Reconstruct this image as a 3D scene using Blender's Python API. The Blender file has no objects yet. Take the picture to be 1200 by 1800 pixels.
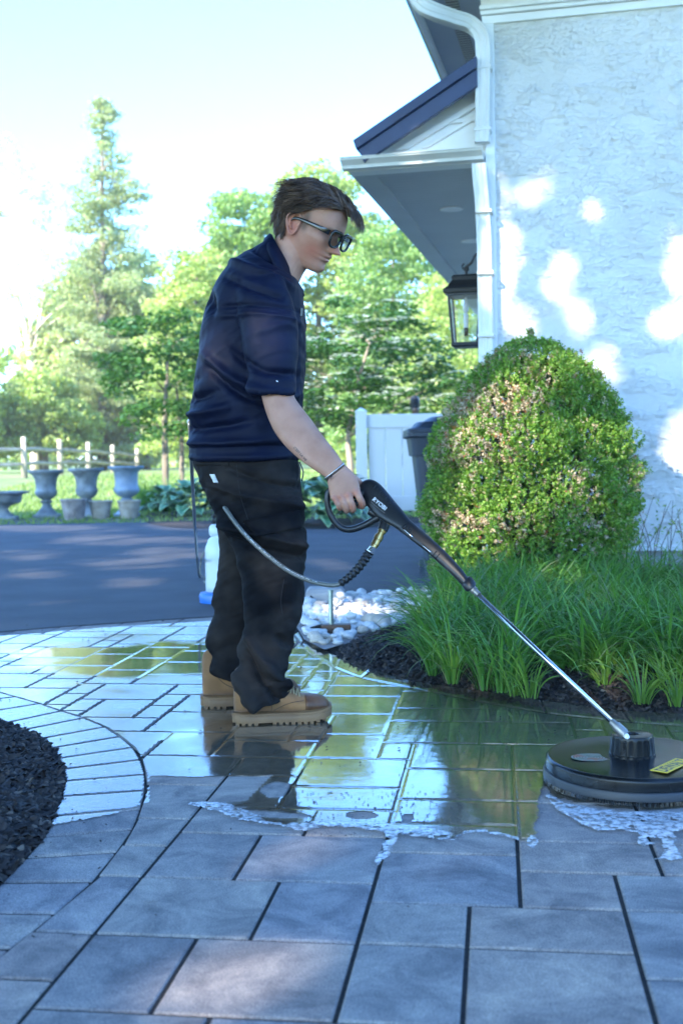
import bpy, bmesh, math, random
import numpy as np
from mathutils import Vector, Matrix, noise as mnoise
random.seed(7); RNG = np.random.default_rng(11)
S = bpy.context.scene
R = math.radians
# ---------------------------------------------------------------- camera
FPX = 2050.0; CH = 0.86; PITCH = math.atan(92/2050.0); ROLL = R(1.0)
cam_d = bpy.data.cameras.new('camera'); cam = bpy.data.objects.new('camera', cam_d)
S.collection.objects.link(cam); S.camera = cam
cam_d.sensor_fit = 'VERTICAL'; cam_d.sensor_height = 36.0; cam_d.lens = FPX*36/1800
cam_d.clip_start = 0.05; cam_d.clip_end = 2000
cam.matrix_world = (Matrix.Translation((0, 0, CH)) @ Matrix.Rotation(math.pi/2-PITCH, 4, 'X') @ Matrix.Rotation(-ROLL, 4, 'Z'))
cam_d.dof.use_dof = True; cam_d.dof.focus_distance = 3.55; cam_d.dof.aperture_fstop = 4.2
# ---------------------------------------------------------------- world, sun, exposure
SUN_DIR = Vector((-0.56, -0.66, 0.50)).normalized()      # towards the sun
w = bpy.data.worlds.new('World'); S.world = w; w.use_nodes = True
nt = w.node_tree; bg = nt.nodes['Background']
sky = nt.nodes.new('ShaderNodeTexSky'); sky.sky_type = 'NISHITA'; sky.sun_disc = False
sky.sun_elevation = math.asin(SUN_DIR.z); sky.sun_rotation = math.atan2(SUN_DIR.x, SUN_DIR.y)
sky.air_density = 1.3; sky.dust_density = 1.1; sky.ozone_density = 2.6
tint = nt.nodes.new('ShaderNodeMixRGB'); tint.blend_type = 'MULTIPLY'; tint.inputs[0].default_value = 1.0; tint.inputs[2].default_value = (0.55, 0.93, 1.48, 1)
nt.links.new(sky.outputs[0], tint.inputs[1]); nt.links.new(tint.outputs[0], bg.inputs[0]); bg.inputs[1].default_value = 0.15
sun_d = bpy.data.lights.new('sun', 'SUN'); sun_d.energy = 4.2; sun_d.angle = R(0.5); sun_d.color = (1.0, 0.90, 0.78)
sun = bpy.data.objects.new('sun', sun_d); S.collection.objects.link(sun)
sun.rotation_euler = SUN_DIR.to_track_quat('Z', 'Y').to_euler(); sun.location = (-5, -6, 8)
S.view_settings.view_transform = 'Standard'; S.view_settings.look = 'None'
S.view_settings.gamma = 1.0; S.view_settings.exposure = 2.36
try:
    S.cycles.max_bounces = 8; S.cycles.transparent_max_bounces = 24
except Exception: pass
# ---------------------------------------------------------------- pixel -> world helpers (authoring aid: real depths in metres)
def ray(px, py):
    x = (px-600)/FPX; y = -(py-900)/FPX
    c, s = math.cos(ROLL), math.sin(ROLL)
    xr = x*c+y*s; yr = -x*s+y*c
    cp, sp = math.cos(PITCH), math.sin(PITCH)
    return (xr, cp+yr*sp, -sp+yr*cp)
def P(px, py, Y):
    r = ray(px, py); t = Y/r[1]; return Vector((r[0]*t, Y, CH+r[2]*t))
def G(px, py, z=0.0):
    r = ray(px, py); t = (z-CH)/r[2]; return Vector((r[0]*t, r[1]*t, z))
# ---------------------------------------------------------------- object helpers
def link(o): S.collection.objects.link(o); return o
def tag(o, label=None, cat=None, group=None, kind=None):
    if label: o['label'] = label
    if cat: o['category'] = cat
    if group: o['group'] = group
    if kind: o['kind'] = kind
    return o
def empty(name, loc, label, cat, group=None, rz=0.0):
    o = bpy.data.objects.new(name, None); o.location = loc; o.rotation_euler = (0, 0, rz); o.empty_display_size = 0.1
    link(o); return tag(o, label, cat, group)
def setparent(o, p):
    o.parent = p; bpy.context.view_layer.update(); o.matrix_parent_inverse = p.matrix_world.inverted()
    return o
class MB:
    """collects faces (world coordinates) and links them as ONE mesh object"""
    def __init__(s): s.v = []; s.f = []; s.m = []; s.cur = 0
    def add(s, vs, fs):
        b = len(s.v); s.v.extend([tuple(x) for x in vs]); s.f.extend([tuple(i+b for i in f) for f in fs]); s.m.extend([s.cur]*len(fs)); return s
    def box(s, c, size, rot=None, taper=1.0):
        x, y, z = [q/2 for q in size]; vs = []
        for sz, k in ((-1, 1.0), (1, taper)):
            for sx, sy in ((-1, -1), (1, -1), (1, 1), (-1, 1)): vs.append(Vector((sx*x*k, sy*y*k, sz*z)))
        if rot is not None: vs = [rot @ q for q in vs]
        c = Vector(c)
        return s.add([q+c for q in vs], [(3, 2, 1, 0), (4, 5, 6, 7), (0, 1, 5, 4), (1, 2, 6, 5), (2, 3, 7, 6), (3, 0, 4, 7)])
    def beam(s, a, b, wx, wz, up=Vector((0, 0, 1))):
        a = Vector(a); b = Vector(b); d = (b-a).normalized(); sd = d.cross(up).normalized(); u2 = sd.cross(d)
        vs = [p+sd*wx*i/2+u2*wz*j/2 for p in (a, b) for i, j in ((-1, -1), (1, -1), (1, 1), (-1, 1))]
        return s.add(vs, [(3, 2, 1, 0), (4, 5, 6, 7), (0, 1, 5, 4), (1, 2, 6, 5), (2, 3, 7, 6), (3, 0, 4, 7)])
    def loft(s, rings, cap=True, close=False):
        n = len(rings[0]); vs = [q for r in rings for q in r]; fs = []
        for i in range(len(rings)-1):
            for j in range(n): fs.append((i*n+j, i*n+(j+1) % n, (i+1)*n+(j+1) % n, (i+1)*n+j))
        if close:
            i = len(rings)-1
            for j in range(n): fs.append((i*n+j, i*n+(j+1) % n, (j+1) % n, j))
        elif cap:
            fs.append(tuple(reversed(range(n)))); fs.append(tuple(range((len(rings)-1)*n, len(rings)*n)))
        return s.add(vs, fs)
    def tube(s, pts, rad, n=10, cap=True, flat=1.0, smooth=0):
        pts = [Vector(p) for p in pts]
        if smooth: pts, rad = spline(pts, smooth, rad)
        if not hasattr(rad, '__len__'): rad = [rad]*len(pts)
        rings = []; up = None
        for i, p in enumerate(pts):
            d = (pts[min(i+1, len(pts)-1)]-pts[max(i-1, 0)]).normalized()
            if up is None:
                up = Vector((0, 0, 1)) if abs(d.z) < 0.9 else Vector((0, 1, 0))
            up = (up-d*up.dot(d)).normalized(); sd = d.cross(up)
            rings.append([p+(sd*math.cos(a)+up*math.sin(a)*flat)*rad[i] for a in [2*math.pi*k/n for k in range(n)]])
        return s.loft(rings, cap)
    def lathe(s, prof, c=(0, 0, 0), n=32, rot=None, flute=None, cap=True):
        c = Vector(c); rings = []
        for r, z in prof:
            ring = []
            for k in range(n):
                a = 2*math.pi*k/n; rr = r*(flute(a, z) if flute else 1)
                q = Vector((rr*math.cos(a), rr*math.sin(a), z))
                if rot is not None: q = rot @ q
                ring.append(q+c)
            rings.append(ring)
        return s.loft(rings, cap)
    def prism(s, poly, off):
        """poly: 3D points, off: extrusion vector"""
        n = len(poly); off = Vector(off); poly = [Vector(p) for p in poly]
        return s.add(poly+[p+off for p in poly], [tuple(reversed(range(n))), tuple(range(n, 2*n))]+[(i, (i+1) % n, (i+1) % n+n, i+n) for i in range(n)])
    def build(s, name, mats, parent=None, smooth=False, bevel=0.0, fix=True, angle=None, bseg=2):
        me = bpy.data.meshes.new(name); me.from_pydata(s.v, [], s.f)
        if not isinstance(mats, (list, tuple)): mats = [mats]
        for m in mats: me.materials.append(m)
        if len(mats) > 1: me.polygons.foreach_set('material_index', s.m)
        if fix:
            bm = bmesh.new(); bm.from_mesh(me); bmesh.ops.recalc_face_normals(bm, faces=bm.faces); bm.to_mesh(me); bm.free()
        if smooth or angle: me.polygons.foreach_set('use_smooth', [True]*len(me.polygons))
        if angle: me.set_sharp_from_angle(angle=R(angle))
        me.update(); o = link(bpy.data.objects.new(name, me))
        if bevel:
            b = o.modifiers.new('bevel', 'BEVEL'); b.width = bevel; b.segments = bseg; b.limit_method = 'ANGLE'; b.angle_limit = R(40)
        if parent is not None: setparent(o, parent)
        return o
def spline(pts, k, rad=None):
    pts = [Vector(p) for p in pts]; out = []; ro = []; n = len(pts)
    hr = rad is not None and hasattr(rad, '__len__')
    for i in range(n-1):
        p0, p1, p2, p3 = pts[max(i-1, 0)], pts[i], pts[i+1], pts[min(i+2, n-1)]
        for j in range(k):
            t = j/k
            out.append(0.5*((2*p1)+(p2-p0)*t+(2*p0-5*p1+4*p2-p3)*t*t+(3*p1-p0-3*p2+p3)*t**3))
            if hr: ro.append(rad[i]*(1-t)+rad[i+1]*t)
    out.append(pts[-1])
    if hr: ro.append(rad[-1])
    return out, (ro if hr else rad)
def np_mesh(name, V, F, mat, parent=None, smooth=False):
    """V (n,3) array, F (m,k) array of equal sized faces"""
    me = bpy.data.meshes.new(name); n = len(V); m, k = F.shape
    me.vertices.add(n); me.vertices.foreach_set('co', np.asarray(V, dtype=np.float32).ravel())
    me.loops.add(m*k); me.loops.foreach_set('vertex_index', np.asarray(F, dtype=np.int32).ravel())
    me.polygons.add(m); me.polygons.foreach_set('loop_start', np.arange(0, m*k, k, dtype=np.int32))
    try: me.polygons.foreach_set('loop_total', np.full(m, k, dtype=np.int32))
    except Exception: pass
    if smooth: me.polygons.foreach_set('use_smooth', np.ones(m, dtype=bool))
    for mm in (mat if isinstance(mat, (list, tuple)) else [mat]): me.materials.append(mm)
    me.update(calc_edges=True); me.validate()
    o = link(bpy.data.objects.new(name, me))
    if parent is not None: setparent(o, parent)
    return o
def inpoly(X, Y, poly):
    X = np.asarray(X); Y = np.asarray(Y); ins = np.zeros(X.shape, bool); n = len(poly)
    for i in range(n):
        x1, y1 = poly[i][0], poly[i][1]; x2, y2 = poly[(i+1) % n][0], poly[(i+1) % n][1]
        if y1 == y2: continue
        c = ((y1 > Y) != (y2 > Y)) & (X < (x2-x1)*(Y-y1)/(y2-y1)+x1); ins ^= c
    return ins
def vnoise(x, y, scale=1.0, seed=0, octv=3):
    """cheap smooth value noise on arrays"""
    x = np.asarray(x, float)*scale+seed*17.3; y = np.asarray(y, float)*scale+seed*5.1; out = 0; amp = 1; tot = 0
    for o in range(octv):
        xi = np.floor(x).astype(np.int64); yi = np.floor(y).astype(np.int64); fx = x-xi; fy = y-yi
        fx = fx*fx*(3-2*fx); fy = fy*fy*(3-2*fy)
        def h(a, b):
            q = (a*374761393+b*668265263+seed*974634777) & 0xffffffff
            q = ((q ^ (q >> 13))*1274126177) & 0xffffffff; return ((q ^ (q >> 16)) & 0xffff)/65535.0
        v = (h(xi, yi)*(1-fx)+h(xi+1, yi)*fx)*(1-fy)+(h(xi, yi+1)*(1-fx)+h(xi+1, yi+1)*fx)*fy
        out = out+v*amp; tot += amp; amp *= 0.5; x = x*2+3.1; y = y*2+1.7
    return out/tot
# ---------------------------------------------------------------- materials
def M(name, col, rough=0.6, metal=0.0, spec=0.5, var=0.0, vscale=8.0, col2=None, bump=0.0, bscale=60.0, bdist=0.002, coat=0.0, sheen=0.0, sss=0.0, stretch=None, rvar=0.0, island=0.0, trans=0.0, ior=1.45, detail=5):
    m = bpy.data.materials.new(name); m.use_nodes = True; N = m.node_tree.nodes; L = m.node_tree.links; b = N['Principled BSDF']
    b.inputs['Base Color'].default_value = (*col, 1); b.inputs['Roughness'].default_value = rough; b.inputs['Metallic'].default_value = metal
    b.inputs['Specular IOR Level'].default_value = spec; b.inputs['Coat Weight'].default_value = coat; b.inputs['Coat Roughness'].default_value = 0.08
    b.inputs['Sheen Weight'].default_value = sheen; b.inputs['Sheen Roughness'].default_value = 0.5; b.inputs['IOR'].default_value = ior
    b.inputs['Transmission Weight'].default_value = trans
    if sss: b.inputs['Subsurface Weight'].default_value = sss; b.inputs['Subsurface Radius'].default_value = (0.012, 0.004, 0.002); b.inputs['Subsurface Scale'].default_value = 0.6
    tc = N.new('ShaderNodeTexCoord'); src = tc.outputs['Object']
    if stretch:
        mp = N.new('ShaderNodeMapping'); mp.inputs['Scale'].default_value = stretch; L.new(src, mp.inputs[0]); src = mp.outputs[0]
    colsock = None
    if var or col2:
        nz = N.new('ShaderNodeTexNoise'); nz.inputs['Scale'].default_value = vscale; nz.inputs['Detail'].default_value = detail; L.new(src, nz.inputs['Vector'])
        rp = N.new('ShaderNodeValToRGB'); L.new(nz.outputs['Fac'], rp.inputs[0])
        c2 = col2 if col2 else tuple(c*(1+var) for c in col); c1 = col if col2 else tuple(c*(1-var) for c in col)
        rp.color_ramp.elements[0].position = 0.36; rp.color_ramp.elements[1].position = 0.64
        rp.color_ramp.elements[0].color = (*c1, 1); rp.color_ramp.elements[1].color = (*c2, 1); colsock = rp.outputs[0]
        if rvar:
            mr = N.new('ShaderNodeMapRange'); mr.inputs[3].default_value = rough-rvar; mr.inputs[4].default_value = rough+rvar
            L.new(nz.outputs['Fac'], mr.inputs[0]); L.new(mr.outputs[0], b.inputs['Roughness'])
    if island:
        ge = N.new('ShaderNodeNewGeometry'); hs = N.new('ShaderNodeHueSaturation')
        mr = N.new('ShaderNodeMapRange'); mr.inputs[3].default_value = 1-island; mr.inputs[4].default_value = 1+island
        L.new(ge.outputs['Random Per Island'], mr.inputs[0]); L.new(mr.outputs[0], hs.inputs['Value'])
        if colsock: L.new(colsock, hs.inputs['Color'])
        else: hs.inputs['Color'].default_value = (*col, 1)
        colsock = hs.outputs[0]
    if colsock: L.new(colsock, b.inputs['Base Color'])
    if bump:
        n2 = N.new('ShaderNodeTexNoise'); n2.inputs['Scale'].default_value = bscale; n2.inputs['Detail'].default_value = 6; L.new(src, n2.inputs['Vector'])
        bp = N.new('ShaderNodeBump'); bp.inputs['Strength'].default_value = bump; bp.inputs['Distance'].default_value = bdist
        L.new(n2.outputs['Fac'], bp.inputs['Height']); L.new(bp.outputs[0], b.inputs['Normal'])
    return m
def leafmat(name, c1, c2, trl=0.35, rough=0.45, c3=None, p3=0.0, tint=(1.25, 1.3, 0.5)):
    """two-tone leaf with translucency, tone picked per leaf; c3 with share p3"""
    m = bpy.data.materials.new(name); m.use_nodes = True; N = m.node_tree.nodes; L = m.node_tree.links; b = N['Principled BSDF']; out = N['Material Output']
    ge = N.new('ShaderNodeNewGeometry'); rp = N.new('ShaderNodeValToRGB'); L.new(ge.outputs['Random Per Island'], rp.inputs[0])
    e = rp.color_ramp.elements; e[0].position = 0.0; e[0].color = (*c1, 1); e[1].position = 1.0-p3-0.02 if c3 else 1.0; e[1].color = (*c2, 1)
    if c3: x = e.new(1.0-p3); x.color = (*c3, 1)
    L.new(rp.outputs[0], b.inputs['Base Color']); b.inputs['Roughness'].default_value = rough; b.inputs['Specular IOR Level'].default_value = 0.4
    tr = N.new('ShaderNodeBsdfTranslucent'); mul = N.new('ShaderNodeMixRGB'); mul.blend_type = 'MULTIPLY'; mul.inputs[0].default_value = 1.0
    mul.inputs[2].default_value = (*tint, 1); L.new(rp.outputs[0], mul.inputs[1]); L.new(mul.outputs[0], tr.inputs[0])
    mx = N.new('ShaderNodeMixShader'); mx.inputs[0].default_value = trl; L.new(b.outputs[0], mx.inputs[1]); L.new(tr.outputs[0], mx.inputs[2]); L.new(mx.outputs[0], out.inputs[0])
    return m
# ================================================================ SETTING: lawn, driveway, patio, beds
def sheet(poly, z, name, mat, sub=0, thick=0.0):
    mb = MB()
    if thick: mb.prism([(p[0], p[1], z-thick) for p in poly], (0, 0, thick))
    else: mb.add([(p[0], p[1], z) for p in poly], [tuple(range(len(poly)))])
    o = mb.build(name, mat); return tag(o, kind='structure')
def gp(L, z=0.0): return [G(x, y, z) for x, y in L]
# lawn: one sheet to the horizon, rising gently beyond the urns
m_lawn = M('lawn_grass', (0.12, 0.19, 0.05), 0.8, col2=(0.22, 0.28, 0.09), vscale=0.7, bump=0.6, bscale=14, bdist=0.05)
def lawn_z(x, y):
    t = np.clip((y-19.5)/24.0, 0, 1); return -0.03+0.55*t*t*(3-2*t)
xs = np.concatenate([-np.geomspace(900, 30, 14), np.linspace(-28, 28, 40), np.geomspace(30, 900, 14)])
ys = np.concatenate([[-900, -400, -150, -60, -25], np.linspace(-12, 60, 61), np.geomspace(65, 1500, 16)])
X, Y = np.meshgrid(xs, ys); Z = lawn_z(X, Y); nx, ny = len(xs), len(ys)
I = (np.arange(ny-1)[:, None]*nx+np.arange(nx-1)[None, :]).ravel()
lawn = np_mesh('ground', np.stack([X.ravel(), Y.ravel(), Z.ravel()], 1), np.stack([I, I+1, I+nx+1, I+nx], 1), m_lawn, smooth=True)
tag(lawn, kind='structure')
# grass blades on the part of the lawn one can see (stuff)
n = 26000
gx = RNG.uniform(-9, 3, n); gy = 16.8+RNG.random(n)**1.6*22; gz = lawn_z(gx, gy)
keep = np.abs(gx+0.29*gy*0.5) < 0.30*gy+2; gx, gy, gz = gx[keep], gy[keep], gz[keep]; n = len(gx)
a = RNG.uniform(0, 6.28, n); hgt = RNG.uniform(0.03, 0.08, n)*(1+gy*0.01); wd = 0.012+0.0006*gy
dx, dy = np.cos(a)*wd, np.sin(a)*wd; lx, ly = RNG.normal(0, 0.02, n), RNG.normal(0, 0.02, n)
V = np.stack([np.stack([gx-dx, gy-dy, gz], 1), np.stack([gx+dx, gy+dy, gz], 1), np.stack([gx+lx, gy+ly, gz+hgt], 1)], 1).reshape(-1, 3)
m_blade = leafmat('lawn_blade', (0.12, 0.20, 0.05), (0.24, 0.32, 0.10), 0.4)
tag(np_mesh('lawn_grass', V, np.arange(3*n).reshape(n, 3), m_blade), 'short green grass covering the lawn behind the urns', 'grass', kind='stuff')
# driveway
m_asph = M('asphalt', (0.040, 0.042, 0.048), 0.75, col2=(0.062, 0.064, 0.07), vscale=2.2, bump=0.9, bscale=240, bdist=0.004)
drive_poly = gp([(-700, 1215), (-300, 1150), (0, 1112), (90, 1104), (180, 1098), (280, 1091), (370, 1085), (450, 1076), (535, 1062), (610, 1052), (700, 1042), (775, 1036)])
drive_poly += [Vector((1.05, 8.0, 0)), Vector((3.2, 17.2, 0)), G(740, 914), G(640, 926), G(545, 929), G(480, 927), G(400, 926), G(340, 926), G(300, 922), G(262, 913), G(180, 911), G(0, 913), G(-300, 918), G(-1400, 925), Vector((-24, 10, 0))]
sheet(drive_poly, 0.006, 'driveway', m_asph, thick=0.05)
# ---------------------------------------------------------------- patio of stone slabs
PA = R(7.6); CA, SA = math.cos(PA), math.sin(PA); MOD = 0.0972
def uvw(u, w_, z=0.0): return (u*CA+w_*SA, -u*SA+w_*CA, z)
o0 = G(165, 1640); U0 = o0.x*CA-o0.y*SA; W0 = o0.x*SA+o0.y*CA-3*MOD
used = {}; rects = []
def put(i, j, a, b):
    for p in range(i, i+a):
        for q in range(j, j+b):
            if (p, q) in used: return False
    for p in range(i, i+a):
        for q in range(j, j+b): used[(p, q)] = 1
    rects.append((i, j, a, b)); return True
for r_ in [(0, 0, 2, 3), (2, 0, 3, 3), (5, 0, 2, 3), (7, 0, 3, 3), (10, 2, 3, 3), (10, 5, 3, 2), (10, 0, 3, 2), (0, 3, 3, 3), (3, 3, 2, 3), (5, 3, 2, 2), (7, 3, 3, 2),
           (0, 6, 2, 3), (2, 6, 3, 3), (5, 5, 3, 3), (8, 5, 2, 2), (8, 7, 3, 2), (5, 8, 3, 2), (0, -2, 3, 2), (3, -2, 3, 2), (6, -2, 2, 2), (8, -2, 3, 2),
           (-3, 1, 3, 2), (-2, 3, 2, 3), (-2, 6, 2, 2), (-2, 8, 2, 2), (-3, -2, 3, 3), (11, 7, 3, 2)]: put(*r_)
pr = random.Random(3)
for j in range(-8, 75):
    for i in range(-62, 44):
        if (i, j) in used: continue
        opts = [(3, 2), (3, 3), (3, 2), (2, 2), (3, 3), (2, 3)]; pr.shuffle(opts); opts += [(2, 2), (3, 1), (2, 1), (1, 2), (1, 1)]
        for a_, b_ in opts:
            if put(i, j, a_, b_): break
m_pav = bpy.data.materials.new('patio_slab'); m_pav.use_nodes = True
N = m_pav.node_tree.nodes; L = m_pav.node_tree.links; b = N['Principled BSDF']
tc = N.new('ShaderNodeTexCoord'); ge = N.new('ShaderNodeNewGeometry')
off = N.new('ShaderNodeVectorMath'); off.operation = 'SCALE'; L.new(ge.outputs['Random Per Island'], off.inputs['Scale']); off.inputs[0].default_value = (31, 17, 9)
ad = N.new('ShaderNodeVectorMath'); L.new(tc.outputs['Object'], ad.inputs[0]); L.new(off.outputs[0], ad.inputs[1])
n1 = N.new('ShaderNodeTexNoise'); n1.inputs['Scale'].default_value = 7.0; n1.inputs['Detail'].default_value = 6; n1.inputs['Roughness'].default_value = 0.72; n1.inputs['Distortion'].default_value = 0.6; L.new(ad.outputs[0], n1.inputs['Vector'])
n2 = N.new('ShaderNodeTexNoise'); n2.inputs['Scale'].default_value = 330; n2.inputs['Detail'].default_value = 3; L.new(tc.outputs['Object'], n2.inputs['Vector'])
rp = N.new('ShaderNodeValToRGB'); L.new(n1.outputs['Fac'], rp.inputs[0]); e = rp.color_ramp.elements
e[0].position = 0.33; e[0].color = (0.135, 0.130, 0.128, 1); e[1].position = 0.68; e[1].color = (0.37, 0.335, 0.285, 1)
q = e.new(0.5); q.color = (0.245, 0.228, 0.21, 1)
isl = N.new('ShaderNodeValToRGB'); L.new(ge.outputs['Random Per Island'], isl.inputs[0]); e = isl.color_ramp.elements
e[0].position = 0; e[0].color = (0.86, 0.90, 1.0, 1); e[1].position = 1; e[1].color = (1.18, 1.06, 0.98, 1)
q = e.new(0.3); q.color = (1.08, 1.04, 1.0, 1); q = e.new(0.55); q.color = (0.80, 0.80, 0.84, 1); q = e.new(0.75); q.color = (1.05, 0.93, 0.88, 1)
mu = N.new('ShaderNodeMixRGB'); mu.blend_type = 'MULTIPLY'; mu.inputs[0].default_value = 1; L.new(rp.outputs[0], mu.inputs[1]); L.new(isl.outputs[0], mu.inputs[2])
sp = N.new('ShaderNodeMapRange'); sp.inputs[1].default_value = 0.3; sp.inputs[2].default_value = 0.7; sp.inputs[3].default_value = 0.58; sp.inputs[4].default_value = 1.42; L.new(n2.outputs['Fac'], sp.inputs[0])
mu2 = N.new('ShaderNodeVectorMath'); mu2.operation = 'SCALE'; L.new(mu.outputs[0], mu2.inputs[0]); L.new(sp.outputs[0], mu2.inputs['Scale'])
L.new(mu2.outputs[0], b.inputs['Base Color']); b.inputs['Roughness'].default_value = 0.78; b.inputs['Specular IOR Level'].default_value = 0.35
bp = N.new('ShaderNodeBump'); bp.inputs['Strength'].default_value = 0.45; bp.inputs['Distance'].default_value = 0.002
n3 = N.new('ShaderNodeTexNoise'); n3.inputs['Scale'].default_value = 60; n3.inputs['Detail'].default_value = 8; L.new(tc.outputs['Object'], n3.inputs['Vector'])
L.new(n3.outputs['Fac'], bp.inputs['Height']); L.new(bp.outputs[0], b.inputs['Normal'])
pav = MB()
course_polys = []
def slab(poly, z, gap=0.0040, bev=0.0040):
    """poly: ccw 2-D corner list (any convex/quads) -> one bevelled slab"""
    n = len(poly); c = Vector((sum(p[0] for p in poly)/n, sum(p[1] for p in poly)/n)); rings = []
    for ins, dz in ((gap, -0.035), (gap, -0.005), (gap+bev*0.35, -0.0014), (gap+bev, 0.0)):
        ring = []
        for i in range(n):
            p0 = Vector(poly[i-1][:2]); p1 = Vector(poly[i][:2]); p2 = Vector(poly[(i+1) % n][:2])
            d1 = (p1-p0).normalized(); d2 = (p2-p1).normalized(); n1_ = Vector((-d1.y, d1.x)); n2_ = Vector((-d2.y, d2.x))
            k = (n1_+n2_); k = k/max(0.35, k.dot(n1_)) ; q_ = p1+k*ins; ring.append((q_.x, q_.y, z+dz))
        rings.append(ring)
    b0 = len(pav.v); pav.v.extend([v for r in rings for v in r])
    for i in range(3):
        for j in range(n): pav.f.append((b0+i*n+j, b0+i*n+(j+1) % n, b0+(i+1)*n+(j+1) % n, b0+(i+1)*n+j)); pav.m.append(0)
    pav.f.append(tuple(range(b0+3*n, b0+4*n))); pav.m.append(0)
# curves around the beds (patio coordinates come from the photograph's ground points)
pairsL = [((-420, 1165), (-250, 1158)), ((-300, 1190), (-150, 1180)), ((-220, 1208), (-80, 1197)), ((-150, 1225), (-20, 1212)), ((-90, 1240), (30, 1226)), ((-40, 1256), (72, 1238)), ((7, 1273), (110, 1251)), ((40, 1285), (150, 1263)), ((72, 1300), (187, 1279)), ((90, 1317), (213, 1296)), ((102, 1335), (237, 1315)), ((110, 1354), (250, 1337)),
          ((112, 1375), (258, 1363)), ((106, 1402), (258, 1391)), ((92, 1437), (250, 1422)), ((74, 1471), (236, 1457)), ((42, 1508), (208, 1497)), ((0, 1551), (165, 1549)), ((-60, 1604), (100, 1606)), ((-135, 1668), (22, 1667)), ((-230, 1745), (-70, 1745)), ((-380, 1860), (-210, 1860)), ((-600, 2000), (-420, 2010))]
bedL_in = gp([a_ for a_, c_ in pairsL]); bedL_out = gp([c_ for a_, c_ in pairsL])
bedR_in = spline(gp([(528, 1108), (548, 1128), (600, 1158), (660, 1178), (740, 1200), (850, 1214), (950, 1230), (1060, 1246), (1200, 1255), (1450, 1262), (1800, 1262)]), 8)[0]
bedR_out = spline(gp([(515, 1116), (535, 1140), (590, 1176), (640, 1194), (740, 1214), (850, 1236), (960, 1255), (1080, 1268), (1200, 1278), (1450, 1288), (1800, 1290)]), 8)[0]
polyL = [(p.x, p.y) for p in bedL_out]+[(-6, 1.0), (-12, 3)]
polyR = [(p.x, p.y) for p in bedR_out]+[(6, 4.5), (6, 9), (1.0, 9.0), G(775, 1034)[:2], G(610, 1050)[:2], G(520, 1062)[:2]]
cR = [(p.x, p.y) for p in bedR_in if p.x > G(592, 1154).x]+[(6, 4.6), (6, 9), (1.05, 9.0), G(800, 1050)[:2], G(770, 1078)[:2], G(722, 1100)[:2], G(690, 1114)[:2], G(640, 1124)[:2], G(600, 1142)[:2]]
cL = [(p.x, p.y) for p in bedL_in]+[(-6, 1.0), (-12, 3)]
def cellpoly(i, j, a_, b_):
    return [uvw(U0+i*MOD, W0+j*MOD), uvw(U0+(i+a_)*MOD, W0+j*MOD), uvw(U0+(i+a_)*MOD, W0+(j+b_)*MOD), uvw(U0+i*MOD, W0+(j+b_)*MOD)]
rects_on = []
for (i, j, a_, b_) in rects:
    po = cellpoly(i, j, a_, b_); xs_ = np.array([p[0] for p in po]); ys_ = np.array([p[1] for p in po])
    if inpoly(xs_, ys_, polyL).all() or inpoly(xs_, ys_, polyR).all(): continue
    for curve, pol in ((bedL_out, polyL), (bedR_out, polyR)):
        cx_, cy_ = sum(q_[0] for q_ in po)/len(po), sum(q_[1] for q_ in po)/len(po)
        k = min(range(len(curve)), key=lambda q_: (curve[q_].x-cx_)**2+(curve[q_].y-cy_)**2)
        if (curve[k].x-cx_)**2+(curve[k].y-cy_)**2 > 0.09: continue
        t_ = (curve[min(k+1, len(curve)-1)]-curve[max(k-1, 0)]); nrm_ = Vector((-t_.y, t_.x, 0)).normalized(); pt_ = curve[k]
        tst = pt_+nrm_*0.03
        if inpoly(np.array([tst.x]), np.array([tst.y]), pol)[0]: nrm_ = -nrm_
        pt_ = pt_-nrm_*0.007; out_ = []
        for q_ in range(len(po)):
            A0, B0 = Vector(po[q_]), Vector(po[(q_+1) % len(po)]); da, db = (A0-pt_).dot(nrm_), (B0-pt_).dot(nrm_); A0.z = B0.z = 0
            if da >= 0: out_.append((A0.x, A0.y, 0))
            if (da >= 0) != (db >= 0): X0 = A0.lerp(B0, da/(da-db)); out_.append((X0.x, X0.y, 0))
        po = [q_ for n_, q_ in enumerate(out_) if n_ == 0 or (Vector(q_)-Vector(out_[n_-1])).length > 0.004]
        if len(po) < 3: break
    if len(po) < 3 or abs(sum(po[q_][0]*po[(q_+1) % len(po)][1]-po[(q_+1) % len(po)][0]*po[q_][1] for q_ in range(len(po)))) < 0.004: continue
    rects_on.append((i, j, a_, b_)); slab(po, pr.uniform(-0.0006, 0.0006))
def course(inner, outer, step, z):
    """radial slabs between two curves"""
    n = min(len(inner), len(outer)); L_ = [0]
    for k in range(1, n): L_.append(L_[-1]+((inner[k]-inner[k-1]).length+(outer[k]-outer[k-1]).length)/2)
    tot = L_[-1]; m = int(tot/step)
    def at(c, s):
        for k in range(1, n):
            if L_[k] >= s:
                t = (s-L_[k-1])/max(1e-6, L_[k]-L_[k-1]); return c[k-1].lerp(c[k], t)
        return c[n-1].copy()
    for k in range(m):
        s0, s1 = k*tot/m, (k+1)*tot/m
        a0, a1, b1, b0_ = at(inner, s0), at(inner, s1), at(outer, s1), at(outer, s0)
        po = [a0, a1, b1, b0_]
        ar = sum(po[i].x*po[(i+1) % 4].y-po[(i+1) % 4].x*po[i].y for i in range(4))
        if ar < 0: po.reverse()
        course_polys.append([(p.x, p.y) for p in po]); slab([(p.x, p.y) for p in po], z+pr.uniform(-0.0008, 0.0008), 0.0035, 0.006)
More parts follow.
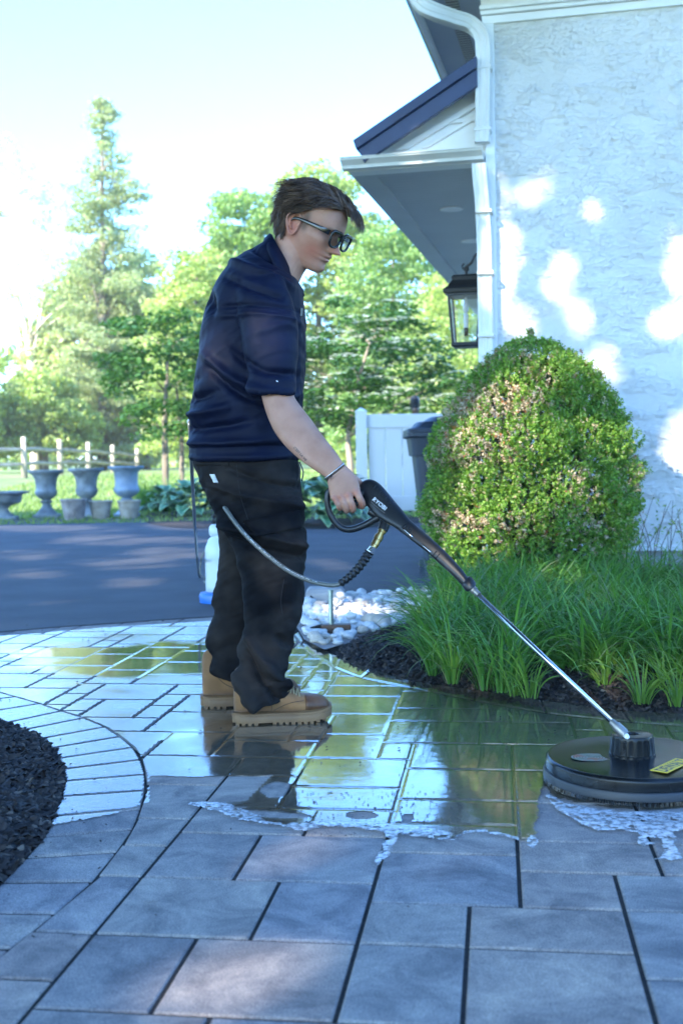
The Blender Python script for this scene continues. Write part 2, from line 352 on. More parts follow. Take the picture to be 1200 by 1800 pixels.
for k in range(len(bedL_in)-1):
    po = [bedL_in[k], bedL_out[k], bedL_out[k+1], bedL_in[k+1]]; ar = sum(po[i].x*po[(i+1) % 4].y-po[(i+1) % 4].x*po[i].y for i in range(4))
    if ar < 0: po.reverse()
    course_polys.append([(q_.x, q_.y) for q_ in po]); slab([(q_.x, q_.y) for q_ in po], 0.001+pr.uniform(-0.0008, 0.0008), 0.0065, 0.006)
course(bedR_in, bedR_out, 0.30, 0.001)
patio = pav.build('patio', m_pav, fix=False); tag(patio, kind='structure')
m_sand = M('joint_sand', (0.020, 0.019, 0.018), 0.95, var=0.4, vscale=90, bump=0.8, bscale=300, bdist=0.003)
sheet([(-7, -1), (7, -1), (7, 10), (-7, 10)], -0.0046, 'patio_base', m_sand)
# ---------------------------------------------------------------- mulch beds
m_mulch = M('mulch', (0.012, 0.009, 0.008), 0.9, col2=(0.035, 0.026, 0.02), vscale=60, bump=1.0, bscale=70, bdist=0.02)
m_chip = leafmat('bark_chip', (0.008, 0.006, 0.006), (0.05, 0.036, 0.028), 0.0, 0.75, c3=(0.13, 0.10, 0.075), p3=0.04)
def bed(poly, name, hmax, res, ext, nchip, chipbox, label):
    x0, x1, y0, y1 = ext; xs = np.arange(x0, x1, res); ys = np.arange(y0, y1, res); X, Y = np.meshgrid(xs, ys)
    ins = inpoly(X, Y, poly); P_ = np.array([p[:2] for p in poly]+[poly[0][:2]])
    def dist(X, Y):
        D = np.full(X.shape, 9.0)
        for k in range(len(P_)-1):
            a_, b_ = P_[k], P_[k+1]; d = b_-a_; l2 = (d**2).sum()+1e-9
            t = np.clip(((X-a_[0])*d[0]+(Y-a_[1])*d[1])/l2, 0, 1); D = np.minimum(D, np.hypot(X-a_[0]-t*d[0], Y-a_[1]-t*d[1]))
        return D
    def hz(X, Y, ins):
        D = dist(X, Y); t = np.clip(D/0.22, 0, 1); h = hmax*(1-(1-t)**2)+0.012*vnoise(X, Y, 14, 3)*np.clip(D/0.05, 0, 1)
        return np.where(ins, h-0.006, -0.02)
    Z = hz(X, Y, ins); nx = len(xs); ny = len(ys); I = (np.arange(ny-1)[:, None]*nx+np.arange(nx-1)[None, :]).ravel()
    F = np.stack([I, I+1, I+nx+1, I+nx], 1); kp = ins.ravel()[F].any(1)
    o = np_mesh(name, np.stack([X.ravel(), Y.ravel(), Z.ravel()], 1), F[kp], m_mulch, smooth=True); tag(o, kind='structure')
    cx0, cx1, cy0, cy1 = chipbox; cx = RNG.uniform(cx0, cx1, nchip); cy = RNG.uniform(cy0, cy1, nchip); kk = inpoly(cx, cy, poly)
    cx, cy = cx[kk], cy[kk]; cz = hz(cx, cy, np.ones(cx.shape, bool))+0.005; n = len(cx)
    ln = RNG.uniform(0.008, 0.030, n); wd = RNG.uniform(0.003, 0.008, n); th = RNG.uniform(0.0015, 0.004, n); a_ = RNG.uniform(0, 6.28, n); ti = RNG.normal(0, 0.35, n); rl = RNG.normal(0, 0.5, n)
    d = np.stack([np.cos(a_)*np.cos(ti), np.sin(a_)*np.cos(ti), np.sin(ti)], 1); up = np.stack([np.sin(rl)*-np.sin(a_), np.sin(rl)*np.cos(a_), np.cos(rl)], 1)
    s = np.cross(d, up); s /= np.linalg.norm(s, axis=1)[:, None]; up = np.cross(s, d); c = np.stack([cx, cy, cz], 1)
    V = []
    for sx, sy, sz in ((-1, -1, -1), (1, -1, -1), (1, 1, -1), (-1, 1, -1), (-.8, -.7, 1), (.8, -.7, 1), (.8, .7, 1), (-.8, .7, 1)):
        V.append(c+d*(ln*sx)[:, None]+s*(wd*sy)[:, None]+up*(th*sz)[:, None])
    V = np.stack(V, 1).reshape(-1, 3); f = np.array([(4, 5, 6, 7), (0, 1, 5, 4), (1, 2, 6, 5), (2, 3, 7, 6), (3, 0, 4, 7)])
    F = (np.arange(n)[:, None, None]*8+f[None]).reshape(-1, 4)
    tag(np_mesh('bark_mulch', V, F, m_chip), label, 'mulch', kind='stuff')
    return hz
def debris():
    n = 1500; x = RNG.uniform(-2.2, 1.8, n); y = RNG.uniform(1.7, 6.3, n)
    nearb = np.exp(-(np.array([min((px_-q_.x)**2+(py_-q_.y)**2 for q_ in bedL_in[::1]) for px_, py_ in zip(x, y)]))/0.02); k = (RNG.random(n) < 0.22+0.78*nearb) & ~inpoly(x, y, cL) & ~inpoly(x, y, cR); x, y = x[k], y[k]; n = len(x)
    r_ = RNG.uniform(0.0012, 0.0042, n)*(0.7+0.1*y); a_ = RNG.uniform(0, 6.28, n); c = np.stack([x, y, np.full(n, 0.006)], 1); d = np.stack([np.cos(a_), np.sin(a_), RNG.normal(0, .2, n)], 1); s_ = np.stack([-np.sin(a_), np.cos(a_), RNG.normal(0, .2, n)], 1)
    V = np.stack([c-d*r_[:, None]*1.6, c-s_*r_[:, None]*.7, c+d*r_[:, None]*1.4, c+s_*r_[:, None]*.6, c+np.array([0, 0, 1])*(r_*0.8)[:, None]], 1).reshape(-1, 3); f = np.array([(0, 1, 4), (1, 2, 4), (2, 3, 4), (3, 0, 4)])
    tag(np_mesh('debris', V, (np.arange(n)[:, None, None]*5+f[None]).reshape(-1, 3), m_chip), 'tiny dark bits of bark and grit scattered on the slabs', 'debris', kind='stuff')
debris()
hzL = bed(cL, 'left_bed', 0.05, 0.02, (-3.6, -0.6, 1.6, 4.4), 26000, (-2.0, -0.7, 2.0, 4.0), 'black bark mulch filling the round bed at the left edge')
hzR = bed(cR, 'right_bed', 0.06, 0.03, (-0.6, 5.0, 3.6, 9.0), 36000, (-0.5, 1.7, 3.6, 6.4), 'dark bark mulch between the white stones and the strap leaved plants')
# ================================================================ HOUSE
HA = R(12.6); HO = P(865, 808, 8.2); HO.z = 0
def HL(u, w_, z): return Vector((HO.x+u*math.cos(HA)+w_*math.sin(HA), HO.y-u*math.sin(HA)+w_*math.cos(HA), z))
HROT = Matrix.Rotation(-HA, 3, 'Z')
def HW(px, py, w_=0.0):
    """(u, z) where the photograph's pixel meets the house plane at depth w_"""
    r = Vector(ray(px, py)); n = Vector((math.sin(HA), math.cos(HA), 0)); c = Vector((0, 0, CH))
    t = ((HO+n*w_)-c).dot(n)/r.dot(n); q = c+r*t; d = q-HO
    return d.x*math.cos(HA)-d.y*math.sin(HA), q.z
def HU(px, py, u):
    """(w, z) where the pixel meets the plane at constant u"""
    r = Vector(ray(px, py)); n = Vector((math.cos(HA), -math.sin(HA), 0)); c = Vector((0, 0, CH))
    t = ((HO+n*u)-c).dot(n)/r.dot(n); q = c+r*t; d = q-HO
    return d.x*math.sin(HA)+d.y*math.cos(HA), q.z
def hbox(mb, u0, u1, w0, w1, z0, z1): return mb.box(HL((u0+u1)/2, (w0+w1)/2, (z0+z1)/2), (abs(u1-u0), abs(w1-w0), abs(z1-z0)), HROT)
m_stucco = bpy.data.materials.new('stucco'); m_stucco.use_nodes = True
N = m_stucco.node_tree.nodes; L = m_stucco.node_tree.links; b = N['Principled BSDF']; b.inputs['Roughness'].default_value = 0.85; b.inputs['Specular IOR Level'].default_value = 0.25
tc = N.new('ShaderNodeTexCoord'); mp = N.new('ShaderNodeMapping'); mp.inputs['Scale'].default_value = (1.0, 1.0, 1.7); L.new(tc.outputs['Object'], mp.inputs[0])
na = N.new('ShaderNodeTexNoise'); na.inputs['Scale'].default_value = 24; na.inputs['Detail'].default_value = 5; na.inputs['Roughness'].default_value = 0.6; na.inputs['Distortion'].default_value = 0.8; L.new(mp.outputs[0], na.inputs['Vector'])
# torn trowel ridges: the noise height is quantised into soft steps
st = N.new('ShaderNodeMath'); st.operation = 'MULTIPLY'; st.inputs[1].default_value = 6.0; L.new(na.outputs['Fac'], st.inputs[0])
fr = N.new('ShaderNodeMath'); fr.operation = 'FRACT'; L.new(st.outputs[0], fr.inputs[0])
cv = N.new('ShaderNodeMapRange'); cv.interpolation_type = 'SMOOTHSTEP'; cv.inputs[1].default_value = 0.0; cv.inputs[2].default_value = 0.16; L.new(fr.outputs[0], cv.inputs[0])
fl = N.new('ShaderNodeMath'); fl.operation = 'FLOOR'; L.new(st.outputs[0], fl.inputs[0])
sm = N.new('ShaderNodeMath'); L.new(fl.outputs[0], sm.inputs[0]); L.new(cv.outputs[0], sm.inputs[1])
nb = N.new('ShaderNodeTexNoise'); nb.inputs['Scale'].default_value = 5; L.new(mp.outputs[0], nb.inputs['Vector'])
gate = N.new('ShaderNodeMapRange'); gate.inputs[1].default_value = 0.42; gate.inputs[2].default_value = 0.62; gate.inputs[3].default_value = 0.25; gate.inputs[4].default_value = 1.0; L.new(nb.outputs['Fac'], gate.inputs[0])
ml = N.new('ShaderNodeMath'); ml.operation = 'MULTIPLY'; L.new(sm.outputs[0], ml.inputs[0]); L.new(gate.outputs[0], ml.inputs[1])
nf = N.new('ShaderNodeTexNoise'); nf.inputs['Scale'].default_value = 110; nf.inputs['Detail'].default_value = 6; L.new(mp.outputs[0], nf.inputs['Vector'])
ms = N.new('ShaderNodeMath'); ms.operation = 'MULTIPLY'; ms.inputs[1].default_value = 0.9; L.new(nf.outputs['Fac'], ms.inputs[0])
s2 = N.new('ShaderNodeMath'); L.new(ml.outputs[0], s2.inputs[0]); L.new(ms.outputs[0], s2.inputs[1])
bp = N.new('ShaderNodeBump'); bp.inputs['Strength'].default_value = 1.0; bp.inputs['Distance'].default_value = 0.0064; L.new(s2.outputs[0], bp.inputs['Height']); L.new(bp.outputs[0], b.inputs['Normal'])
nc = N.new('ShaderNodeTexNoise'); nc.inputs['Scale'].default_value = 1.3; nc.inputs['Detail'].default_value = 6; L.new(tc.outputs['Object'], nc.inputs['Vector'])
rp = N.new('ShaderNodeValToRGB'); rp.color_ramp.elements[0].position = 0.3; rp.color_ramp.elements[0].color = (0.63, 0.63, 0.60, 1); rp.color_ramp.elements[1].position = 0.65; rp.color_ramp.elements[1].color = (0.76, 0.76, 0.74, 1); L.new(nc.outputs['Fac'], rp.inputs[0]); L.new(rp.outputs[0], b.inputs['Base Color'])
m_white = M('white_trim', (0.74, 0.75, 0.74), 0.45, var=0.05, vscale=3, bump=0.15, bscale=30)
m_gutter = M('gutter_white', (0.72, 0.72, 0.69), 0.4, col2=(0.60, 0.60, 0.56), vscale=2.5, bump=0.1, bscale=8)
m_soffit = M('soffit_paint', (0.42, 0.44, 0.45), 0.6, var=0.04, vscale=2)
m_shing = M('navy_roof_edge', (0.022, 0.035, 0.085), 0.42, col2=(0.03, 0.05, 0.12), vscale=4, bump=0.2, bscale=40)
m_found = M('foundation', (0.36, 0.38, 0.40), 0.7, var=0.1, vscale=4, bump=0.4, bscale=60)
m_dark = M('dark_metal', (0.012, 0.011, 0.011), 0.4, spec=0.5)
m_vent = M('vent_dark', (0.05, 0.055, 0.06), 0.6)
house = empty('house', HL(0, 0, 0), 'white stucco house with covered side porch and navy roof edge, right of the man', 'house')
zt = HW(865, 43)[1]; zb = HW(1150, 960)[1]
mb = MB(); hbox(mb, 0.0, 5.2, 0, 0.25, zb, zt); mb.build('wall', m_stucco, house)
mb = MB(); hbox(mb, 0.0, 5.2, 0.035, 0.25, -0.05, zb-0.002); mb.build('foundation', m_found, house)
mb = MB(); hbox(mb, 0.002, 0.25, 0.252, 9.0, -0.05, 4.2); mb.build('side_wall', m_stucco, house)
mb = MB(); hbox(mb, -0.02, 5.2, -0.03, 0.03, zb-0.03, zb+0.004); mb.build('drip_edge', m_white, house)
mb = MB(); hbox(mb, -0.022, 0.045, -0.022, 0.05, zb+0.006, zt); mb.build('corner_trim', m_white, house, bevel=0.003)
# frieze with stepped moulding under the main eave
mb = MB()
for k, (z0, z1, pr_) in enumerate([(0, 0.055, 0.022), (0.057, 0.085, 0.045), (0.087, 0.115, 0.062), (0.117, 0.50, 0.035), (0.50, 0.56, 0.10)]): hbox(mb, -0.03-0.3*pr_, 5.2, -pr_, 0.05+0.002*k, zt+z0, zt+z1)
mb.build('frieze', m_white, house, bevel=0.004)
# main eave along the left side, running away from the camera
ze = HU(727, 0, -0.52)[1]; ze2 = HU(783, 135, -0.52)[1]; ZE = (ze+ze2)/2
mb = MB(); hbox(mb, -0.50, 0.6, -0.55, 9.0, ZE, ZE+0.03); eave = mb.build('eave_soffit', m_soffit, house)
mb = MB()
hbox(mb, -0.31, -0.22, -0.5, 9.0, ZE-0.006, ZE-0.001)
mb.build('soffit_vent', m_vent, eave)
mb = MB()
for k in range(190): hbox(mb, -0.31, -0.22, -0.48+k*0.05, -0.465+k*0.05, ZE-0.014, ZE-0.0065)
mb.build('vent_louver', m_soffit, eave)
mb = MB(); hbox(mb, -0.54, -0.502, -0.58, 9.0, ZE-0.04, ZE+0.16); hbox(mb, -0.54, 5.2, -0.59, -0.552, ZE-0.04, ZE+0.16)
mb.build('fascia', m_white, house, bevel=0.004)
mb = MB(); mb.prism([HL(-0.62, -0.65, ZE+0.162), HL(0.9, -0.65, ZE+1.0), HL(5.2, -0.65, ZE+1.0), HL(5.2, -0.65, ZE+1.1), HL(0.8, -0.65, ZE+1.1), HL(-0.66, -0.65, ZE+0.20)], HL(0, 9, 0)-HL(0, 0, 0))
mb.build('main_roof', m_shing, house)
# porch: gutter, ceiling, beams, roof, gable
gl = HW(598, 281, -0.16)[0]; gz1 = HW(800, 263, -0.16)[1]; gz0 = HW(800, 287, -0.05)[1]
gh = gz1-gz0
prof = [(0.0, 0.0), (0.075, 0.0), (0.085, 0.02*1), (0.10, gh*0.45), (0.135, gh*0.75), (0.14, gh*0.93), (0.15, gh*0.94), (0.15, gh), (0.125, gh), (0.12, gh*0.9), (0.0, gh*0.9)]
mb = MB(); mb.prism([HL(gl, -0.04-a_, gz0+z_) for a_, z_ in prof], HL(-0.03, 0, 0)-HL(gl, 0, 0))
mb.build('porch_gutter', m_gutter, house, angle=30)
mb = MB(); mb.prism([HL(gl+0.55, -0.043-a_*1.02, gz0+z_*1.01-0.002) for a_, z_ in prof], HL(0.02, 0, 0)-HL(0, 0, 0)); mb.build('gutter_joint', m_gutter, house)
pl = HW(612, 308, -0.04)[0]; PD = 8.6
cz = gz0-0.004
mb = MB(); hbox(mb, pl, -0.03, -0.038, 0.10, cz, gz1-0.01); mb.build('porch_fascia', m_white, house)
mb = MB(); hbox(mb, pl, pl+0.17, 0.102, PD, cz, cz+0.05); hbox(mb, pl+0.172, -0.005, 0.102, 0.20, cz+0.001, cz+0.05); hbox(mb, pl-0.0, pl+0.02, 0.102, PD, cz+0.052, gz1-0.012)
mb.build('porch_beam', m_soffit, house, bevel=0.003)
mb = MB()                                                # beadboard ceiling, one board after another
k = 0; w0 = 0.202
while w0 < PD: hbox(mb, pl+0.16, -0.003, w0, w0+0.078, cz+0.02, cz+0.045); w0 += 0.084
hbox(mb, pl+0.16, -0.003, 0.2, PD, cz+0.046, cz+0.06)
mb.build('porch_ceiling', m_soffit, house, bevel=0.004)
m_lens = M('downlight_lens', (0.72, 0.72, 0.7), 0.5)
for (x_, y_) in ((793, 368), (828, 424)):
    r = Vector(ray(x_, y_)); t = (cz+0.015-CH)/r.z; q = Vector((r.x*t, r.y*t, cz+0.014))
    mb = MB(); mb.lathe([(0.095, 0.006), (0.10, 0.0), (0.075, -0.004), (0.07, 0.004)], q, 24); dl = mb.build('downlight', m_white, house, smooth=True)
    mb = MB(); mb.lathe([(0.068, 0.003), (0.068, 0.0)], q, 24); mb.build('lens', m_lens, dl)
# shed roof of the porch: rake board and shingle edge
a0 = HW(625, 262, -0.2); a1 = HW(838, 117, -0.2); sl = (a1[1]-a0[1])/(a1[0]-a0[0])
def rk(u, dz): return a0[1]+sl*(u-a0[0])+dz
ue = a1[0]-0.004
mb = MB(); mb.prism([HL(a0[0], -0.2, rk(a0[0], 0)), HL(ue, -0.2, rk(ue, 0)), HL(ue, -0.2, rk(ue, 0.075)), HL(a0[0]-0.02, -0.2, rk(a0[0]-0.02, 0.075))], HL(0, 8.4, 0)-HL(0, 0, 0)); mb.build('porch_roof', m_shing, house, bevel=0.004)
mb = MB(); mb.prism([HL(a0[0]+0.05, -0.17, rk(a0[0]+0.05, -0.115)), HL(ue, -0.17, rk(ue, -0.115)), HL(ue, -0.17, rk(ue, -0.003)), HL(a0[0]+0.01, -0.17, rk(a0[0]+0.01, -0.003))], HL(0, 0.05, 0)-HL(0, 0, 0)); mb.build('rake_board', m_shing, house, bevel=0.003)
g0 = a0[0]+0.12
mb = MB(); mb.prism([HL(g0, 0.05, gz1-0.005), HL(-0.024, 0.05, gz1-0.005), HL(-0.024, 0.05, rk(-0.024, -0.02)), HL(g0, 0.05, rk(g0, -0.02))], HL(0, 0.06, 0)-HL(0, 0, 0)); mb.build('gable_panel', m_white, house)
c0 = HW(716, 262, 0.03); c1 = HW(838, 188, 0.03); s3 = (c1[1]-c0[1])/(c1[0]-c0[0])
mb = MB()
for d0, d1, pr_ in ((0.0, 0.045, 0.03), (-0.075, -0.05, 0.022)):
    z0 = c0[1]; ub = -0.027
    mb.prism([HL(c0[0]-d0/s3, 0.047-pr_, z0), HL(c0[0]-d1/s3, 0.047-pr_, z0), HL(ub, 0.047-pr_, z0+s3*(ub-c0[0])+d1), HL(ub, 0.047-pr_, z0+s3*(ub-c0[0])+d0)], HL(0, pr_, 0)-HL(0, 0, 0))
c2 = HW(830, 210, 0.03); hbox(mb, c2[0]-0.16, -0.027, 0.028, 0.047, c2[1]-0.015, c2[1]+0.015)
mb.build('gable_moulding', m_white, house, bevel=0.003)
# downspouts: corrugated rectangular tube swept along the path
def sweep(mb, pts, prof, k=6, side=None):
    pts = spline(pts, k)[0]; rings = []; side = side or (HL(0, 1, 0)-HL(0, 0, 0))
    for i, p in enumerate(pts):
        d = (pts[min(i+1, len(pts)-1)]-pts[max(i-1, 0)]).normalized(); s = d.cross(side).normalized(); f = s.cross(d)
        rings.append([p+s*x+f*y for x, y in prof])
    mb.loft(rings)
dprof = [(-.05, -.03), (-.046, -.036), (-.032, -.036), (-.028, -.032), (-.016, -.032), (-.012, -.036), (.012, -.036), (.016, -.032), (.028, -.032), (.032, -.036), (.046, -.036), (.05, -.03), (.05, .036), (-.05, .036)]
def hp(px, py, w_): q = HW(px, py, w_); return HL(q[0], w_, q[1])
mb = MB(); sweep(mb, [hp(728, -14, -0.40), hp(741, 8, -0.40), hp(765, 21, -0.34), hp(795, 32, -0.22), hp(825, 42, -0.12), hp(845, 62, -0.10), hp(849, 95, -0.10), hp(848, 150, -0.10), hp(848, 200, -0.10), hp(847, 251, -0.10)], dprof)
mb.build('downspout', m_gutter, house, angle=35)
mb = MB(); sweep(mb, [hp(842, 289, -0.12), hp(843, 310, -0.12), hp(847, 350, -0.09), hp(849, 385, -0.075), hp(851, 430, -0.075), hp(853, 560, -0.075), hp(855, 700, -0.075), hp(857, 900, -0.075), hp(858, 990, -0.075)], dprof)
mb.build('downspout', m_gutter, house, angle=35)
for (x_, y_) in ((849, 120), (848, 228), (850, 372), (853, 480), (854, 590)):
    mb = MB(); q = HW(x_, y_, -0.1); hbox(mb, q[0]-0.056, q[0]+0.056, -0.139, -0.03, q[1]-0.012, q[1]+0.012); mb.build('downspout_strap', m_gutter, house, bevel=0.002)
# ---------------------------------------------------------------- wall lantern under the porch roof
LW = 0.42
def lp(px, py, dw=0.0): return hp(px, py, LW+dw)
lc = lp(819, 540); lan = empty('wall_lantern', lp(819, 613), 'black four sided lantern with a clear glass and candle bulb hanging beside the downspout', 'lantern')
def hring(px, py, half): 
    c = lp(px, py); return [c+HROT @ Vector((sx*half, sy*half, 0)) for sx, sy in ((-1, -1), (1, -1), (1, 1), (-1, 1))]
mb = MB(); mb.loft([hring(819, 518, 0.150), hring(819, 511, 0.155), hring(819, 505, 0.125), hring(819, 494, 0.095), hring(819, 489, 0.10), hring(819, 485, 0.085), hring(819, 483, 0.02)])
mb.build('roof', m_dark, lan, bevel=0.003)
mb = MB(); t4 = hring(819, 518, 0.118); b4 = hring(819, 604, 0.088)
for a_, c_ in zip(t4, b4): mb.beam(a_, c_, 0.018, 0.018, up=Vector((0, 1, 0)))
mb.loft([hring(819, 603, 0.098), hring(819, 609, 0.102), hring(819, 611, 0.085)]); mb.loft([hring(819, 522, 0.126), hring(819, 517, 0.126)])
mb.build('frame', m_dark, lan, bevel=0.002)
m_glass = bpy.data.materials.new('clear_glass'); m_glass.use_nodes = True; N = m_glass.node_tree.nodes; L = m_glass.node_tree.links
tr = N.new('ShaderNodeBsdfTransparent'); tr.inputs[0].default_value = (0.93, 0.95, 0.96, 1); gsy = N.new('ShaderNodeBsdfGlossy'); gsy.inputs['Roughness'].default_value = 0.03; fz = N.new('ShaderNodeFresnel'); fz.inputs[0].default_value = 1.45
mx = N.new('ShaderNodeMixShader'); L.new(fz.outputs[0], mx.inputs[0]); L.new(tr.outputs[0], mx.inputs[1]); L.new(gsy.outputs[0], mx.inputs[2]); L.new(mx.outputs[0], N['Material Output'].inputs[0])
mb = MB(); t4 = hring(819, 520, 0.112); b4 = hring(819, 603, 0.083)
for i in range(4): mb.add([t4[i], t4[(i+1) % 4], b4[(i+1) % 4], b4[i]], [(0, 1, 2, 3)])
mb.build('glass', m_glass, lan)
m_bulb = M('candle_bulb', (0.8, 0.8, 0.78), 0.25, trans=0.3)
c = lp(819, 600); zc = c.z
mb = MB(); mb.lathe([(0.016, 0.0), (0.016, 0.055), (0.011, 0.06)], (c.x, c.y, zc-0.0+0.04), 12); mb.build('socket', m_dark, lan, smooth=True)
mb = MB(); mb.lathe([(0.017, 0.10), (0.017, 0.20), (0.012, 0.205)], (c.x, c.y, zc), 12); mb.build('candle_sleeve', m_white, lan, angle=40)
mb = MB(); mb.lathe([(0.010, 0.205), (0.022, 0.235), (0.022, 0.265), (0.012, 0.31), (0.002, 0.335)], (c.x, c.y, zc), 12); mb.build('bulb', m_bulb, lan, smooth=True)
mb = MB(); mb.tube([lp(819, 484), lp(819, 474), lp(821, 468), lp(828, 462), lp(834, 450), lp(840, 446), lp(848, 450), lp(854, 462), hp(866, 470, LW)], 0.010, 8, smooth=4)
mb.lathe([(0.004, -0.02), (0.02, 0), (0.02, 0.02), (0.006, 0.03)], lp(819, 475), 10); mb.tube([lp(819, 475), lp(813, 472), lp(812, 466), lp(816, 464)], 0.007, 8, smooth=4)
mb.build('hanging_arm', m_dark, lan, smooth=True)
# ---------------------------------------------------------------- vinyl fence, bin
m_vinyl = M('white_vinyl', (0.70, 0.72, 0.72), 0.4, var=0.02, vscale=2)
FD = 17.4
f0 = P(635, 908, FD); vf = empty('vinyl_fence', (f0.x, f0.y, 0), 'white vinyl privacy fence panel with a square post, behind the bin', 'fence')
def fx(px): return P(px, 800, FD).x
def fz_(py, px=690): return P(px, py, FD).z
mb = MB(); hw_ = (fx(645)-fx(626))/2; xc = fx(635.5)
mb.box((xc, FD, fz_(724)/2-0.01), (2*hw_, 2*hw_, fz_(724)+0.02)); mb.lathe([(hw_*1.5, fz_(724)), (hw_*1.55, fz_(722)), (0.01, fz_(716))], (xc, FD, 0), 4, rot=Matrix.Rotation(R(45), 3, 'Z')); mb.build('post', m_vinyl, vf, bevel=0.008)
x0 = xc+hw_+0.002; x1 = fx(860)
for za, zb_ in ((728, 752), (872, 898)): mb = MB(); mb.box(((x0+x1)/2, FD, (fz_(za)+fz_(zb_))/2), (x1-x0, 0.05, abs(fz_(za)-fz_(zb_)))); mb.build('rail', m_vinyl, vf, bevel=0.006)
mb = MB(); x = x0+0.02; zt_, zb2 = fz_(751), fz_(874)
while x < x1-0.02: mb.box((x+0.125, FD, (zt_+zb2)/2), (0.246, 0.024, zt_-zb2)); x += 0.252
mb.build('board_panel', m_vinyl, vf, bevel=0.007)
m_bin = M('bin_plastic', (0.028, 0.040, 0.058), 0.5, var=0.08, vscale=3, bump=0.25, bscale=240, bdist=0.001)
m_binlid = M('bin_lid_plastic', (0.018, 0.026, 0.045), 0.42, bump=0.25, bscale=240, bdist=0.001)
BD = 9.3
def bq(px, py, Y=BD): return P(px, py, Y)
bx0 = bq(716, 760).x; ppm = FPX/BD; W_ = 0.66; bxc = bx0+W_/2; byc = BD+0.36
binr = empty('wheelie_bin', (bxc, byc, 0), 'dark blue grey wheeled rubbish bin with a closed lid, between white fence and bush', 'bin')
zr = bq(716, 758).z
def rrect(cx, cy, z, hx, hy, r, n=5):
    out = []
    for qx, qy, a0_ in ((1, 1, 0), (-1, 1, 90), (-1, -1, 180), (1, -1, 270)):
        for k in range(n+1):
            a_ = R(a0_+90*k/n); out.append(Vector((cx+qx*(hx-r)+r*math.cos(a_), cy+qy*(hy-r)+r*math.sin(a_), z)))
    return out
mb = MB(); zs = zr-0.20
mb.loft([rrect(bxc+0.01, byc, 0.03, 0.185, 0.27, 0.05), rrect(bxc, byc, zs, 0.262, 0.315, 0.06), rrect(bxc, byc, zs+0.004, 0.285, 0.325, 0.05), rrect(bxc, byc, zr-0.05, 0.305, 0.345, 0.06)])
mb.build('body', m_bin, binr, angle=35)
mb = MB(); mb.loft([rrect(bxc, byc, zr-0.052, 0.318, 0.355, 0.05), rrect(bxc, byc, zr-0.04, 0.332, 0.37, 0.05), rrect(bxc, byc, zr-0.012, 0.332, 0.37, 0.05), rrect(bxc, byc, zr-0.01, 0.32, 0.36, 0.05)]); mb.build('rim', m_bin, binr, angle=35)
mb = MB(); mb.loft([rrect(bxc, byc, zr-0.008, 0.332, 0.37, 0.05), rrect(bxc, byc, zr+0.02, 0.328, 0.365, 0.05), rrect(bxc+0.02, byc, zr+0.035, 0.29, 0.33, 0.05), rrect(bxc+0.03, byc, zr+0.075, 0.27, 0.30, 0.07), rrect(bxc+0.05, byc, zr+0.08, 0.235, 0.27, 0.07), rrect(bxc+0.06, byc, zr+0.115, 0.19, 0.22, 0.08), rrect(bxc+0.06, byc, zr+0.125, 0.12, 0.15, 0.08)])
mb.build('lid', m_binlid, binr, angle=35)
mb = MB(); mb.lathe([(0.13, -0.025), (0.13, 0.025)], (bxc+0.17, byc+0.30, 0.13), 20, rot=Matrix.Rotation(R(90), 3, 'Y')); mb.build('wheel', m_dark, binr, bevel=0.006)
mb = MB(); mb.lathe([(0.13, -0.025), (0.13, 0.025)], (bxc-0.13, byc+0.30, 0.13), 20, rot=Matrix.Rotation(R(90), 3, 'Y')); mb.build('wheel', m_dark, binr, bevel=0.006)
# ================================================================ BACKGROUND: urns, fence, trees
def leaves(name, mat, C, size, parent=None, up=0.55, aspect=0.55, seed=0, fold=0.25, smooth=False, dirs=None):
    """leaf shaped faces (6 vertices, folded on the midrib) centred at C (n,3)"""
    rg = np.random.default_rng(seed); n = len(C); size = np.broadcast_to(size, (n,))*rg.uniform(0.65, 1.25, n)
    nrm = rg.normal(0, 1, (n, 3)); nrm /= np.linalg.norm(nrm, axis=1)[:, None]; nrm[:, 2] += up*1.6; nrm /= np.linalg.norm(nrm, axis=1)[:, None]
    t = rg.normal(0, 1, (n, 3)) if dirs is None else dirs+rg.normal(0, 0.45, (n, 3)); t -= nrm*(t*nrm).sum(1)[:, None]; t /= np.linalg.norm(t, axis=1)[:, None]+1e-9; s = np.cross(nrm, t)
    L_ = size[:, None]; Wd = L_*aspect
    pts = [C-t*L_*.5, C-t*L_*.1+s*Wd*.5+nrm*Wd*fold, C+t*L_*.22+s*Wd*.38+nrm*Wd*fold*.8, C+t*L_*.5, C+t*L_*.22-s*Wd*.38+nrm*Wd*fold*.8, C-t*L_*.1-s*Wd*.5+nrm*Wd*fold]
    V = np.stack(pts, 1).reshape(-1, 3); f = np.array([(0, 1, 2, 3), (0, 3, 4, 5)])
    F = (np.arange(n)[:, None, None]*6+f[None]).reshape(-1, 4)
    return np_mesh(name, V, F, mat, parent, smooth)
def clump_cloud(centers, radii, per, seed, flat=0.6, hollow=0.55):
    rg = np.random.default_rng(seed); out = []
    for c, r in zip(centers, radii):
        n = max(8, int(per*r*r)); d = rg.normal(0, 1, (n, 3)); d /= np.linalg.norm(d, axis=1)[:, None]
        rr = r*(hollow+(1-hollow)*rg.random(n)**0.6)*rg.uniform(0.75, 1.1, n); q = d*rr[:, None]; q[:, 2] *= flat
        out.append(q+np.array(c))
    return np.concatenate(out)
m_bark = M('bark', (0.13, 0.105, 0.08), 0.9, col2=(0.26, 0.22, 0.17), vscale=6, bump=0.8, bscale=25, bdist=0.02, stretch=(1, 1, 0.25))
m_bark_pale = M('pale_bark', (0.42, 0.36, 0.28), 0.85, col2=(0.6, 0.53, 0.43), vscale=5, bump=0.6, bscale=25, bdist=0.02, stretch=(1, 1, 0.25))
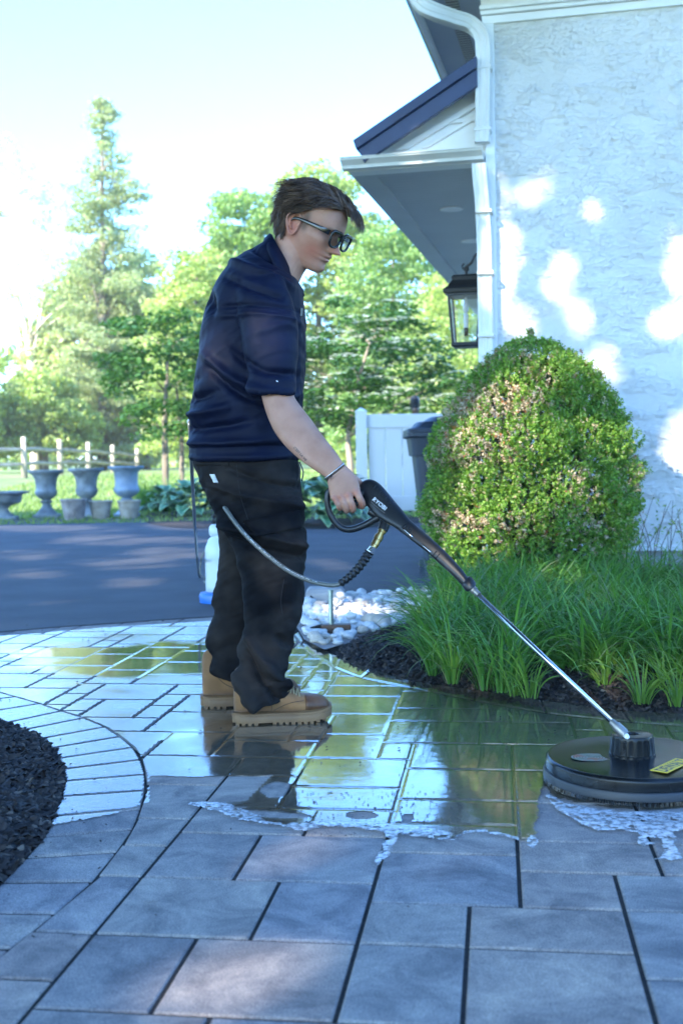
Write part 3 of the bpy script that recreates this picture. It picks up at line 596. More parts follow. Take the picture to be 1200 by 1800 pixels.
def tree(name, base, label, cat, crown_pts, radii, mat, leaf, per, trunk, seed, group=None, up=0.5, flat=0.6, bark=None, limbs=10, aspect=0.6, hollow=0.5):
    """trunk: list of (point, radius); crown_pts: clump centres"""
    root = empty(name, base, label, cat, group); rg = random.Random(seed)
    mb = MB(); pts = [Vector(p) for p, r in trunk]; mb.tube(pts, [r for p, r in trunk], 9, smooth=4)
    if limbs:
        idx = list(range(len(crown_pts))); rg.shuffle(idx)
        for i in idx[:limbs]:
            c = Vector(crown_pts[i]); p = min(pts[1:], key=lambda q: abs(q.z-(c.z-0.35*(c-q).length)) + 0.1*(c-q).length); r0 = max(0.010, trunk[0][1]*0.2)
            mid = p.lerp(c, 0.5)+Vector((rg.uniform(-.15, .15), rg.uniform(-.15, .15), 0.06*(c-p).length)); mb.tube([p, mid, c], [r0, r0*0.6, r0*0.2], 6, smooth=3)
    mb.build('trunk', bark or m_bark, root, smooth=True)
    leaves('crown', mat, clump_cloud(crown_pts, radii, per, seed, flat, hollow), leaf, root, up=up, seed=seed, aspect=aspect)
    return root
def crownfill(Y, outline, n, r, seed, depth=1.0, lo=0.0, dscale=None):
    """random clump centres inside a pixel outline, spread in true depth about Y; returns centres, radii (metres)"""
    rg = np.random.default_rng(seed); xs = [p[0] for p in outline]; ys = [p[1] for p in outline]; C = []; Rr = []
    cx = (min(xs)+max(xs))/2; hwid = (max(xs)-min(xs))/2
    while len(C) < n:
        px, py = rg.uniform(min(xs), max(xs)), rg.uniform(min(ys), max(ys))
        if not inpoly(np.array([px]), np.array([py]), outline)[0]: continue
        k = math.sqrt(max(0.05, 1-((px-cx)/hwid)**2)); yy = Y+rg.uniform(-1, 1)*depth*k
        C.append(tuple(P(px, py, yy))); Rr.append(r*rg.uniform(0.6, 1.3))
    return C, Rr
def gz(x, y): return float(lawn_z(np.array(x), np.array(y)))
m_lf_dog = leafmat('leaf_mid_green', (0.030, 0.095, 0.025), (0.07, 0.17, 0.04), 0.40)
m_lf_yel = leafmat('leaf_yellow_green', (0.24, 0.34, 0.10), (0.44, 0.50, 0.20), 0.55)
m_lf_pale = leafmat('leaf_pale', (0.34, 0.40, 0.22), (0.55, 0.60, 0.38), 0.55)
m_lf_con = leafmat('leaf_conifer', (0.20, 0.27, 0.14), (0.42, 0.46, 0.24), 0.5)
m_lf_deep = leafmat('leaf_deep', (0.14, 0.26, 0.08), (0.30, 0.42, 0.15), 0.5)
m_flower = leafmat('white_bract', (0.55, 0.62, 0.50), (0.75, 0.78, 0.68), 0.3, tint=(1, 1, 0.9))
# small dark tree left of the man (two stems), about 24 m off
Y = 23.5
ol = [(205, 560), (255, 552), (300, 552), (350, 560), (395, 590), (420, 680), (400, 740), (330, 765), (270, 770), (215, 745), (175, 720), (165, 695), (200, 670), (178, 640), (210, 610)]
C, Rr = crownfill(Y, ol, 58, 0.42, 1, 1.1)
b0 = P(291, 855, Y); b0.z = gz(b0.x, Y)
tree('maple_tree', b0, 'small dark green layered tree on two thin stems, left of the man', 'tree', C, Rr, m_lf_dog, 0.13, 430,
     [(b0, 0.075), (P(291, 810, Y), 0.07), (P(290, 760, Y), 0.06), (P(292, 690, Y), 0.045), (P(296, 610, Y), 0.02)], 21, flat=0.33, up=0.9, limbs=26)
t = [o for o in S.collection.objects if o.name == 'maple_tree'][0]
mb = MB(); q = P(318, 850, Y+0.6); q.z = gz(q.x, q.y); mb.tube([q, P(320, 800, Y+0.6), P(317, 740, Y+0.4), P(310, 680, Y)], [0.06, 0.055, 0.045, 0.02], 9, smooth=4); mb.build('trunk', m_bark, t, smooth=True)
# flowering dogwood right of the man
Y = 21.5
ol = [(560, 560), (600, 528), (650, 520), (700, 535), (750, 560), (790, 600), (815, 650), (810, 700), (770, 735), (700, 735), (640, 745), (600, 755), (530, 740), (500, 700), (520, 620)]
C, Rr = crownfill(Y, ol, 80, 0.42, 2, 1.3)
b0 = P(617, 870, Y); b0.z = gz(b0.x, Y)
dw = tree('dogwood_tree', b0, 'dark green dogwood with tiers of white flowers, between the man and the lantern', 'tree', C, Rr, m_lf_dog, 0.12, 450,
     [(b0, 0.07), (P(616, 820, Y), 0.065), (P(612, 770, Y), 0.05), (P(625, 690, Y), 0.04), (P(650, 600, Y), 0.02)], 22, flat=0.3, up=1.0, limbs=30)
fl_ = []
rg = np.random.default_rng(5)
for c, r in zip(C, Rr):
    n = rg.integers(6, 24)
    for _ in range(n):
        a_ = rg.uniform(0, 6.28); q = math.sqrt(rg.random())*r; fl_.append((c[0]+q*math.cos(a_), c[1]+q*math.sin(a_), c[2]+0.3*r*math.sqrt(max(0, 1-(q/r)**2))+0.03))
leaves('flowers', m_flower, np.array(fl_), 0.10, dw, up=2.5, seed=6, aspect=0.95, fold=0.05)
# tall conifer
Y = 57.0
top = P(180, 168, Y); bse = P(180, 812, Y); bse.z = gz(bse.x, Y)
C, Rr = [], []; rg = random.Random(8); Hh = top.z-bse.z; ppmC = FPX/Y
z = 0.4
while z < Hh-0.25:
    f = z/Hh; rad = (0.35+3.7*(1-f)**0.8)*(0.8+0.35*rg.random()) if f > 0.25 else 3.6*(0.7+0.3*rg.random())
    nb = 6 if f < 0.8 else 4
    for k in range(nb):
        a_ = rg.uniform(0, 6.28); rr = rad*rg.uniform(0.7, 1.15); m_ = max(2, int(rr/0.5))
        if rg.random() < 0.12: continue
        for j in range(1, m_+1):
            q = rr*j/m_; C.append((top.x+q*math.cos(a_), Y+q*math.sin(a_), bse.z+z-0.10*q+0.06*q*q/max(rr, .1)*2)); Rr.append(0.34+0.22*(1-j/m_)+0.12*rg.random())
    z += 0.42+0.3*(1-f)*rg.random()
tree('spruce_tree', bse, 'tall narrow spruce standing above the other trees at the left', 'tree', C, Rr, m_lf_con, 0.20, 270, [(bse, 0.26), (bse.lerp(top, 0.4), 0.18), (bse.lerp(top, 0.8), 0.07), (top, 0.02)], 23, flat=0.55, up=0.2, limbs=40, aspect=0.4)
# pale forked tree at the far left
Y = 60.0
b0 = P(62, 815, Y); b0.z = gz(b0.x, Y)
C, Rr = crownfill(Y, [(-60, 230), (20, 240), (90, 330), (150, 420), (140, 560), (60, 520), (-60, 600)], 60, 0.62, 31, 2.5)
pt = tree('forked_tree', b0, 'pale bare looking tree with a forked trunk and thin leaves at the left edge', 'tree', C, Rr, m_lf_pale, 0.15, 200,
     [(b0, 0.25), (P(61, 700, Y), 0.23), (P(50, 600, Y), 0.18), (P(30, 520, Y), 0.12), (P(12, 470, Y), 0.08), (P(-5, 380, Y), 0.03)], 32, flat=0.7, up=0.1, limbs=34, bark=m_bark_pale)
mb = MB(); mb.tube([P(57, 640, Y), P(70, 560, Y), P(88, 470, Y), P(105, 390, Y)], [0.09, 0.07, 0.05, 0.03], 8, smooth=4); mb.tube([P(56, 600, Y), P(50, 500, Y), P(52, 400, Y)], [0.08, 0.05, 0.02], 8, smooth=4); mb.build('fork', m_bark_pale, pt, smooth=True)
# mass of broad trees behind
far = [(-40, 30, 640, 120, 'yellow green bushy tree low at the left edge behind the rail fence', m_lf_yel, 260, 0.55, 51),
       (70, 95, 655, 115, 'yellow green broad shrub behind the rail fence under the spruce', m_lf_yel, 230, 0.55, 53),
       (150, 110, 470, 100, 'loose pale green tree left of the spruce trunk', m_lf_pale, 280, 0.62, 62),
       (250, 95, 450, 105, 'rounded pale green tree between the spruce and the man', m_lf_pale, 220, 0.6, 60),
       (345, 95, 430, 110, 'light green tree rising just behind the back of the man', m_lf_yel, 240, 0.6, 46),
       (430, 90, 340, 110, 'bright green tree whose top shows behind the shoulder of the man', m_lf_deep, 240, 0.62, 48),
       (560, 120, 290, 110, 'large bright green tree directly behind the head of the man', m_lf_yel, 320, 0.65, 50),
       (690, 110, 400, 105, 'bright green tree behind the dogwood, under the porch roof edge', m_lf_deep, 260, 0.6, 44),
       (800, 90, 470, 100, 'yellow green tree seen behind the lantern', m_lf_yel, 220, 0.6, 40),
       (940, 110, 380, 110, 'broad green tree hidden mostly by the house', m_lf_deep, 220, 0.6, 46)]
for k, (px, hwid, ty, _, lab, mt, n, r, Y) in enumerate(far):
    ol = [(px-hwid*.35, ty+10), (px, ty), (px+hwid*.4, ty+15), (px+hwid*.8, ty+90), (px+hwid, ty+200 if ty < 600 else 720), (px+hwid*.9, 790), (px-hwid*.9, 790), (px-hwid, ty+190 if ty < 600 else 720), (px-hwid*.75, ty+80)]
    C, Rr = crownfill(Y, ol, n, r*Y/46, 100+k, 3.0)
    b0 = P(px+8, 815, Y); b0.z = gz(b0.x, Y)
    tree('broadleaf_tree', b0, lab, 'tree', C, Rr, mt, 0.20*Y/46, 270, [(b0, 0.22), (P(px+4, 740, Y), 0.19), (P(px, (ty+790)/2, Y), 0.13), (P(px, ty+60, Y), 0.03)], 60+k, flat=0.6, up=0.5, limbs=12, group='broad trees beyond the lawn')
# distant wood closing the horizon (stuff)
rg = np.random.default_rng(77); C = []; Rr = []
for k in range(420):
    a_ = rg.uniform(-0.75, 0.75); d = rg.uniform(75, 110); z = 0.5+rg.random()**1.3*7.5*(0.6+0.4*math.sin(a_*9+1)**2); C.append((d*math.sin(a_), d*math.cos(a_), z)); Rr.append(rg.uniform(1.2, 2.4))
o = leaves('far_wood', m_lf_yel, clump_cloud(C, Rr, 26, 9, 0.7, 0.4), 0.75, seed=4); tag(o, 'far band of bright woodland beyond the lawn and rail fence', 'woodland', kind='stuff')
# ---------------------------------------------------------------- split rail fence
m_rail = M('weathered_rail', (0.30, 0.26, 0.20), 0.85, col2=(0.44, 0.39, 0.31), vscale=3, bump=0.5, bscale=30, bdist=0.01)
posts = [(-75, 762, 35.5), (42, 768, 38), (105, 772, 41), (155, 777, 44), (198, 782, 47), (241, 788, 50)]
pb = [P(x, y, d) for x, y, d in posts]; fr0 = Vector((pb[1].x, pb[1].y, gz(pb[1].x, pb[1].y)))
rf = empty('rail_fence', fr0, 'pale split rail wooden fence with two rails across the lawn at the left', 'fence')
for q in pb:
    g = gz(q.x, q.y)-0.05; mb = MB(); mb.loft([rrect(q.x, q.y, g, 0.085, 0.085, 0.03, 2), rrect(q.x, q.y, q.z-0.06, 0.078, 0.078, 0.03, 2), rrect(q.x, q.y, q.z, 0.06, 0.06, 0.03, 2)]); mb.build('post', m_rail, rf, smooth=True)
for i in range(len(pb)-1):
    for f in (0.30, 0.66):
        a_, c_ = pb[i].copy(), pb[i+1].copy(); ga, gc = gz(a_.x, a_.y), gz(c_.x, c_.y); a_.z = a_.z-(a_.z-ga)*f; c_.z = c_.z-(c_.z-gc)*f
        d = (c_-a_).normalized(); a_ += d*0.09; c_ -= d*0.09
        mb = MB(); mb.tube([a_, a_.lerp(c_, 0.3)+Vector((0, 0, 0.02)), a_.lerp(c_, 0.7)-Vector((0, 0, 0.02)), c_], [0.05, 0.075, 0.07, 0.05], 6); mb.build('rail', m_rail, rf)
# ---------------------------------------------------------------- urns and pots along the driveway edge
m_urn = M('urn_stone', (0.13, 0.15, 0.16), 0.75, col2=(0.30, 0.33, 0.34), vscale=5, bump=0.5, bscale=50, bdist=0.004)
m_urnb = M('urn_blue_grey', (0.14, 0.19, 0.26), 0.6, col2=(0.26, 0.33, 0.41), vscale=4, bump=0.3, bscale=50, bdist=0.003)
m_pot = M('pot_stone', (0.20, 0.175, 0.165), 0.85, col2=(0.36, 0.32, 0.29), vscale=9, bump=0.6, bscale=70, bdist=0.004)
m_soil = M('soil', (0.03, 0.022, 0.016), 0.95, bump=0.8, bscale=60)
def flute(a_, z): return 1
def urn(px, pyb, pyt, prof, mat, label, name='garden_urn', cat='urn', sq=0.2, group='urns along the driveway edge', fl=None, soil=None):
    g = G(px, pyb); D = g.y; h = P(px, pyt, D).z; root = empty(name, (g.x, g.y, 0), label, cat, group)
    if sq: mb = MB(); mb.box((g.x, g.y, 0.03), (2*sq, 2*sq, 0.05), Matrix.Rotation(0.1, 3, 'Z')); mb.build('plinth', mat, root, bevel=0.008)
    cut = fl or (lambda a_, z: 1.0)
    mb = MB(); mb.lathe([(r, 0.0553+z*(h-0.0553)) for r, z in prof], (g.x, g.y, 0), 72, flute=lambda a_, z: cut(a_, (z-0.0553)/(h-0.0553)), cap=False); mb.build('bowl', mat, root, angle=50)
    r_, z_ = soil; mb = MB(); mb.lathe([(0.005, 0.02), (r_, 0), (r_*0.98, -0.01)], (g.x, g.y, 0.0553+z_*(h-0.0553)), 30); mb.build('soil', m_soil, root, smooth=True)
    return root
def fl1(a_, z):
    if 0.36 < z < 0.58: return 1+0.05*abs(math.sin(a_*10))*math.sin((z-0.36)/0.22*math.pi)
    if z > 0.955: return 1+0.012*math.cos(a_*36)
    return 1
def fl2(a_, z):
    if 0.36 < z < 0.56: return 1+0.05*abs(math.sin(a_*10))*math.sin((z-0.36)/0.2*math.pi)
    if 0.56 <= z < 0.92: return 1+0.02*abs(math.sin(a_*11))
    return 1
pA = [(0.175, 0), (0.165, 0.03), (0.115, 0.10), (0.075, 0.18), (0.065, 0.24), (0.095, 0.275), (0.095, 0.30), (0.07, 0.325), (0.11, 0.36), (0.155, 0.42), (0.172, 0.50), (0.168, 0.545), (0.16, 0.56), (0.165, 0.68), (0.185, 0.82), (0.225, 0.90), (0.28, 0.945), (0.288, 0.965), (0.285, 1.0), (0.255, 1.0), (0.20, 0.93), (0.16, 0.88)]
pB = [(0.175, 0), (0.165, 0.03), (0.115, 0.10), (0.075, 0.18), (0.065, 0.24), (0.10, 0.28), (0.10, 0.30), (0.07, 0.325), (0.12, 0.36), (0.175, 0.42), (0.20, 0.48), (0.195, 0.54), (0.182, 0.56), (0.18, 0.70), (0.19, 0.86), (0.215, 0.91), (0.285, 0.95), (0.292, 0.97), (0.288, 1.0), (0.26, 1.0), (0.19, 0.93), (0.16, 0.88)]
urn(83, 910, 826, pA, m_urn, 'tall grey stone urn with fluted base, leftmost of the three tall urns', fl=fl1, soil=(0.17, 0.9))
urn(154, 909, 823, pA, m_urn, 'tall grey urn in the middle of the row, behind two small pots', fl=fl1, soil=(0.17, 0.9))
urn(224, 908, 819, pB, m_urnb, 'tall blue grey urn with vertical fluting at the right end of the row', fl=fl2, soil=(0.17, 0.9))
pC = [(0.16, 0), (0.15, 0.06), (0.09, 0.16), (0.07, 0.30), (0.10, 0.42), (0.18, 0.48), (0.25, 0.55), (0.275, 0.66), (0.275, 0.80), (0.30, 0.88), (0.385, 0.93), (0.39, 1.0), (0.34, 1.0), (0.28, 0.93), (0.2, 0.86)]
urn(8, 914, 864, pC, m_urn, 'low wide dark stone bowl urn with scalloped rim at the left edge', fl=lambda a_, z: 1+(0.03*abs(math.sin(a_*14)) if z > 0.9 else (0.03*abs(math.sin(a_*16)) if 0.5 < z < 0.85 else 0)), soil=(0.27, 0.9))
def pot(px, pyb, pyt, r, mat, label):
    g = G(px, pyb); h = P(px, pyt, g.y).z; root = empty('lattice_pot', (g.x, g.y, 0), label, 'pot', 'small pots in front of the urns')
    n = 96; rings = []
    for k in range(21):
        f = k/20; rr = r*(0.68+0.30*f); z = h*f; ring = []
        if f > 0.86: rr = r*1.03
        for j in range(n):
            a_ = 2*math.pi*j/n; bmp = 0
            if 0.12 < f < 0.84: bmp = 0.035*max(abs(math.sin(a_*8+f*9)), abs(math.sin(a_*8-f*9)))**4
            ring.append(Vector((g.x+rr*(1+bmp)*math.cos(a_), g.y+rr*(1+bmp)*math.sin(a_), z)))
        rings.append(ring)
    for rr, z in ((r*0.9, h), (r*0.85, h*0.86)): rings.append([Vector((g.x+rr*math.cos(2*math.pi*j/n), g.y+rr*math.sin(2*math.pi*j/n), z)) for j in range(n)])
    mb = MB(); mb.loft(rings, cap=False); mb.build('lattice_wall', mat, root, angle=50)
    mb = MB(); mb.lathe([(0.004, 0.01), (r*0.86, 0)], (g.x, g.y, h*0.87), 24); mb.build('soil', m_soil, root, smooth=True)
pot(131, 915, 877, 0.20, m_pot, 'small mauve grey lattice pot between the first and second tall urns')
m_pot2 = M('pot_sand', (0.28, 0.25, 0.20), 0.85, col2=(0.44, 0.40, 0.33), vscale=9, bump=0.6, bscale=70, bdist=0.004)
pot(178, 913, 880, 0.18, m_pot2, 'small sand coloured lattice pot in front of the middle urn')
pot(228, 912, 879, 0.18, m_pot2, 'small sand coloured lattice pot in front of the right urn')
# ================================================================ SHADE: two broad trees behind the camera, whose crowns shade the patio and the house front
SX, SY = SUN_DIR.x/SUN_DIR.z, SUN_DIR.y/SUN_DIR.z
def gproj(p): return np.array([p[0]-p[2]*SX, p[1]-p[2]*SY])
holes = []
def hole(fn, cx, cy, rx, ry, rot=0.0, soft=0.0):
    """gap in the crown that lets the sun reach the pixel ellipse on the surface fn(px,py)->point"""
    c = gproj(fn(cx, cy)); ca, sa = math.cos(R(rot)), math.sin(R(rot))
    e1 = gproj(fn(cx+rx*ca, cy+rx*sa))-c; e2 = gproj(fn(cx-ry*sa, cy+ry*ca))-c
    Mx = np.linalg.inv(np.stack([e1, e2], 1)); holes.append((c, Mx))
def fw(px, py): q = HW(px, py, 0); return HL(q[0], 0, q[1])
def fg(px, py): return G(px, py)
def fY(Y): return lambda px, py: P(px, py, Y)
for a_ in [(938, 334, 66, 30, -38), (895, 450, 34, 60, 14), (985, 490, 40, 70, 12), (1196, 465, 34, 80, 0), (1180, 568, 60, 34, -25), (1062, 645, 44, 40, 0), (1150, 862, 75, 100, 20), (1200, 780, 44, 70, 0), (905, 565, 50, 44, 0), (1020, 560, 26, 44, 15), (868, 520, 16, 110, 0), (1120, 935, 80, 30, 0), (1035, 375, 24, 36, 30)]: hole(fw, a_[0], a_[1], a_[2]*0.68, a_[3]*0.68, a_[4])
for a_ in [(700, 222, 40, 28, -30), (855, 480, 16, 80, 0), (720, 276, 90, 9, 0), (846, 330, 12, 60, 0), (770, 270, 40, 8, 0)]: hole(fY(8.0), *a_)
for a_ in [(810, 740, 60, 75, 20), (860, 680, 70, 55, 0), (785, 880, 50, 90, 0), (920, 700, 55, 55, 0), (970, 800, 85, 80, 10), (880, 850, 70, 90, 0), (1010, 880, 65, 70, 0), (950, 635, 60, 34, 0), (1060, 780, 36, 60, 0), (830, 970, 70, 50, 0), (930, 930, 60, 50, 0), (1100, 770, 26, 60, 0)]: hole(fY(6.75), *a_)
for a_ in [(50, 975, 60, 13, 0), (232, 1026, 50, 12, 0), (60, 1010, 50, 9, 0), (180, 950, 110, 11, 0), (300, 972, 80, 11, 0), (60, 930, 140, 7, 0), (240, 992, 90, 11, 0), (320, 925, 60, 8, 0), (575, 990, 40, 8, 10), (600, 1005, 20, 5, 10), (620, 1078, 55, 18, 0), (700, 1085, 25, 12, 0), (330, 950, 60, 6, 0),
           (1150, 1215, 80, 26, 0), (930, 1120, 60, 16, 0), (820, 1130, 40, 14, 0), (1050, 1080, 60, 12, 0), (1180, 1170, 30, 15, 0)]: hole(fg, *a_)
for a_ in [(285, 1575, 36, 70, -16), (225, 1690, 80, 60, 0), (440, 1725, 110, 80, 0), (490, 1500, 90, 32, 0), (390, 1790, 90, 30, 0)]: hole(fg, *a_)
for a_ in [(515, 455, 34, 40, 0), (505, 985, 62, 74, 0), (492, 580, 62, 60, 0), (485, 1135, 54, 50, 0), (420, 862, 44, 34, 30), (560, 1245, 40, 30, 0), (400, 1160, 30, 30, 0)]: hole(fY(3.62), *a_)
rg = np.random.default_rng(42); n = 330000
gx = rg.uniform(-12, 12, n); gy = rg.uniform(-1.5, 25.5, n); hh = rg.uniform(8.2, 11.5, n)
# uneven far and left border
edge = 20.3+4.5*vnoise(gx, gx*0, 0.5, 4)-1.0; keep = gy < edge
keep &= ~((gx > 1.0+0.6*gy) & (gy < 0))
g2 = np.stack([gx, gy], 1); wob = np.stack([vnoise(gx, gy, 5.0, 1)-.5, vnoise(gx, gy, 5.0, 2)-.5], 1)
def hole_dist(g2, wob):
    dm = np.full(len(g2), 9.0)
    for c, Mx in holes:
        rr = 1/math.sqrt(abs(np.linalg.det(Mx))); near = np.abs(g2-c).max(1) < 4.0
        q = (g2[near]-c)@Mx.T+wob[near]*1.2; dm[near] = np.minimum(dm[near], (np.sqrt((q**2).sum(1))-1)*rr)
    return dm
keep &= hole_dist(g2, wob) > 0.085
# a little of the general thinness of a crown
keep &= ~(vnoise(gx, gy, 2.1, 9) > 0.80)
gx, gy, hh = gx[keep], gy[keep], hh[keep]
C = np.stack([gx+hh*SX, gy+hh*SY, hh], 1); size1 = np.full(len(C), 0.19)
# finer twigs and small leaves round the gaps
n2 = 900000; gx = rg.uniform(-6, 9, n2); gy = rg.uniform(-1.5, 16, n2); hh = rg.uniform(8.2, 11.5, n2); g2 = np.stack([gx, gy], 1); wob = np.stack([vnoise(gx, gy, 5.0, 1)-.5, vnoise(gx, gy, 5.0, 2)-.5], 1)
dm = hole_dist(g2, wob); keep = ((dm > 0.012) & (dm < 0.13)) | ((dm <= 0.012) & (rg.random(n2) < 0.07)); C = np.concatenate([C, np.stack([gx+hh*SX, gy+hh*SY, hh], 1)[keep]]); size1 = np.concatenate([size1, np.full(int(keep.sum()), 0.07)])
m_shade = leafmat('shade_leaf', (0.03, 0.07, 0.02), (0.07, 0.13, 0.03), 0.25)
trunks = [Vector((-8.5, -9.5, 0)), Vector((-13.5, -1.5, 0))]
d = np.stack([np.hypot(C[:, 0]-t.x-0.5, C[:, 1]-t.y-2) for t in trunks], 1); own = d.argmin(1)
for k, t in enumerate(trunks):
    root = empty('shade_tree', t, ['broad leafy tree standing behind the viewer, casting dappled shade over the patio', 'second broad leafy tree left of the viewer, shading the driveway and house front'][k], 'tree', 'trees that shade the patio')
    mb = MB(); mb.tube([t, t+Vector((0.1, 0.1, 3)), t+Vector((0.2, 0.5, 6)), t+Vector((0.4, 1.2, 9))], [0.32, 0.26, 0.2, 0.1], 12, smooth=4)
    rr = random.Random(k)
    for i in range(14):
        a_ = rr.uniform(0, 6.28); q = rr.uniform(2, 5.5); s = t+Vector((0.2, 0.6, rr.uniform(5, 7.5))); mb.tube([s, s+Vector((q*.5*math.cos(a_), q*.5*math.sin(a_), 1.3)), s+Vector((q*math.cos(a_), q*math.sin(a_), 2.6))], [0.1, 0.07, 0.02], 6, smooth=3)
    mb.build('trunk', m_bark, root, smooth=True)
    leaves('crown', m_shade, C[own == k], size1[own == k], root, up=0.3, seed=50+k, aspect=0.75)
# ================================================================ PERSON
SE = 28
def sring(A, B, hd, Y, e=2.2, n=SE, Yb=None):
    """cross-section whose side silhouette runs from pixel A (back) to pixel B (front), half thickness hd in depth"""
    a_ = P(A[0], A[1], Y); b_ = P(B[0], B[1], Y if Yb is None else Yb); c = (a_+b_)/2; mj = (b_-a_)/2; out = []
    for k in range(n):
        t = 2*math.pi*k/n; ct, st = math.cos(t), math.sin(t)
        out.append(c+mj*math.copysign(abs(ct)**(2/e), ct)+Vector((0, hd, 0))*math.copysign(abs(st)**(2/e), st))
    return out
def resample_rings(rings, k=3):
    out = []; n = len(rings[0]); m = len(rings)
    for i in range(m-1):
        for j in range(k):
            t = j/k; p0, p1, p2, p3 = rings[max(i-1, 0)], rings[i], rings[i+1], rings[min(i+2, m-1)]
            out.append([0.5*((2*p1[q])+(p2[q]-p0[q])*t+(2*p0[q]-5*p1[q]+4*p2[q]-p3[q])*t*t+(3*p1[q]-p0[q]-3*p2[q]+p3[q])*t**3) for q in range(n)])
    out.append(rings[-1]); return out
def fuse(mb, name, vox, smooth_it=3, parent=None, mat=None, sf=0.5):
    """join the lofted volumes of mb into one continuous skin"""
    o = mb.build(name+'_src', mat)
    r = o.modifiers.new('r', 'REMESH'); r.mode = 'VOXEL'; r.voxel_size = vox; r.adaptivity = 0
    if smooth_it: s = o.modifiers.new('s', 'SMOOTH'); s.factor = sf; s.iterations = smooth_it
    dg = bpy.context.evaluated_depsgraph_get(); me = bpy.data.meshes.new_from_object(o.evaluated_get(dg)); me.name = name
    bpy.data.objects.remove(o, do_unlink=True)
    no = link(bpy.data.objects.new(name, me)); me.polygons.foreach_set('use_smooth', [True]*len(me.polygons))
    if parent is not None: setparent(no, parent)
    return no
def to_px(V):
    """photograph pixel of world points (n,3)"""
    v = V-np.array([0, 0, CH]); cp, sp = math.cos(PITCH), math.sin(PITCH)
    zc = v[:, 1]*cp-v[:, 2]*sp; yc = v[:, 1]*sp+v[:, 2]*cp; x = v[:, 0]/zc; y = yc/zc; c, s = math.cos(ROLL), math.sin(ROLL)
    return np.stack([600+(x*c-y*s)*FPX, 900-(x*s+y*c)*FPX], 1)
def getV(o): V = np.empty(len(o.data.vertices)*3, np.float32); o.data.vertices.foreach_get('co', V); return V.reshape(-1, 3).astype(float)
def getN(o): V = np.empty(len(o.data.vertices)*3, np.float32); o.data.vertices.foreach_get('normal', V); return V.reshape(-1, 3).astype(float)
def setV(o, V): o.data.vertices.foreach_set('co', V.astype(np.float32).ravel()); o.data.update()
FOLD = 2.7
def folds(o, strokes, noise_amp=0.0, nscale=14.0, ymax=None, low=None):
    """sculpt creases: strokes = (pixel polyline, amplitude m, width px); worked on the side that faces the camera"""
    V = getV(o); Nn = getN(o); mw = np.array(o.matrix_world); px = to_px(V@mw[:3, :3].T+mw[:3, 3]); D = np.zeros(len(V))
    front = np.clip((-0.05-Nn[:, 1])/0.45, 0, 1)
    if ymax is not None: front *= (V[:, 1] < ymax)
    for pl, amp, wd in strokes:
        pl = [tuple(q) for q in pl]; sp = spline([(x, y, 0) for x, y in pl], 5)[0]; wd = wd*0.55; best = np.full(len(V), 1e9); tt = np.zeros(len(V)); m = len(sp)-1
        for i in range(m):
            a_ = np.array(sp[i][:2]); b_ = np.array(sp[i+1][:2]); d = b_-a_; l2 = (d**2).sum()+1e-9
            t = np.clip(((px-a_)@d)/l2, 0, 1); dd = np.hypot(*(px-a_-t[:, None]*d).T); u = dd < best; best = np.where(u, dd, best); tt = np.where(u, (i+t)/m, tt)
        D += FOLD*amp*np.exp(-(best/wd)**2)*np.clip(np.sin(np.clip(tt, 0.02, 0.98)*math.pi)*1.8, 0.15, 1)*front
    if noise_amp:
        u_ = V[:, 0]*0.8+V[:, 2]*0.55+V[:, 1]*0.8; v_ = V[:, 2]*1.5-V[:, 0]*0.6+V[:, 1]*0.5
        r1 = 1-np.abs(vnoise(u_, v_, nscale, 3, 2)-0.5)*4; r2 = 1-np.abs(vnoise(u_*0.7, v_*1.5, nscale*1.9, 7, 2)-0.5)*4
        k = noise_amp if low is None else np.where(px[:, 1] > low[0], low[1], noise_amp)*1.0
        if low is not None: f_ = np.clip((px[:, 1]-low[0]+60)/120, 0, 1); k = noise_amp*(1-f_)+low[1]*f_
        D += k*(np.clip(r1, -0.4, 1)*0.9+np.clip(r2, -0.4, 1)*0.45-0.5)
    setV(o, V+Nn*D[:, None])
def zz(L_, s, ox, oy): return [(ox+x/s, oy+y/s) for x, y in L_]
SR = tuple
m_skin = M('skin', (0.37, 0.185, 0.125), 0.5, spec=0.35, col2=(0.43, 0.225, 0.155), vscale=22, bump=0.12, bscale=380, bdist=0.0008, sss=0.15)
# warmer cheeks, ears, lips and knuckles: skin colour, kept in a vertex attribute
N = m_skin.node_tree.nodes; L = m_skin.node_tree.links; b = N['Principled BSDF']; at = N.new('ShaderNodeAttribute'); at.attribute_name = 'tone'
src = b.inputs['Base Color'].links[0].from_socket; mxx = N.new('ShaderNodeMixRGB'); mxx.blend_type = 'MULTIPLY'; mxx.inputs[0].default_value = 1; L.new(src, mxx.inputs[1]); L.new(at.outputs['Color'], mxx.inputs[2]); L.new(mxx.outputs[0], b.inputs['Base Color'])
m_navy = M('navy_knit', (0.0024, 0.0048, 0.019), 0.62, var=0.18, vscale=10, bump=0.35, bscale=900, bdist=0.0008, sheen=0.0, spec=0.18)
m_trou = M('black_canvas', (0.0028, 0.0028, 0.004), 0.8, col2=(0.026, 0.021, 0.0185), vscale=6, bump=0.5, bscale=700, bdist=0.0008, sheen=0.0, spec=0.12)
m_hair = M('hair', (0.05, 0.028, 0.017), 0.36, col2=(0.13, 0.075, 0.042), vscale=30, spec=0.5, island=0.35)
m_black = M('black_plastic', (0.010, 0.011, 0.013), 0.38, bump=0.12, bscale=500, bdist=0.0006, var=0.1, vscale=8)
m_blackg = M('black_gloss', (0.006, 0.006, 0.007), 0.15, spec=0.6)
person = empty('person', (G(500, 1280).x, 3.9, 0), 'young man in navy polo shirt, black work trousers and tan boots holding a spray gun', 'person')
YB = 3.93
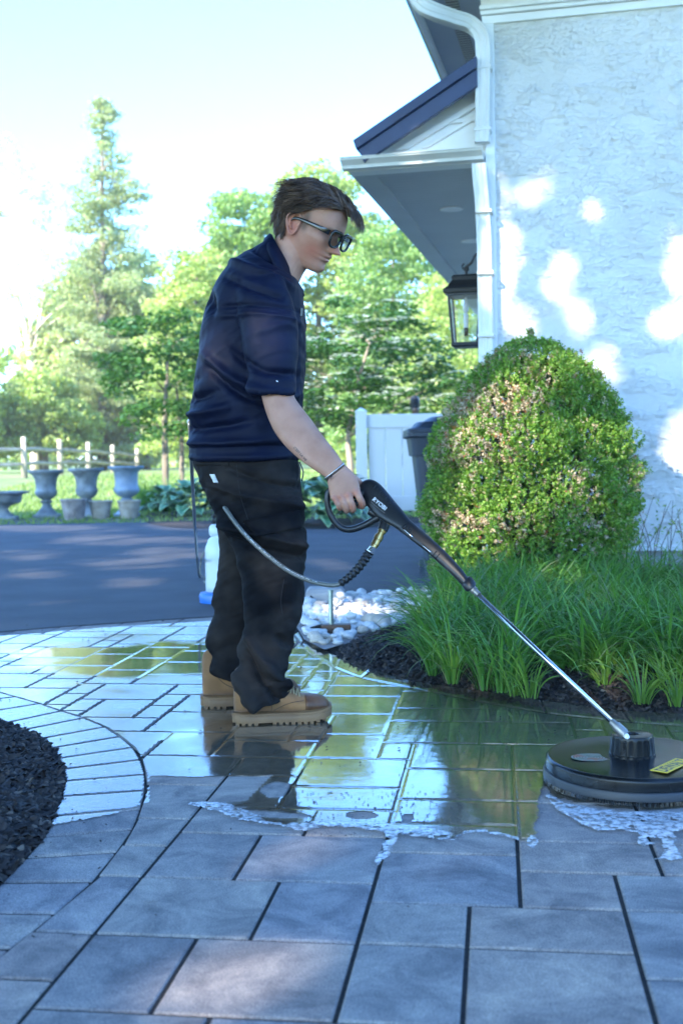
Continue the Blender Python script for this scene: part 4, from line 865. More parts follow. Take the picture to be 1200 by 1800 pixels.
# ---- head, in its own frame: x forward, y to the left, z up, origin between the ears
HK = 1.17; hyaw, hpit = R(24), R(28)
HORG = P(541, 404, YB-0.02)
def hl(x, y, z):
    x, y, z = x*HK/100, y*HK/100, z*HK/100
    x2 = x*math.cos(hpit)+z*math.sin(hpit); z2 = z*math.cos(hpit)-x*math.sin(hpit)
    return HORG+Vector((x2*math.cos(hyaw)+y*math.sin(hyaw), -x2*math.sin(hyaw)+y*math.cos(hyaw), z2))
# rows: z, front x, back x, half width, front roundness exponent
HT = [(-9.9, 6.8, 3.0, 1.6, 2.0), (-9.6, 8.2, 1.2, 2.6, 2.0), (-9.0, 9.0, 0.0, 3.4, 2.1), (-8.0, 9.35, -1.2, 4.3, 2.1), (-7.0, 9.1, -2.2, 4.9, 2.1), (-6.2, 9.0, -3.2, 5.3, 2.15), (-5.4, 9.55, -4.4, 5.6, 2.15), (-4.9, 9.3, -5.2, 5.8, 2.2),
      (-4.3, 9.75, -5.8, 6.0, 2.2), (-3.4, 9.45, -6.6, 6.3, 2.25), (-2.4, 9.4, -7.3, 6.6, 2.3), (-1.0, 9.2, -8.1, 6.9, 2.35), (0.4, 9.0, -8.7, 7.1, 2.4), (1.6, 9.15, -9.1, 7.2, 2.45), (2.8, 9.75, -9.4, 7.35, 2.5), (4.0, 9.85, -9.6, 7.5, 2.45),
      (5.6, 9.7, -9.7, 7.6, 2.4), (7.4, 9.2, -9.5, 7.5, 2.3), (9.0, 8.2, -8.9, 7.0, 2.2), (10.4, 6.6, -7.8, 6.1, 2.1), (11.6, 4.4, -6.1, 4.7, 2.0), (12.3, 2.2, -4.2, 3.0, 2.0), (12.7, 0.3, -2.2, 1.3, 2.0)]
def hrow(z):
    for i in range(len(HT)-1):
        if HT[i+1][0] >= z or i == len(HT)-2:
            t = (z-HT[i][0])/(HT[i+1][0]-HT[i][0]); t = min(max(t, 0), 1); return [HT[i][q]*(1-t)+HT[i+1][q]*t for q in range(5)]
def g3(x, y, z, cx, cy, cz, sx, sy, sz): return math.exp(-((x-cx)/sx)**2-((y-cy)/sy)**2-((z-cz)/sz)**2)
def hsurf(a_, z):
    """a_: angle from the face centre line; returns local point before features"""
    _, xf, xb, w_, e = hrow(z); xc = -0.6+0.2*(xf-9)/9; xc = max(min(xc, xf-0.3), xb+0.3); c_, s_ = math.cos(a_), math.sin(a_); ee = e if c_ > 0 else 2.2
    x = xc+((xf-xc) if c_ > 0 else (xc-xb))*math.copysign(abs(c_)**(2/ee), c_); y = w_*math.copysign(abs(s_)**(2/ee), s_); return x, y, z
def hfeat(x, y, z):
    ay = abs(y); dx = dy = dz = 0.0
    if x > 3:
        # nose ridge and tip, wings
        if -3.6 < z < 3.2:
            t = min(max((2.6-z)/4.9, 0), 1); rid = (t**1.15)*3.35*(1 if z > -2.5 else max(0, 1-(-2.5-z)/0.75)**0.7); wdt = 0.75+0.55*t; dx += rid*math.exp(-(y/wdt)**2)
        dx += 0.55*g3(0, ay, z, 0, 1.45, -2.0, 1, 0.55, 0.75)
        dx -= 1.15*g3(0, ay, z, 0, 3.1, 1.15, 1, 1.6, 1.0)                      # eye sockets
        dx += 0.45*g3(0, ay, z, 0, 3.1, 0.9, 1, 1.1, 0.65)                      # lids over the eyeball
        dx += 0.35*g3(0, ay, z, 0, 2.9, 2.9, 1, 2.2, 0.6)                       # brow
        dx += 0.50*g3(0, ay, z, 0, 4.9, -0.9, 1, 1.5, 1.3); dy += math.copysign(0.25*g3(0, ay, z, 0, 5.5, -0.8, 1, 1.6, 1.2), y)  # cheekbones
        dx -= 0.22*g3(0, ay, z, 0, 4.6, -4.6, 1, 1.3, 1.8)                      # hollow cheek
        dx += 0.46*g3(0, y, z, 0, 0, -4.25, 1, 1.5, 0.42)+0.44*g3(0, y, z, 0, 0, -5.45, 1, 1.35, 0.48)-0.50*g3(0, y, z, 0, 0, -4.86, 1, 1.45, 0.20)
        dx += 0.35*g3(0, y, z, 0, 0, -8.0, 1, 1.5, 0.9)                         # chin
    return x+dx, y+dy, z+dz
body = MB(); rows = []
zs = np.concatenate([np.linspace(-9.9, 3.4, 76), np.linspace(3.7, 12.7, 26)])
for z in zs: rows.append([hl(*hfeat(*hsurf(2*math.pi*k/96, z))) for k in range(96)])
body.loft(rows)
# ears
for sgn in (-1, 1):
    def ep(x, z, o_): return hl(x-0.4, sgn*(7.05+o_), z)
    hx = [(1.0, -0.2), (1.25, 1.2), (0.9, 2.6), (-0.3, 3.35), (-1.6, 3.2), (-2.45, 2.1), (-2.55, 0.6), (-2.0, -0.8), (-1.2, -1.9), (-0.5, -2.75), (0.3, -2.8), (0.75, -2.0), (0.9, -1.0)]
    oo = [0.3, 0.5, 0.9, 1.15, 1.35, 1.5, 1.45, 1.25, 1.05, 0.8, 0.55, 0.4, 0.3]
    pts = [ep(a_, c_, o_) for (a_, c_), o_ in zip(hx, oo)]
    body.tube(pts+[pts[0]], [0.0042]*(len(pts)+1), 8, smooth=3)
    # bowl of the ear
    ring = [ep(a_*0.9-0.05, c_*0.9, o_-0.35) for (a_, c_), o_ in zip(hx, oo)]; inner = [ep(a_*0.9-0.05, c_*0.9, -0.7) for (a_, c_), o_ in zip(hx, oo)]
    mid = [ep(a_*0.35, c_*0.35+0.2, 0.05) for (a_, c_), o_ in zip(hx, oo)]; n_ = len(hx); b0 = len(body.v)
    body.loft([inner, ring, mid])
    body.tube([ep(-0.9, 2.2, 1.0), ep(-1.5, 1.0, 1.05), ep(-1.2, -0.4, 0.95), ep(-0.3, -1.4, 0.65)], [0.0026]*4, 6, smooth=3)
    body.tube([ep(0.75, 0.3, 0.45), ep(0.65, -0.4, 0.55)], [0.004, 0.0035], 6)
# neck and torso core (one continuous body below the clothes)
def add_rings(mb, rs, k=3): mb.loft(resample_rings([sring(*r) for r in rs], k))
add_rings(body, [((500, 400), (560, 430), 0.060, YB-0.01), ((486, 418), (549, 458), 0.066, YB-0.005), ((480, 428), (535, 478), 0.068, YB), ((468, 442), (525, 498), 0.075, YB), ((445, 470), (515, 520), 0.10, YB)])
add_rings(body, [((455, 470), (505, 510), 0.10, YB), ((415, 530), (505, 560), 0.13, YB), ((400, 600), (500, 610), 0.12, YB), ((385, 700), (490, 705), 0.11, YB), ((375, 800), (490, 805), 0.12, YB), ((390, 860), (500, 870), 0.12, YB)])
add_rings(body, [((395, 850), (500, 860), 0.07, 3.84), ((430, 1000), (510, 1010), 0.055, 3.83), ((440, 1150), (480, 1152), 0.038, 3.82), ((446, 1205), (472, 1207), 0.022, 3.81), ((448, 1222), (470, 1224), 0.018, 3.81)])
add_rings(body, [((395, 850), (480, 860), 0.07, 4.02), ((405, 1000), (465, 1010), 0.055, 4.05), ((385, 1150), (415, 1152), 0.034, 4.07), ((388, 1178), (408, 1180), 0.022, 4.07), ((390, 1192), (406, 1194), 0.018, 4.07)])
# near (right) arm
add_rings(body, [((440, 520), (500, 520), 0.055, 3.76), ((446, 600), (506, 600), 0.055, 3.715), ((455, 672), (513, 672), 0.052, 3.69), ((461, 702), (517, 696), 0.050, 3.68), ((470, 732), (527, 712), 0.047, 3.665), ((484, 762), (546, 736), 0.046, 3.64),
                 ((505, 788), (563, 760), 0.043, 3.61), ((528, 809), (578, 779), 0.037, 3.58), ((552, 826), (592, 797), 0.031, 3.55), ((571, 839), (604, 815), 0.0255, 3.53), ((575, 847), (609, 820), 0.0235, 3.52)], 4)
# far arm hanging behind the body, hand at the thigh
add_rings(body, [((440, 520), (495, 520), 0.05, 4.10), ((445, 620), (495, 620), 0.05, 4.14), ((450, 700), (495, 700), 0.044, 4.15), ((455, 770), (492, 772), 0.04, 4.14), ((460, 830), (488, 832), 0.028, 4.12), ((462, 850), (488, 852), 0.022, 4.12), ((460, 875), (492, 876), 0.018, 4.12), ((462, 890), (492, 891), 0.014, 4.12)])
for k, dxp in enumerate((464, 472, 480, 488)): body.tube([P(dxp, 886, 4.12), P(dxp+1, 900, 4.115), P(dxp-1, 912, 4.105), P(dxp-4, 918, 4.09)], [0.0095, 0.009, 0.0085, 0.007], 8, smooth=3)
body.tube([P(488, 862, 4.12), P(497, 875, 4.10), P(499, 888, 4.09)], [0.012, 0.010, 0.008], 8, smooth=3)
# near hand: palm over the grip, fingers closed round it
add_rings(body, [((574, 842), (606, 817), 0.0235, 3.525), ((576, 852), (617, 827), 0.022, 3.52), ((578, 864), (628, 842), 0.020, 3.517), ((581, 876), (633, 859), 0.0175, 3.517), ((585, 882), (632, 869), 0.014, 3.52)], 4)
FING = [[(626, 862, 3.512), (631, 874, 3.500), (636, 884, 3.508), (636, 890, 3.53), (630, 889, 3.555)],
        [(612, 868, 3.510), (616, 880, 3.498), (620, 891, 3.506), (620, 897, 3.53), (615, 894, 3.56)],
        [(600, 872, 3.511), (605, 884, 3.500), (609, 893, 3.508), (609, 898, 3.53), (605, 894, 3.56)],
        [(588, 875, 3.514), (593, 885, 3.504), (597, 891, 3.512), (597, 894, 3.53), (594, 890, 3.555)]]
FR = [0.0112, 0.0105, 0.0102, 0.0090]
for ch, r in zip(FING, FR): body.tube([P(*q) for q in ch], [r*1.02, r, r*0.97, r*0.9, r*0.8], 12, smooth=4)
for (x, y) in ((624, 864), (610, 869), (598, 872), (587, 876)): body.lathe([(0.001, -0.010), (0.0075, -0.007), (0.0095, 0), (0.0075, 0.007), (0.001, 0.010)], P(x, y, 3.506), 10)
for (x, y), (x2, y2) in (((622, 860), (600, 832)), ((609, 866), (594, 835)), ((597, 870), (588, 838))): body.tube([P(x, y, 3.508), P((x+x2)/2, (y+y2)/2, 3.504), P(x2, y2, 3.506)], [0.0042, 0.0036, 0.002], 8)
body.tube([P(606, 832, 3.535), P(622, 842, 3.56), P(634, 852, 3.578), P(643, 862, 3.58)], [0.016, 0.013, 0.011, 0.009], 10, smooth=4)
bd = fuse(body, 'body', 0.0026, 2, person, m_skin, 0.5)
V = getV(bd); px = to_px(V); tone = np.ones((len(V), 4), np.float32)
def blush(cx, cy, rx, ry, col, ym=9.0):
    k = np.exp(-((px[:, 0]-cx)/rx)**2-((px[:, 1]-cy)/ry)**2)*(V[:, 1] < ym)
    for q in range(3): tone[:, q] *= 1-k*(1-col[q])
blush(548, 440, 20, 16, (1.02, 0.74, 0.70)); blush(513, 398, 12, 22, (1.0, 0.66, 0.62)); blush(592, 442, 9, 8, (1.0, 0.74, 0.70))
a1_, a2_ = np.array(hl(10.4, 0, -4.2)), np.array(hl(10.2, 0, -5.5))
for c, s in ((a1_, 0.007), (a2_, 0.0075), (np.array(hl(9.6, 1.5, -4.8)), 0.007), (np.array(hl(9.6, -1.5, -4.8)), 0.007)):
    k = np.exp(-((V-c)**2).sum(1)/s**2)
    for q, cc in enumerate((0.86, 0.52, 0.52)): tone[:, q] *= 1-k*(1-cc)
for x, y in ((624, 866), (610, 870), (598, 874), (587, 877), (634, 888), (618, 893)): blush(x, y, 6, 6, (1.0, 0.78, 0.74), 3.6)
for s in (-1, 1):                                   # eyebrows and short hair in front of the ear
    for t in np.linspace(0, 1, 7):
        c = np.array(hl(9.9-1.7*t*t, s*(1.4+4.3*t), 2.5+0.5*math.sin(t*2.4))); k = np.clip(1.25*np.exp(-(((V-c)/[0.007, 0.007, 0.0045])**2).sum(1)), 0, 1)
        for q in range(3): tone[:, q] *= 1-k*0.55
    for t in np.linspace(0, 1, 5):
        c = np.array(hl(1.9+0.2*t, s*7.2, 4.2-4.0*t)); k = np.clip(np.exp(-(((V-c)/[0.013, 0.02, 0.013])**2).sum(1)), 0, 1)
        for q in range(3): tone[:, q] *= 1-k*0.5
ca = bd.data.color_attributes.new('tone', 'FLOAT_COLOR', 'POINT'); ca.data.foreach_set('color', tone.ravel())
# ---- hair: scalp cap and combed strands
def scalp_local(p): return p
def in_hair(a_, z):
    """hair region on the head surface"""
    c_ = math.cos(a_); side = abs(math.sin(a_))
    if c_ > 0.55: return z > 8.0+0.5*math.cos(a_*3)
    if c_ > 0.02: return z > 3.4+8.6*(c_-0.02)
    if c_ > -0.28: return z > 2.9
    return z > -4.0
def hpush(x, y, z, off):
    # outward offset from the head centre
    d = Vector((x+0.6, y, (z-2.5)*0.9)); d.normalize(); return (x+d.x*off, y+d.y*off, z+d.z*off)
hm = MB(); nA = 90; zz_ = np.linspace(-4.0, 12.69, 60); idx = {}
for i, z in enumerate(zz_):
    for j in range(nA):
        a_ = 2*math.pi*j/nA
        if in_hair(a_, z): idx[(i, j)] = len(hm.v); hm.v.append(tuple(hl(*hpush(*hsurf(a_, z), 0.55+0.4*max(0, min(1, (z+4)/8))))))
for i in range(len(zz_)-1):
    for j in range(nA):
        q = [(i, j), (i, (j+1) % nA), (i+1, (j+1) % nA), (i+1, j)]
        if all(k in idx for k in q): hm.f.append(tuple(idx[k] for k in q)); hm.m.append(0)
b0_ = len(hm.v); hm.v.append(tuple(hl(0, 0, 13.75))); hm.f += [(idx[(59, j)], idx[(59, (j+1) % nA)], b0_) for j in range(nA)]; hm.m += [0]*nA
rh = random.Random(12)
def strand(pts, w0, seed):
    """thin three sided tapering lock"""
    n = len(pts); ring0 = None; b0 = len(hm.v); up = Vector((rh.uniform(-1, 1), rh.uniform(-1, 1), rh.uniform(-1, 1)))
    for i, p in enumerate(pts):
        d = (pts[min(i+1, n-1)]-pts[max(i-1, 0)]).normalized(); s = d.cross(up).normalized(); t = d.cross(s); w_ = w0*(1-0.85*(i/(n-1))**2)*(0.6+0.4*min(1, i/2))
        for k in range(3): a_ = 2.094*k; hm.v.append(tuple(p+(s*math.cos(a_)*0.5+t*math.sin(a_)*1.0)*w_))
    for i in range(n-1):
        for k in range(3): hm.f.append((b0+i*3+k, b0+i*3+(k+1) % 3, b0+(i+1)*3+(k+1) % 3, b0+(i+1)*3+k)); hm.m.append(0)
GW = Vector((math.sin(hpit), 0, -math.cos(hpit)))*-1; GL = Vector((math.sin(hpit)*1.0, 0, -math.cos(hpit)))   # gravity in head frame: forward and down
def inside(p):
    z = min(max(p.z, -9.5), 12.6); _, xf, xb, w_, e = hrow(z); xc = -0.6; x = p.x-xc; rx = (xf-xc) if x > 0 else (xc-xb)
    return (abs(x)/max(rx, .1))**2.1+(abs(p.y)/max(w_, .1))**2.1
def grow(a_, z, off0, ln, wave):
    x, y, z = hpush(*hsurf(a_, z), off0); p = Vector((x, y, z)); pts = []; part = -2.2   # parting on the far side
    out = Vector((x+0.6, y, (z-2.5))).normalized(); st = ln/11; hk = hash((round(a_*4.5), round(z/1.4))) % 628; ph = hk/100+rh.uniform(-.35, .35); ph2 = hk/57+rh.uniform(-.35, .35)
    top = max(0, min(1, (z-5)/5)); back = max(0, -math.cos(a_))
    near = y < 1.2; frg = math.cos(a_) > 0.62 and not (y < -2.6)
    if z <= 3.2: d = Vector((-0.35, 0.0, -0.95)); gk = 0.6
    elif frg: d = Vector((0.8, 0.25 if y > -1 else -0.15, 0.15)); gk = 1.25
    elif math.cos(a_) > -0.45: d = Vector((-0.85, 0.42*(-1 if near else 1)*(0.25+0.75*top), -0.22-0.25*(1-top))); gk = 0.25
    else: d = Vector((-0.35*top-0.05, 0.10*(-1 if near else 1), -1.0+0.75*top)); gk = 0.7
    d = d+Vector((rh.uniform(-.10, .10), rh.uniform(-.07, .07), rh.uniform(-.10, .05)))
    d.normalize()
    for i in range(12):
        pts.append(hl(*p)); o_ = Vector((p.x+0.6, p.y, (p.z-2.5)*0.9)).normalized()
        f = inside(p-o_*off0*0.8); g_ = gk*(0.10+0.16*(i/11)**2*(2.2 if f > 1.05 else 1))
        d = (d+GL*g_+Vector((0.10*math.sin(ph+i*0.55), 0.13*math.sin(ph2+i*0.6), 0.05*math.sin(ph+i*.9)))*wave).normalized()
        dn = d.dot(o_); lim = 0.10
        if f < 1.12 and dn < 0: d = (d-o_*dn*0.95).normalized()
        p = p+d*st
        for _ in range(3):
            if inside(p-o_*off0*0.55) < 1.0 and p.z > -4: p += o_*0.12
    return pts
cnt = 0
while cnt < 5200:
    u = rh.random(); a_ = rh.uniform(-math.pi, math.pi); z = -3.6+16.2*rh.random()**0.75
    if not in_hair(a_, z): continue
    c_ = math.cos(a_); lower = max(0, min(1, (3.5-z)/6))
    off = 0.45+0.95*rh.random()*(1-lower)+0.12
    if z < 1: ln = 2.0+1.2*rh.random()
    elif c_ > 0.62 and not (7.4*math.sin(a_) < -2.6): ln = 4.2+3.4*rh.random()
    elif c_ > -0.45: ln = min(5.0+3.0*rh.random(), 2.2+(z-2.5)*1.1)
    else: ln = 3.4+2.2*rh.random()
    strand(grow(a_, z, off, ln, 0.8+0.8*rh.random()), 0.0011+0.0012*rh.random(), cnt); cnt += 1
# loose fringe hanging off the brow
for k in range(110):
    y0 = rh.uniform(-2.2, 6.0); x, y, z = hpush(*hsurf(math.asin(max(-.8, min(.8, y0/7.4))), 8.2+rh.random()*2.0), 1.3+rh.random()*0.9); p = Vector((x, y, z)); d = Vector((0.9, rh.uniform(-0.1, 0.45), 0.35)).normalized(); pts = []; c1 = rh.uniform(0.20, 0.36); ln = rh.uniform(3.5, 6.6)
    for i in range(12): pts.append(hl(*p)); d = (d+GL*c1*0.9+Vector((-0.055*i*0.5, 0.04*math.sin(i+k), 0))).normalized(); p = p+d*ln/11
    strand(pts, 0.0009+0.0007*rh.random(), k)
hair = hm.build('hair', m_hair, person, smooth=True, fix=False)
# ---- sunglasses
sg = MB(); LX, LY_, LZ = 11.1, 3.5, 0.9
def lens_out(s, k, dx=0.0):
    out = []
    for q in range(28):
        t = 2*math.pi*q/28; c_, s_ = math.cos(t), math.sin(t); ex = 3.4
        yy = 2.75*k*math.copysign(abs(c_)**(2/ex), c_); z_ = 2.15*k*math.copysign(abs(s_)**(2/ex), s_); yy *= 1+0.10*z_/2.1
        out.append(hl(LX+dx-0.055*(abs(s*LY_+yy))**1.55*0.5, s*LY_+yy, LZ+z_+0.06*abs(yy)))
    return out
for s in (-1, 1):
    ro = lens_out(s, 1.0); sg.tube(ro+[ro[0]], [0.0042+0.0016*max(0, math.sin(2*math.pi*q/28)) for q in range(29)], 8)
sg.tube([hl(11.0, -1.1, 1.7), hl(11.25, 0, 1.95), hl(11.0, 1.1, 1.7)], 0.0032, 8, smooth=3)
gl_o = sg.build('sunglasses', m_blackg, person, smooth=True)
for s in (-1, 1):
    tp = MB()
    pts = [hl(9.9, s*6.55, 2.1), hl(8.6, s*7.5, 2.15), hl(4.5, s*7.95, 2.1), hl(0.8, s*8.05, 2.0), hl(-1.2, s*8.0, 1.5), hl(-2.6, s*7.8, -0.3)]; hh_ = [0.0088, 0.0082, 0.0064, 0.0048, 0.004, 0.003]
    rr = []
    ps, hs = spline(pts, 4, hh_)
    for i, p in enumerate(ps):
        d = (ps[min(i+1, len(ps)-1)]-ps[max(i-1, 0)]).normalized(); sd = (hl(0, 1, 0)-hl(0, 0, 0)).normalized(); u_ = d.cross(sd).normalized()
        rr.append([p+u_*hs[i]*a_+sd*0.0022*c_ for a_, c_ in ((-1, -.6), (-1, .6), (-.6, 1), (.6, 1), (1, .6), (1, -.6), (.6, -1), (-.6, -1))])
    tp.loft(rr); tp.build('temple', m_blackg, gl_o, angle=40)
m_lensd = bpy.data.materials.new('smoked_lens'); m_lensd.use_nodes = True; N = m_lensd.node_tree.nodes; L = m_lensd.node_tree.links
tr = N.new('ShaderNodeBsdfTransparent'); tr.inputs[0].default_value = (0.5, 0.51, 0.49, 1); gsy = N.new('ShaderNodeBsdfGlossy'); gsy.inputs['Roughness'].default_value = 0.04; fz = N.new('ShaderNodeFresnel'); fz.inputs[0].default_value = 1.6
mx = N.new('ShaderNodeMixShader'); L.new(fz.outputs[0], mx.inputs[0]); L.new(tr.outputs[0], mx.inputs[1]); L.new(gsy.outputs[0], mx.inputs[2]); L.new(mx.outputs[0], N['Material Output'].inputs[0])
for s in (-1, 1): lm = MB(); lm.add(lens_out(s, 0.98), [tuple(range(28))]); lm.build('lens', m_lensd, gl_o, smooth=True)
# ---- polo shirt
sh = MB()
add_rings(sh, [((337, 810), (526, 808), 0.172, YB, 2.3), ((334, 775), (528, 772), 0.178, YB, 2.3), ((334, 742), (530, 740), 0.180, YB, 2.3), ((341, 690), (534, 688), 0.182, YB, 2.3), ((349, 635), (537, 636), 0.188, YB, 2.35), ((355, 585), (539, 590), 0.198, YB, 2.35),
               ((364, 540), (538, 556), 0.205, YB, 2.3), ((386, 492), (536, 532), 0.205, YB, 2.2), ((412, 460), (533, 516), 0.180, YB, 2.1), ((440, 440), (529, 506), 0.135, YB, 2.0), ((462, 428), (523, 496), 0.092, YB, 2.0), ((474, 424), (517, 488), 0.070, YB, 2.0)])
for yc, s in ((3.76, -1), (4.10, 1)):
    add_rings(sh, [((428, 478), (482, 484), 0.03, yc+0.03*s*-1, 2.0), ((416, 497), (500, 500), 0.062, yc-0.012*s, 2.1), ((414, 515), (510, 517), 0.078, yc-0.004*s, 2.2), ((416, 535), (517, 535), 0.085, yc+0.005*s, 2.3), ((422, 575), (523, 572), 0.088, yc+0.025*s, 2.3), ((429, 620), (524, 618), 0.082, yc+0.045*s, 2.3), ((436, 662), (521, 664), 0.079, yc+0.058*s, 2.3), ((440, 688), (517, 694), 0.078, yc+0.064*s, 2.3)], 4)
shirt = fuse(sh, 'polo_shirt', 0.0052, 5, person, m_navy)
z2 = lambda L_: zz(L_, 4.0, 300, 400)
folds(shirt, [
    (z2([(480, 640), (520, 570), (600, 530), (690, 522), (790, 545), (850, 600)]), -0.004, 3),
    (z2([(470, 700), (480, 850), (510, 1000), (545, 1150)]), -0.016, 8),
    (z2([(590, 680), (700, 730), (840, 810)]), 0.008, 7), (z2([(600, 740), (720, 790), (850, 880)]), -0.009, 6), (z2([(620, 800), (720, 860), (860, 950)]), 0.008, 7), (z2([(600, 860), (720, 920), (850, 1000)]), -0.008, 6), (z2([(570, 930), (700, 990), (850, 1050)]), 0.007, 7), (z2([(570, 1000), (680, 1050), (800, 1090)]), -0.006, 6),
    (z2([(560, 1110), (700, 1110), (870, 1125)]), -0.0035, 3), (z2([(560, 1145), (700, 1140), (870, 1165)]), 0.003, 4),
    (z2([(330, 620), (290, 850), (280, 1050), (320, 1300)]), -0.008, 9), (z2([(380, 600), (350, 850), (350, 1050), (400, 1300)]), 0.009, 11), (z2([(430, 700), (410, 900), (420, 1100), (480, 1280)]), -0.008, 10),
    (z2([(450, 950), (380, 1150), (350, 1300), (380, 1400)]), 0.007, 9),
    (z2([(180, 1270), (280, 1370), (420, 1430), (560, 1400)]), -0.009, 6), (z2([(180, 1330), (300, 1430), (450, 1480), (620, 1450)]), 0.010, 7), (z2([(160, 1420), (300, 1490), (480, 1530), (700, 1500)]), -0.009, 6), (z2([(150, 1500), (320, 1560), (560, 1580), (820, 1560)]), 0.007, 7),
    (z2([(270, 1200), (330, 1340), (430, 1420)]), 0.009, 6), (z2([(300, 1180), (380, 1310), (500, 1360)]), -0.007, 5), (z2([(500, 1250), (600, 1350), (760, 1420), (860, 1400)]), 0.008, 8), (z2([(520, 1300), (640, 1410), (800, 1460)]), -0.008, 6), (z2([(600, 1250), (700, 1330), (850, 1350)]), -0.006, 6),
    (z2([(640, 180), (760, 300), (790, 450)]), -0.004, 5), (z2([(560, 200), (620, 350), (600, 480)]), 0.005, 12), (z2([(450, 350), (480, 480), (440, 600)]), -0.004, 12),
    (z2([(870, 560), (890, 800), (880, 1000), (900, 1300)]), -0.007, 5), (z2([(915, 560), (925, 800), (915, 1000), (900, 1300)]), 0.004, 5),
    (z2([(150, 1600), (400, 1625), (650, 1625), (880, 1620)]), 0.004, 5), (z2([(150, 1570), (400, 1592), (650, 1590), (880, 1588)]), -0.003, 3)], 0.0035, 6, low=(640, 0.006))
# collar
def collar_strip(th):
    top = [((477, 412), 0.0), ((482, 421), .045), ((491, 437), .072), ((501, 455), .074), ((509, 473), .060), ((516, 490), .030), ((519, 497), .006)]
    bot = [((469, 426), 0.0), ((473, 440), .075), ((481, 463), .115), ((490, 487), .118), ((500, 507), .100), ((516, 527), .064), ((529, 520), .012)]
    R_ = []
    for sgn in (-1, 1):
        seq = []
        for (tp, ty), (bp_, by) in zip(top, bot): seq.append((P(tp[0], tp[1], YB+sgn*ty), P(bp_[0], bp_[1], YB+sgn*by)))
        R_.append(seq)
    full = list(reversed(R_[1]))[:-1]+R_[0]; mb = MB(); rings = []
    tops = spline([a_ for a_, c_ in full], 4)[0]; bots = spline([c_ for a_, c_ in full], 4)[0]; cen = P(500, 470, YB)
    for a_, c_ in zip(tops, bots):
        o_ = (c_-cen); o_.z = 0; o_ = o_.normalized() if o_.length > 1e-5 else Vector((1, 0, 0)); m_ = (a_+c_)/2+o_*0.010; rings.append([a_-o_*0.002, a_+o_*0.006+Vector((0, 0, 0.004)), m_+o_*(th+.003), c_+o_*(th+.009), c_+o_*.003, m_-o_*0.001])
    mb.loft(rings); return mb
collar_strip(0.004).build('collar', m_navy, shirt, smooth=True)
if False:
  pk = MB(); sweep_pts = [P(533, 520, YB-0.03), P(539, 560, YB-0.03), P(540, 600, YB-0.03)]
pass
mic = MB(); mic.box(P(530, 549, 3.842), (0.009, 0.010, 0.028), Matrix.Rotation(0.1, 3, 'Y')); mic.tube([P(529, 556, 3.842), P(528, 575, 3.84), P(531, 600, 3.84)], 0.0016, 6, smooth=4); mic.build('microphone', m_blackg, shirt, bevel=0.002)
ml_ = MB(); ml_.box(P(487, 670, 3.59), (0.006, 0.002, 0.003), Matrix.Rotation(0.5, 3, 'Y')); m_lint = M('white_thread', (0.8, 0.8, 0.8), 0.7); ml_.build('logo_tab', m_lint, shirt)
# ---- trousers
tr_ = MB()
add_rings(tr_, [((341, 800), (524, 800), 0.160, YB, 2.3), ((341, 818), (526, 822), 0.166, YB, 2.3), ((350, 842), (529, 850), 0.175, YB, 2.3), ((364, 872), (532, 885), 0.180, YB, 2.3), ((378, 898), (534, 912), 0.165, YB, 2.3)])
add_rings(tr_, [((360, 860), (530, 875), 0.095, 3.85, 2.3), ((376, 896), (535, 912), 0.108, 3.84, 2.3), ((396, 936), (538, 948), 0.110, 3.83, 2.3), ((414, 975), (537, 984), 0.104, 3.825, 2.3), ((423, 1012), (535, 1018), 0.100, 3.82, 2.3), ((426, 1046), (532, 1050), 0.096, 3.82, 2.3), ((429, 1072), (531, 1078), 0.094, 3.82, 2.3), ((430, 1094), (527, 1098), 0.092, 3.82, 2.3), ((428, 1110), (517, 1117), 0.085, 3.815, 2.3),
                ((422, 1128), (515, 1134), 0.088, 3.815, 2.3), ((416, 1148), (508, 1156), 0.082, 3.81, 2.3), ((421, 1164), (510, 1172), 0.087, 3.81, 2.3), ((413, 1184), (504, 1188), 0.081, 3.81, 2.3), ((413, 1200), (509, 1200), 0.087, 3.81, 2.3), ((416, 1214), (507, 1208), 0.084, 3.81, 2.3), ((424, 1232), (504, 1222), 0.084, 3.81, 2.3), ((436, 1242), (497, 1230), 0.082, 3.81, 2.3)], 4)
add_rings(tr_, [((362, 865), (500, 880), 0.095, 4.02, 2.3), ((380, 905), (500, 920), 0.105, 4.03, 2.3), ((386, 945), (495, 955), 0.102, 4.04, 2.3), ((385, 985), (486, 992), 0.098, 4.05, 2.3), ((382, 1022), (478, 1028), 0.094, 4.055, 2.3), ((373, 1056), (466, 1062), 0.092, 4.06, 2.3), ((379, 1078), (462, 1084), 0.086, 4.06, 2.3), ((367, 1102), (452, 1108), 0.088, 4.065, 2.3), ((362, 1130), (440, 1136), 0.085, 4.07, 2.3), ((372, 1152), (434, 1158), 0.080, 4.07, 2.3), ((368, 1174), (430, 1184), 0.082, 4.07, 2.3), ((376, 1184), (428, 1194), 0.080, 4.07, 2.3)], 4)
trou = fuse(tr_, 'work_trousers', 0.0052, 3, person, m_trou)
z3 = lambda L_: zz(L_, 3.46, 300, 780)
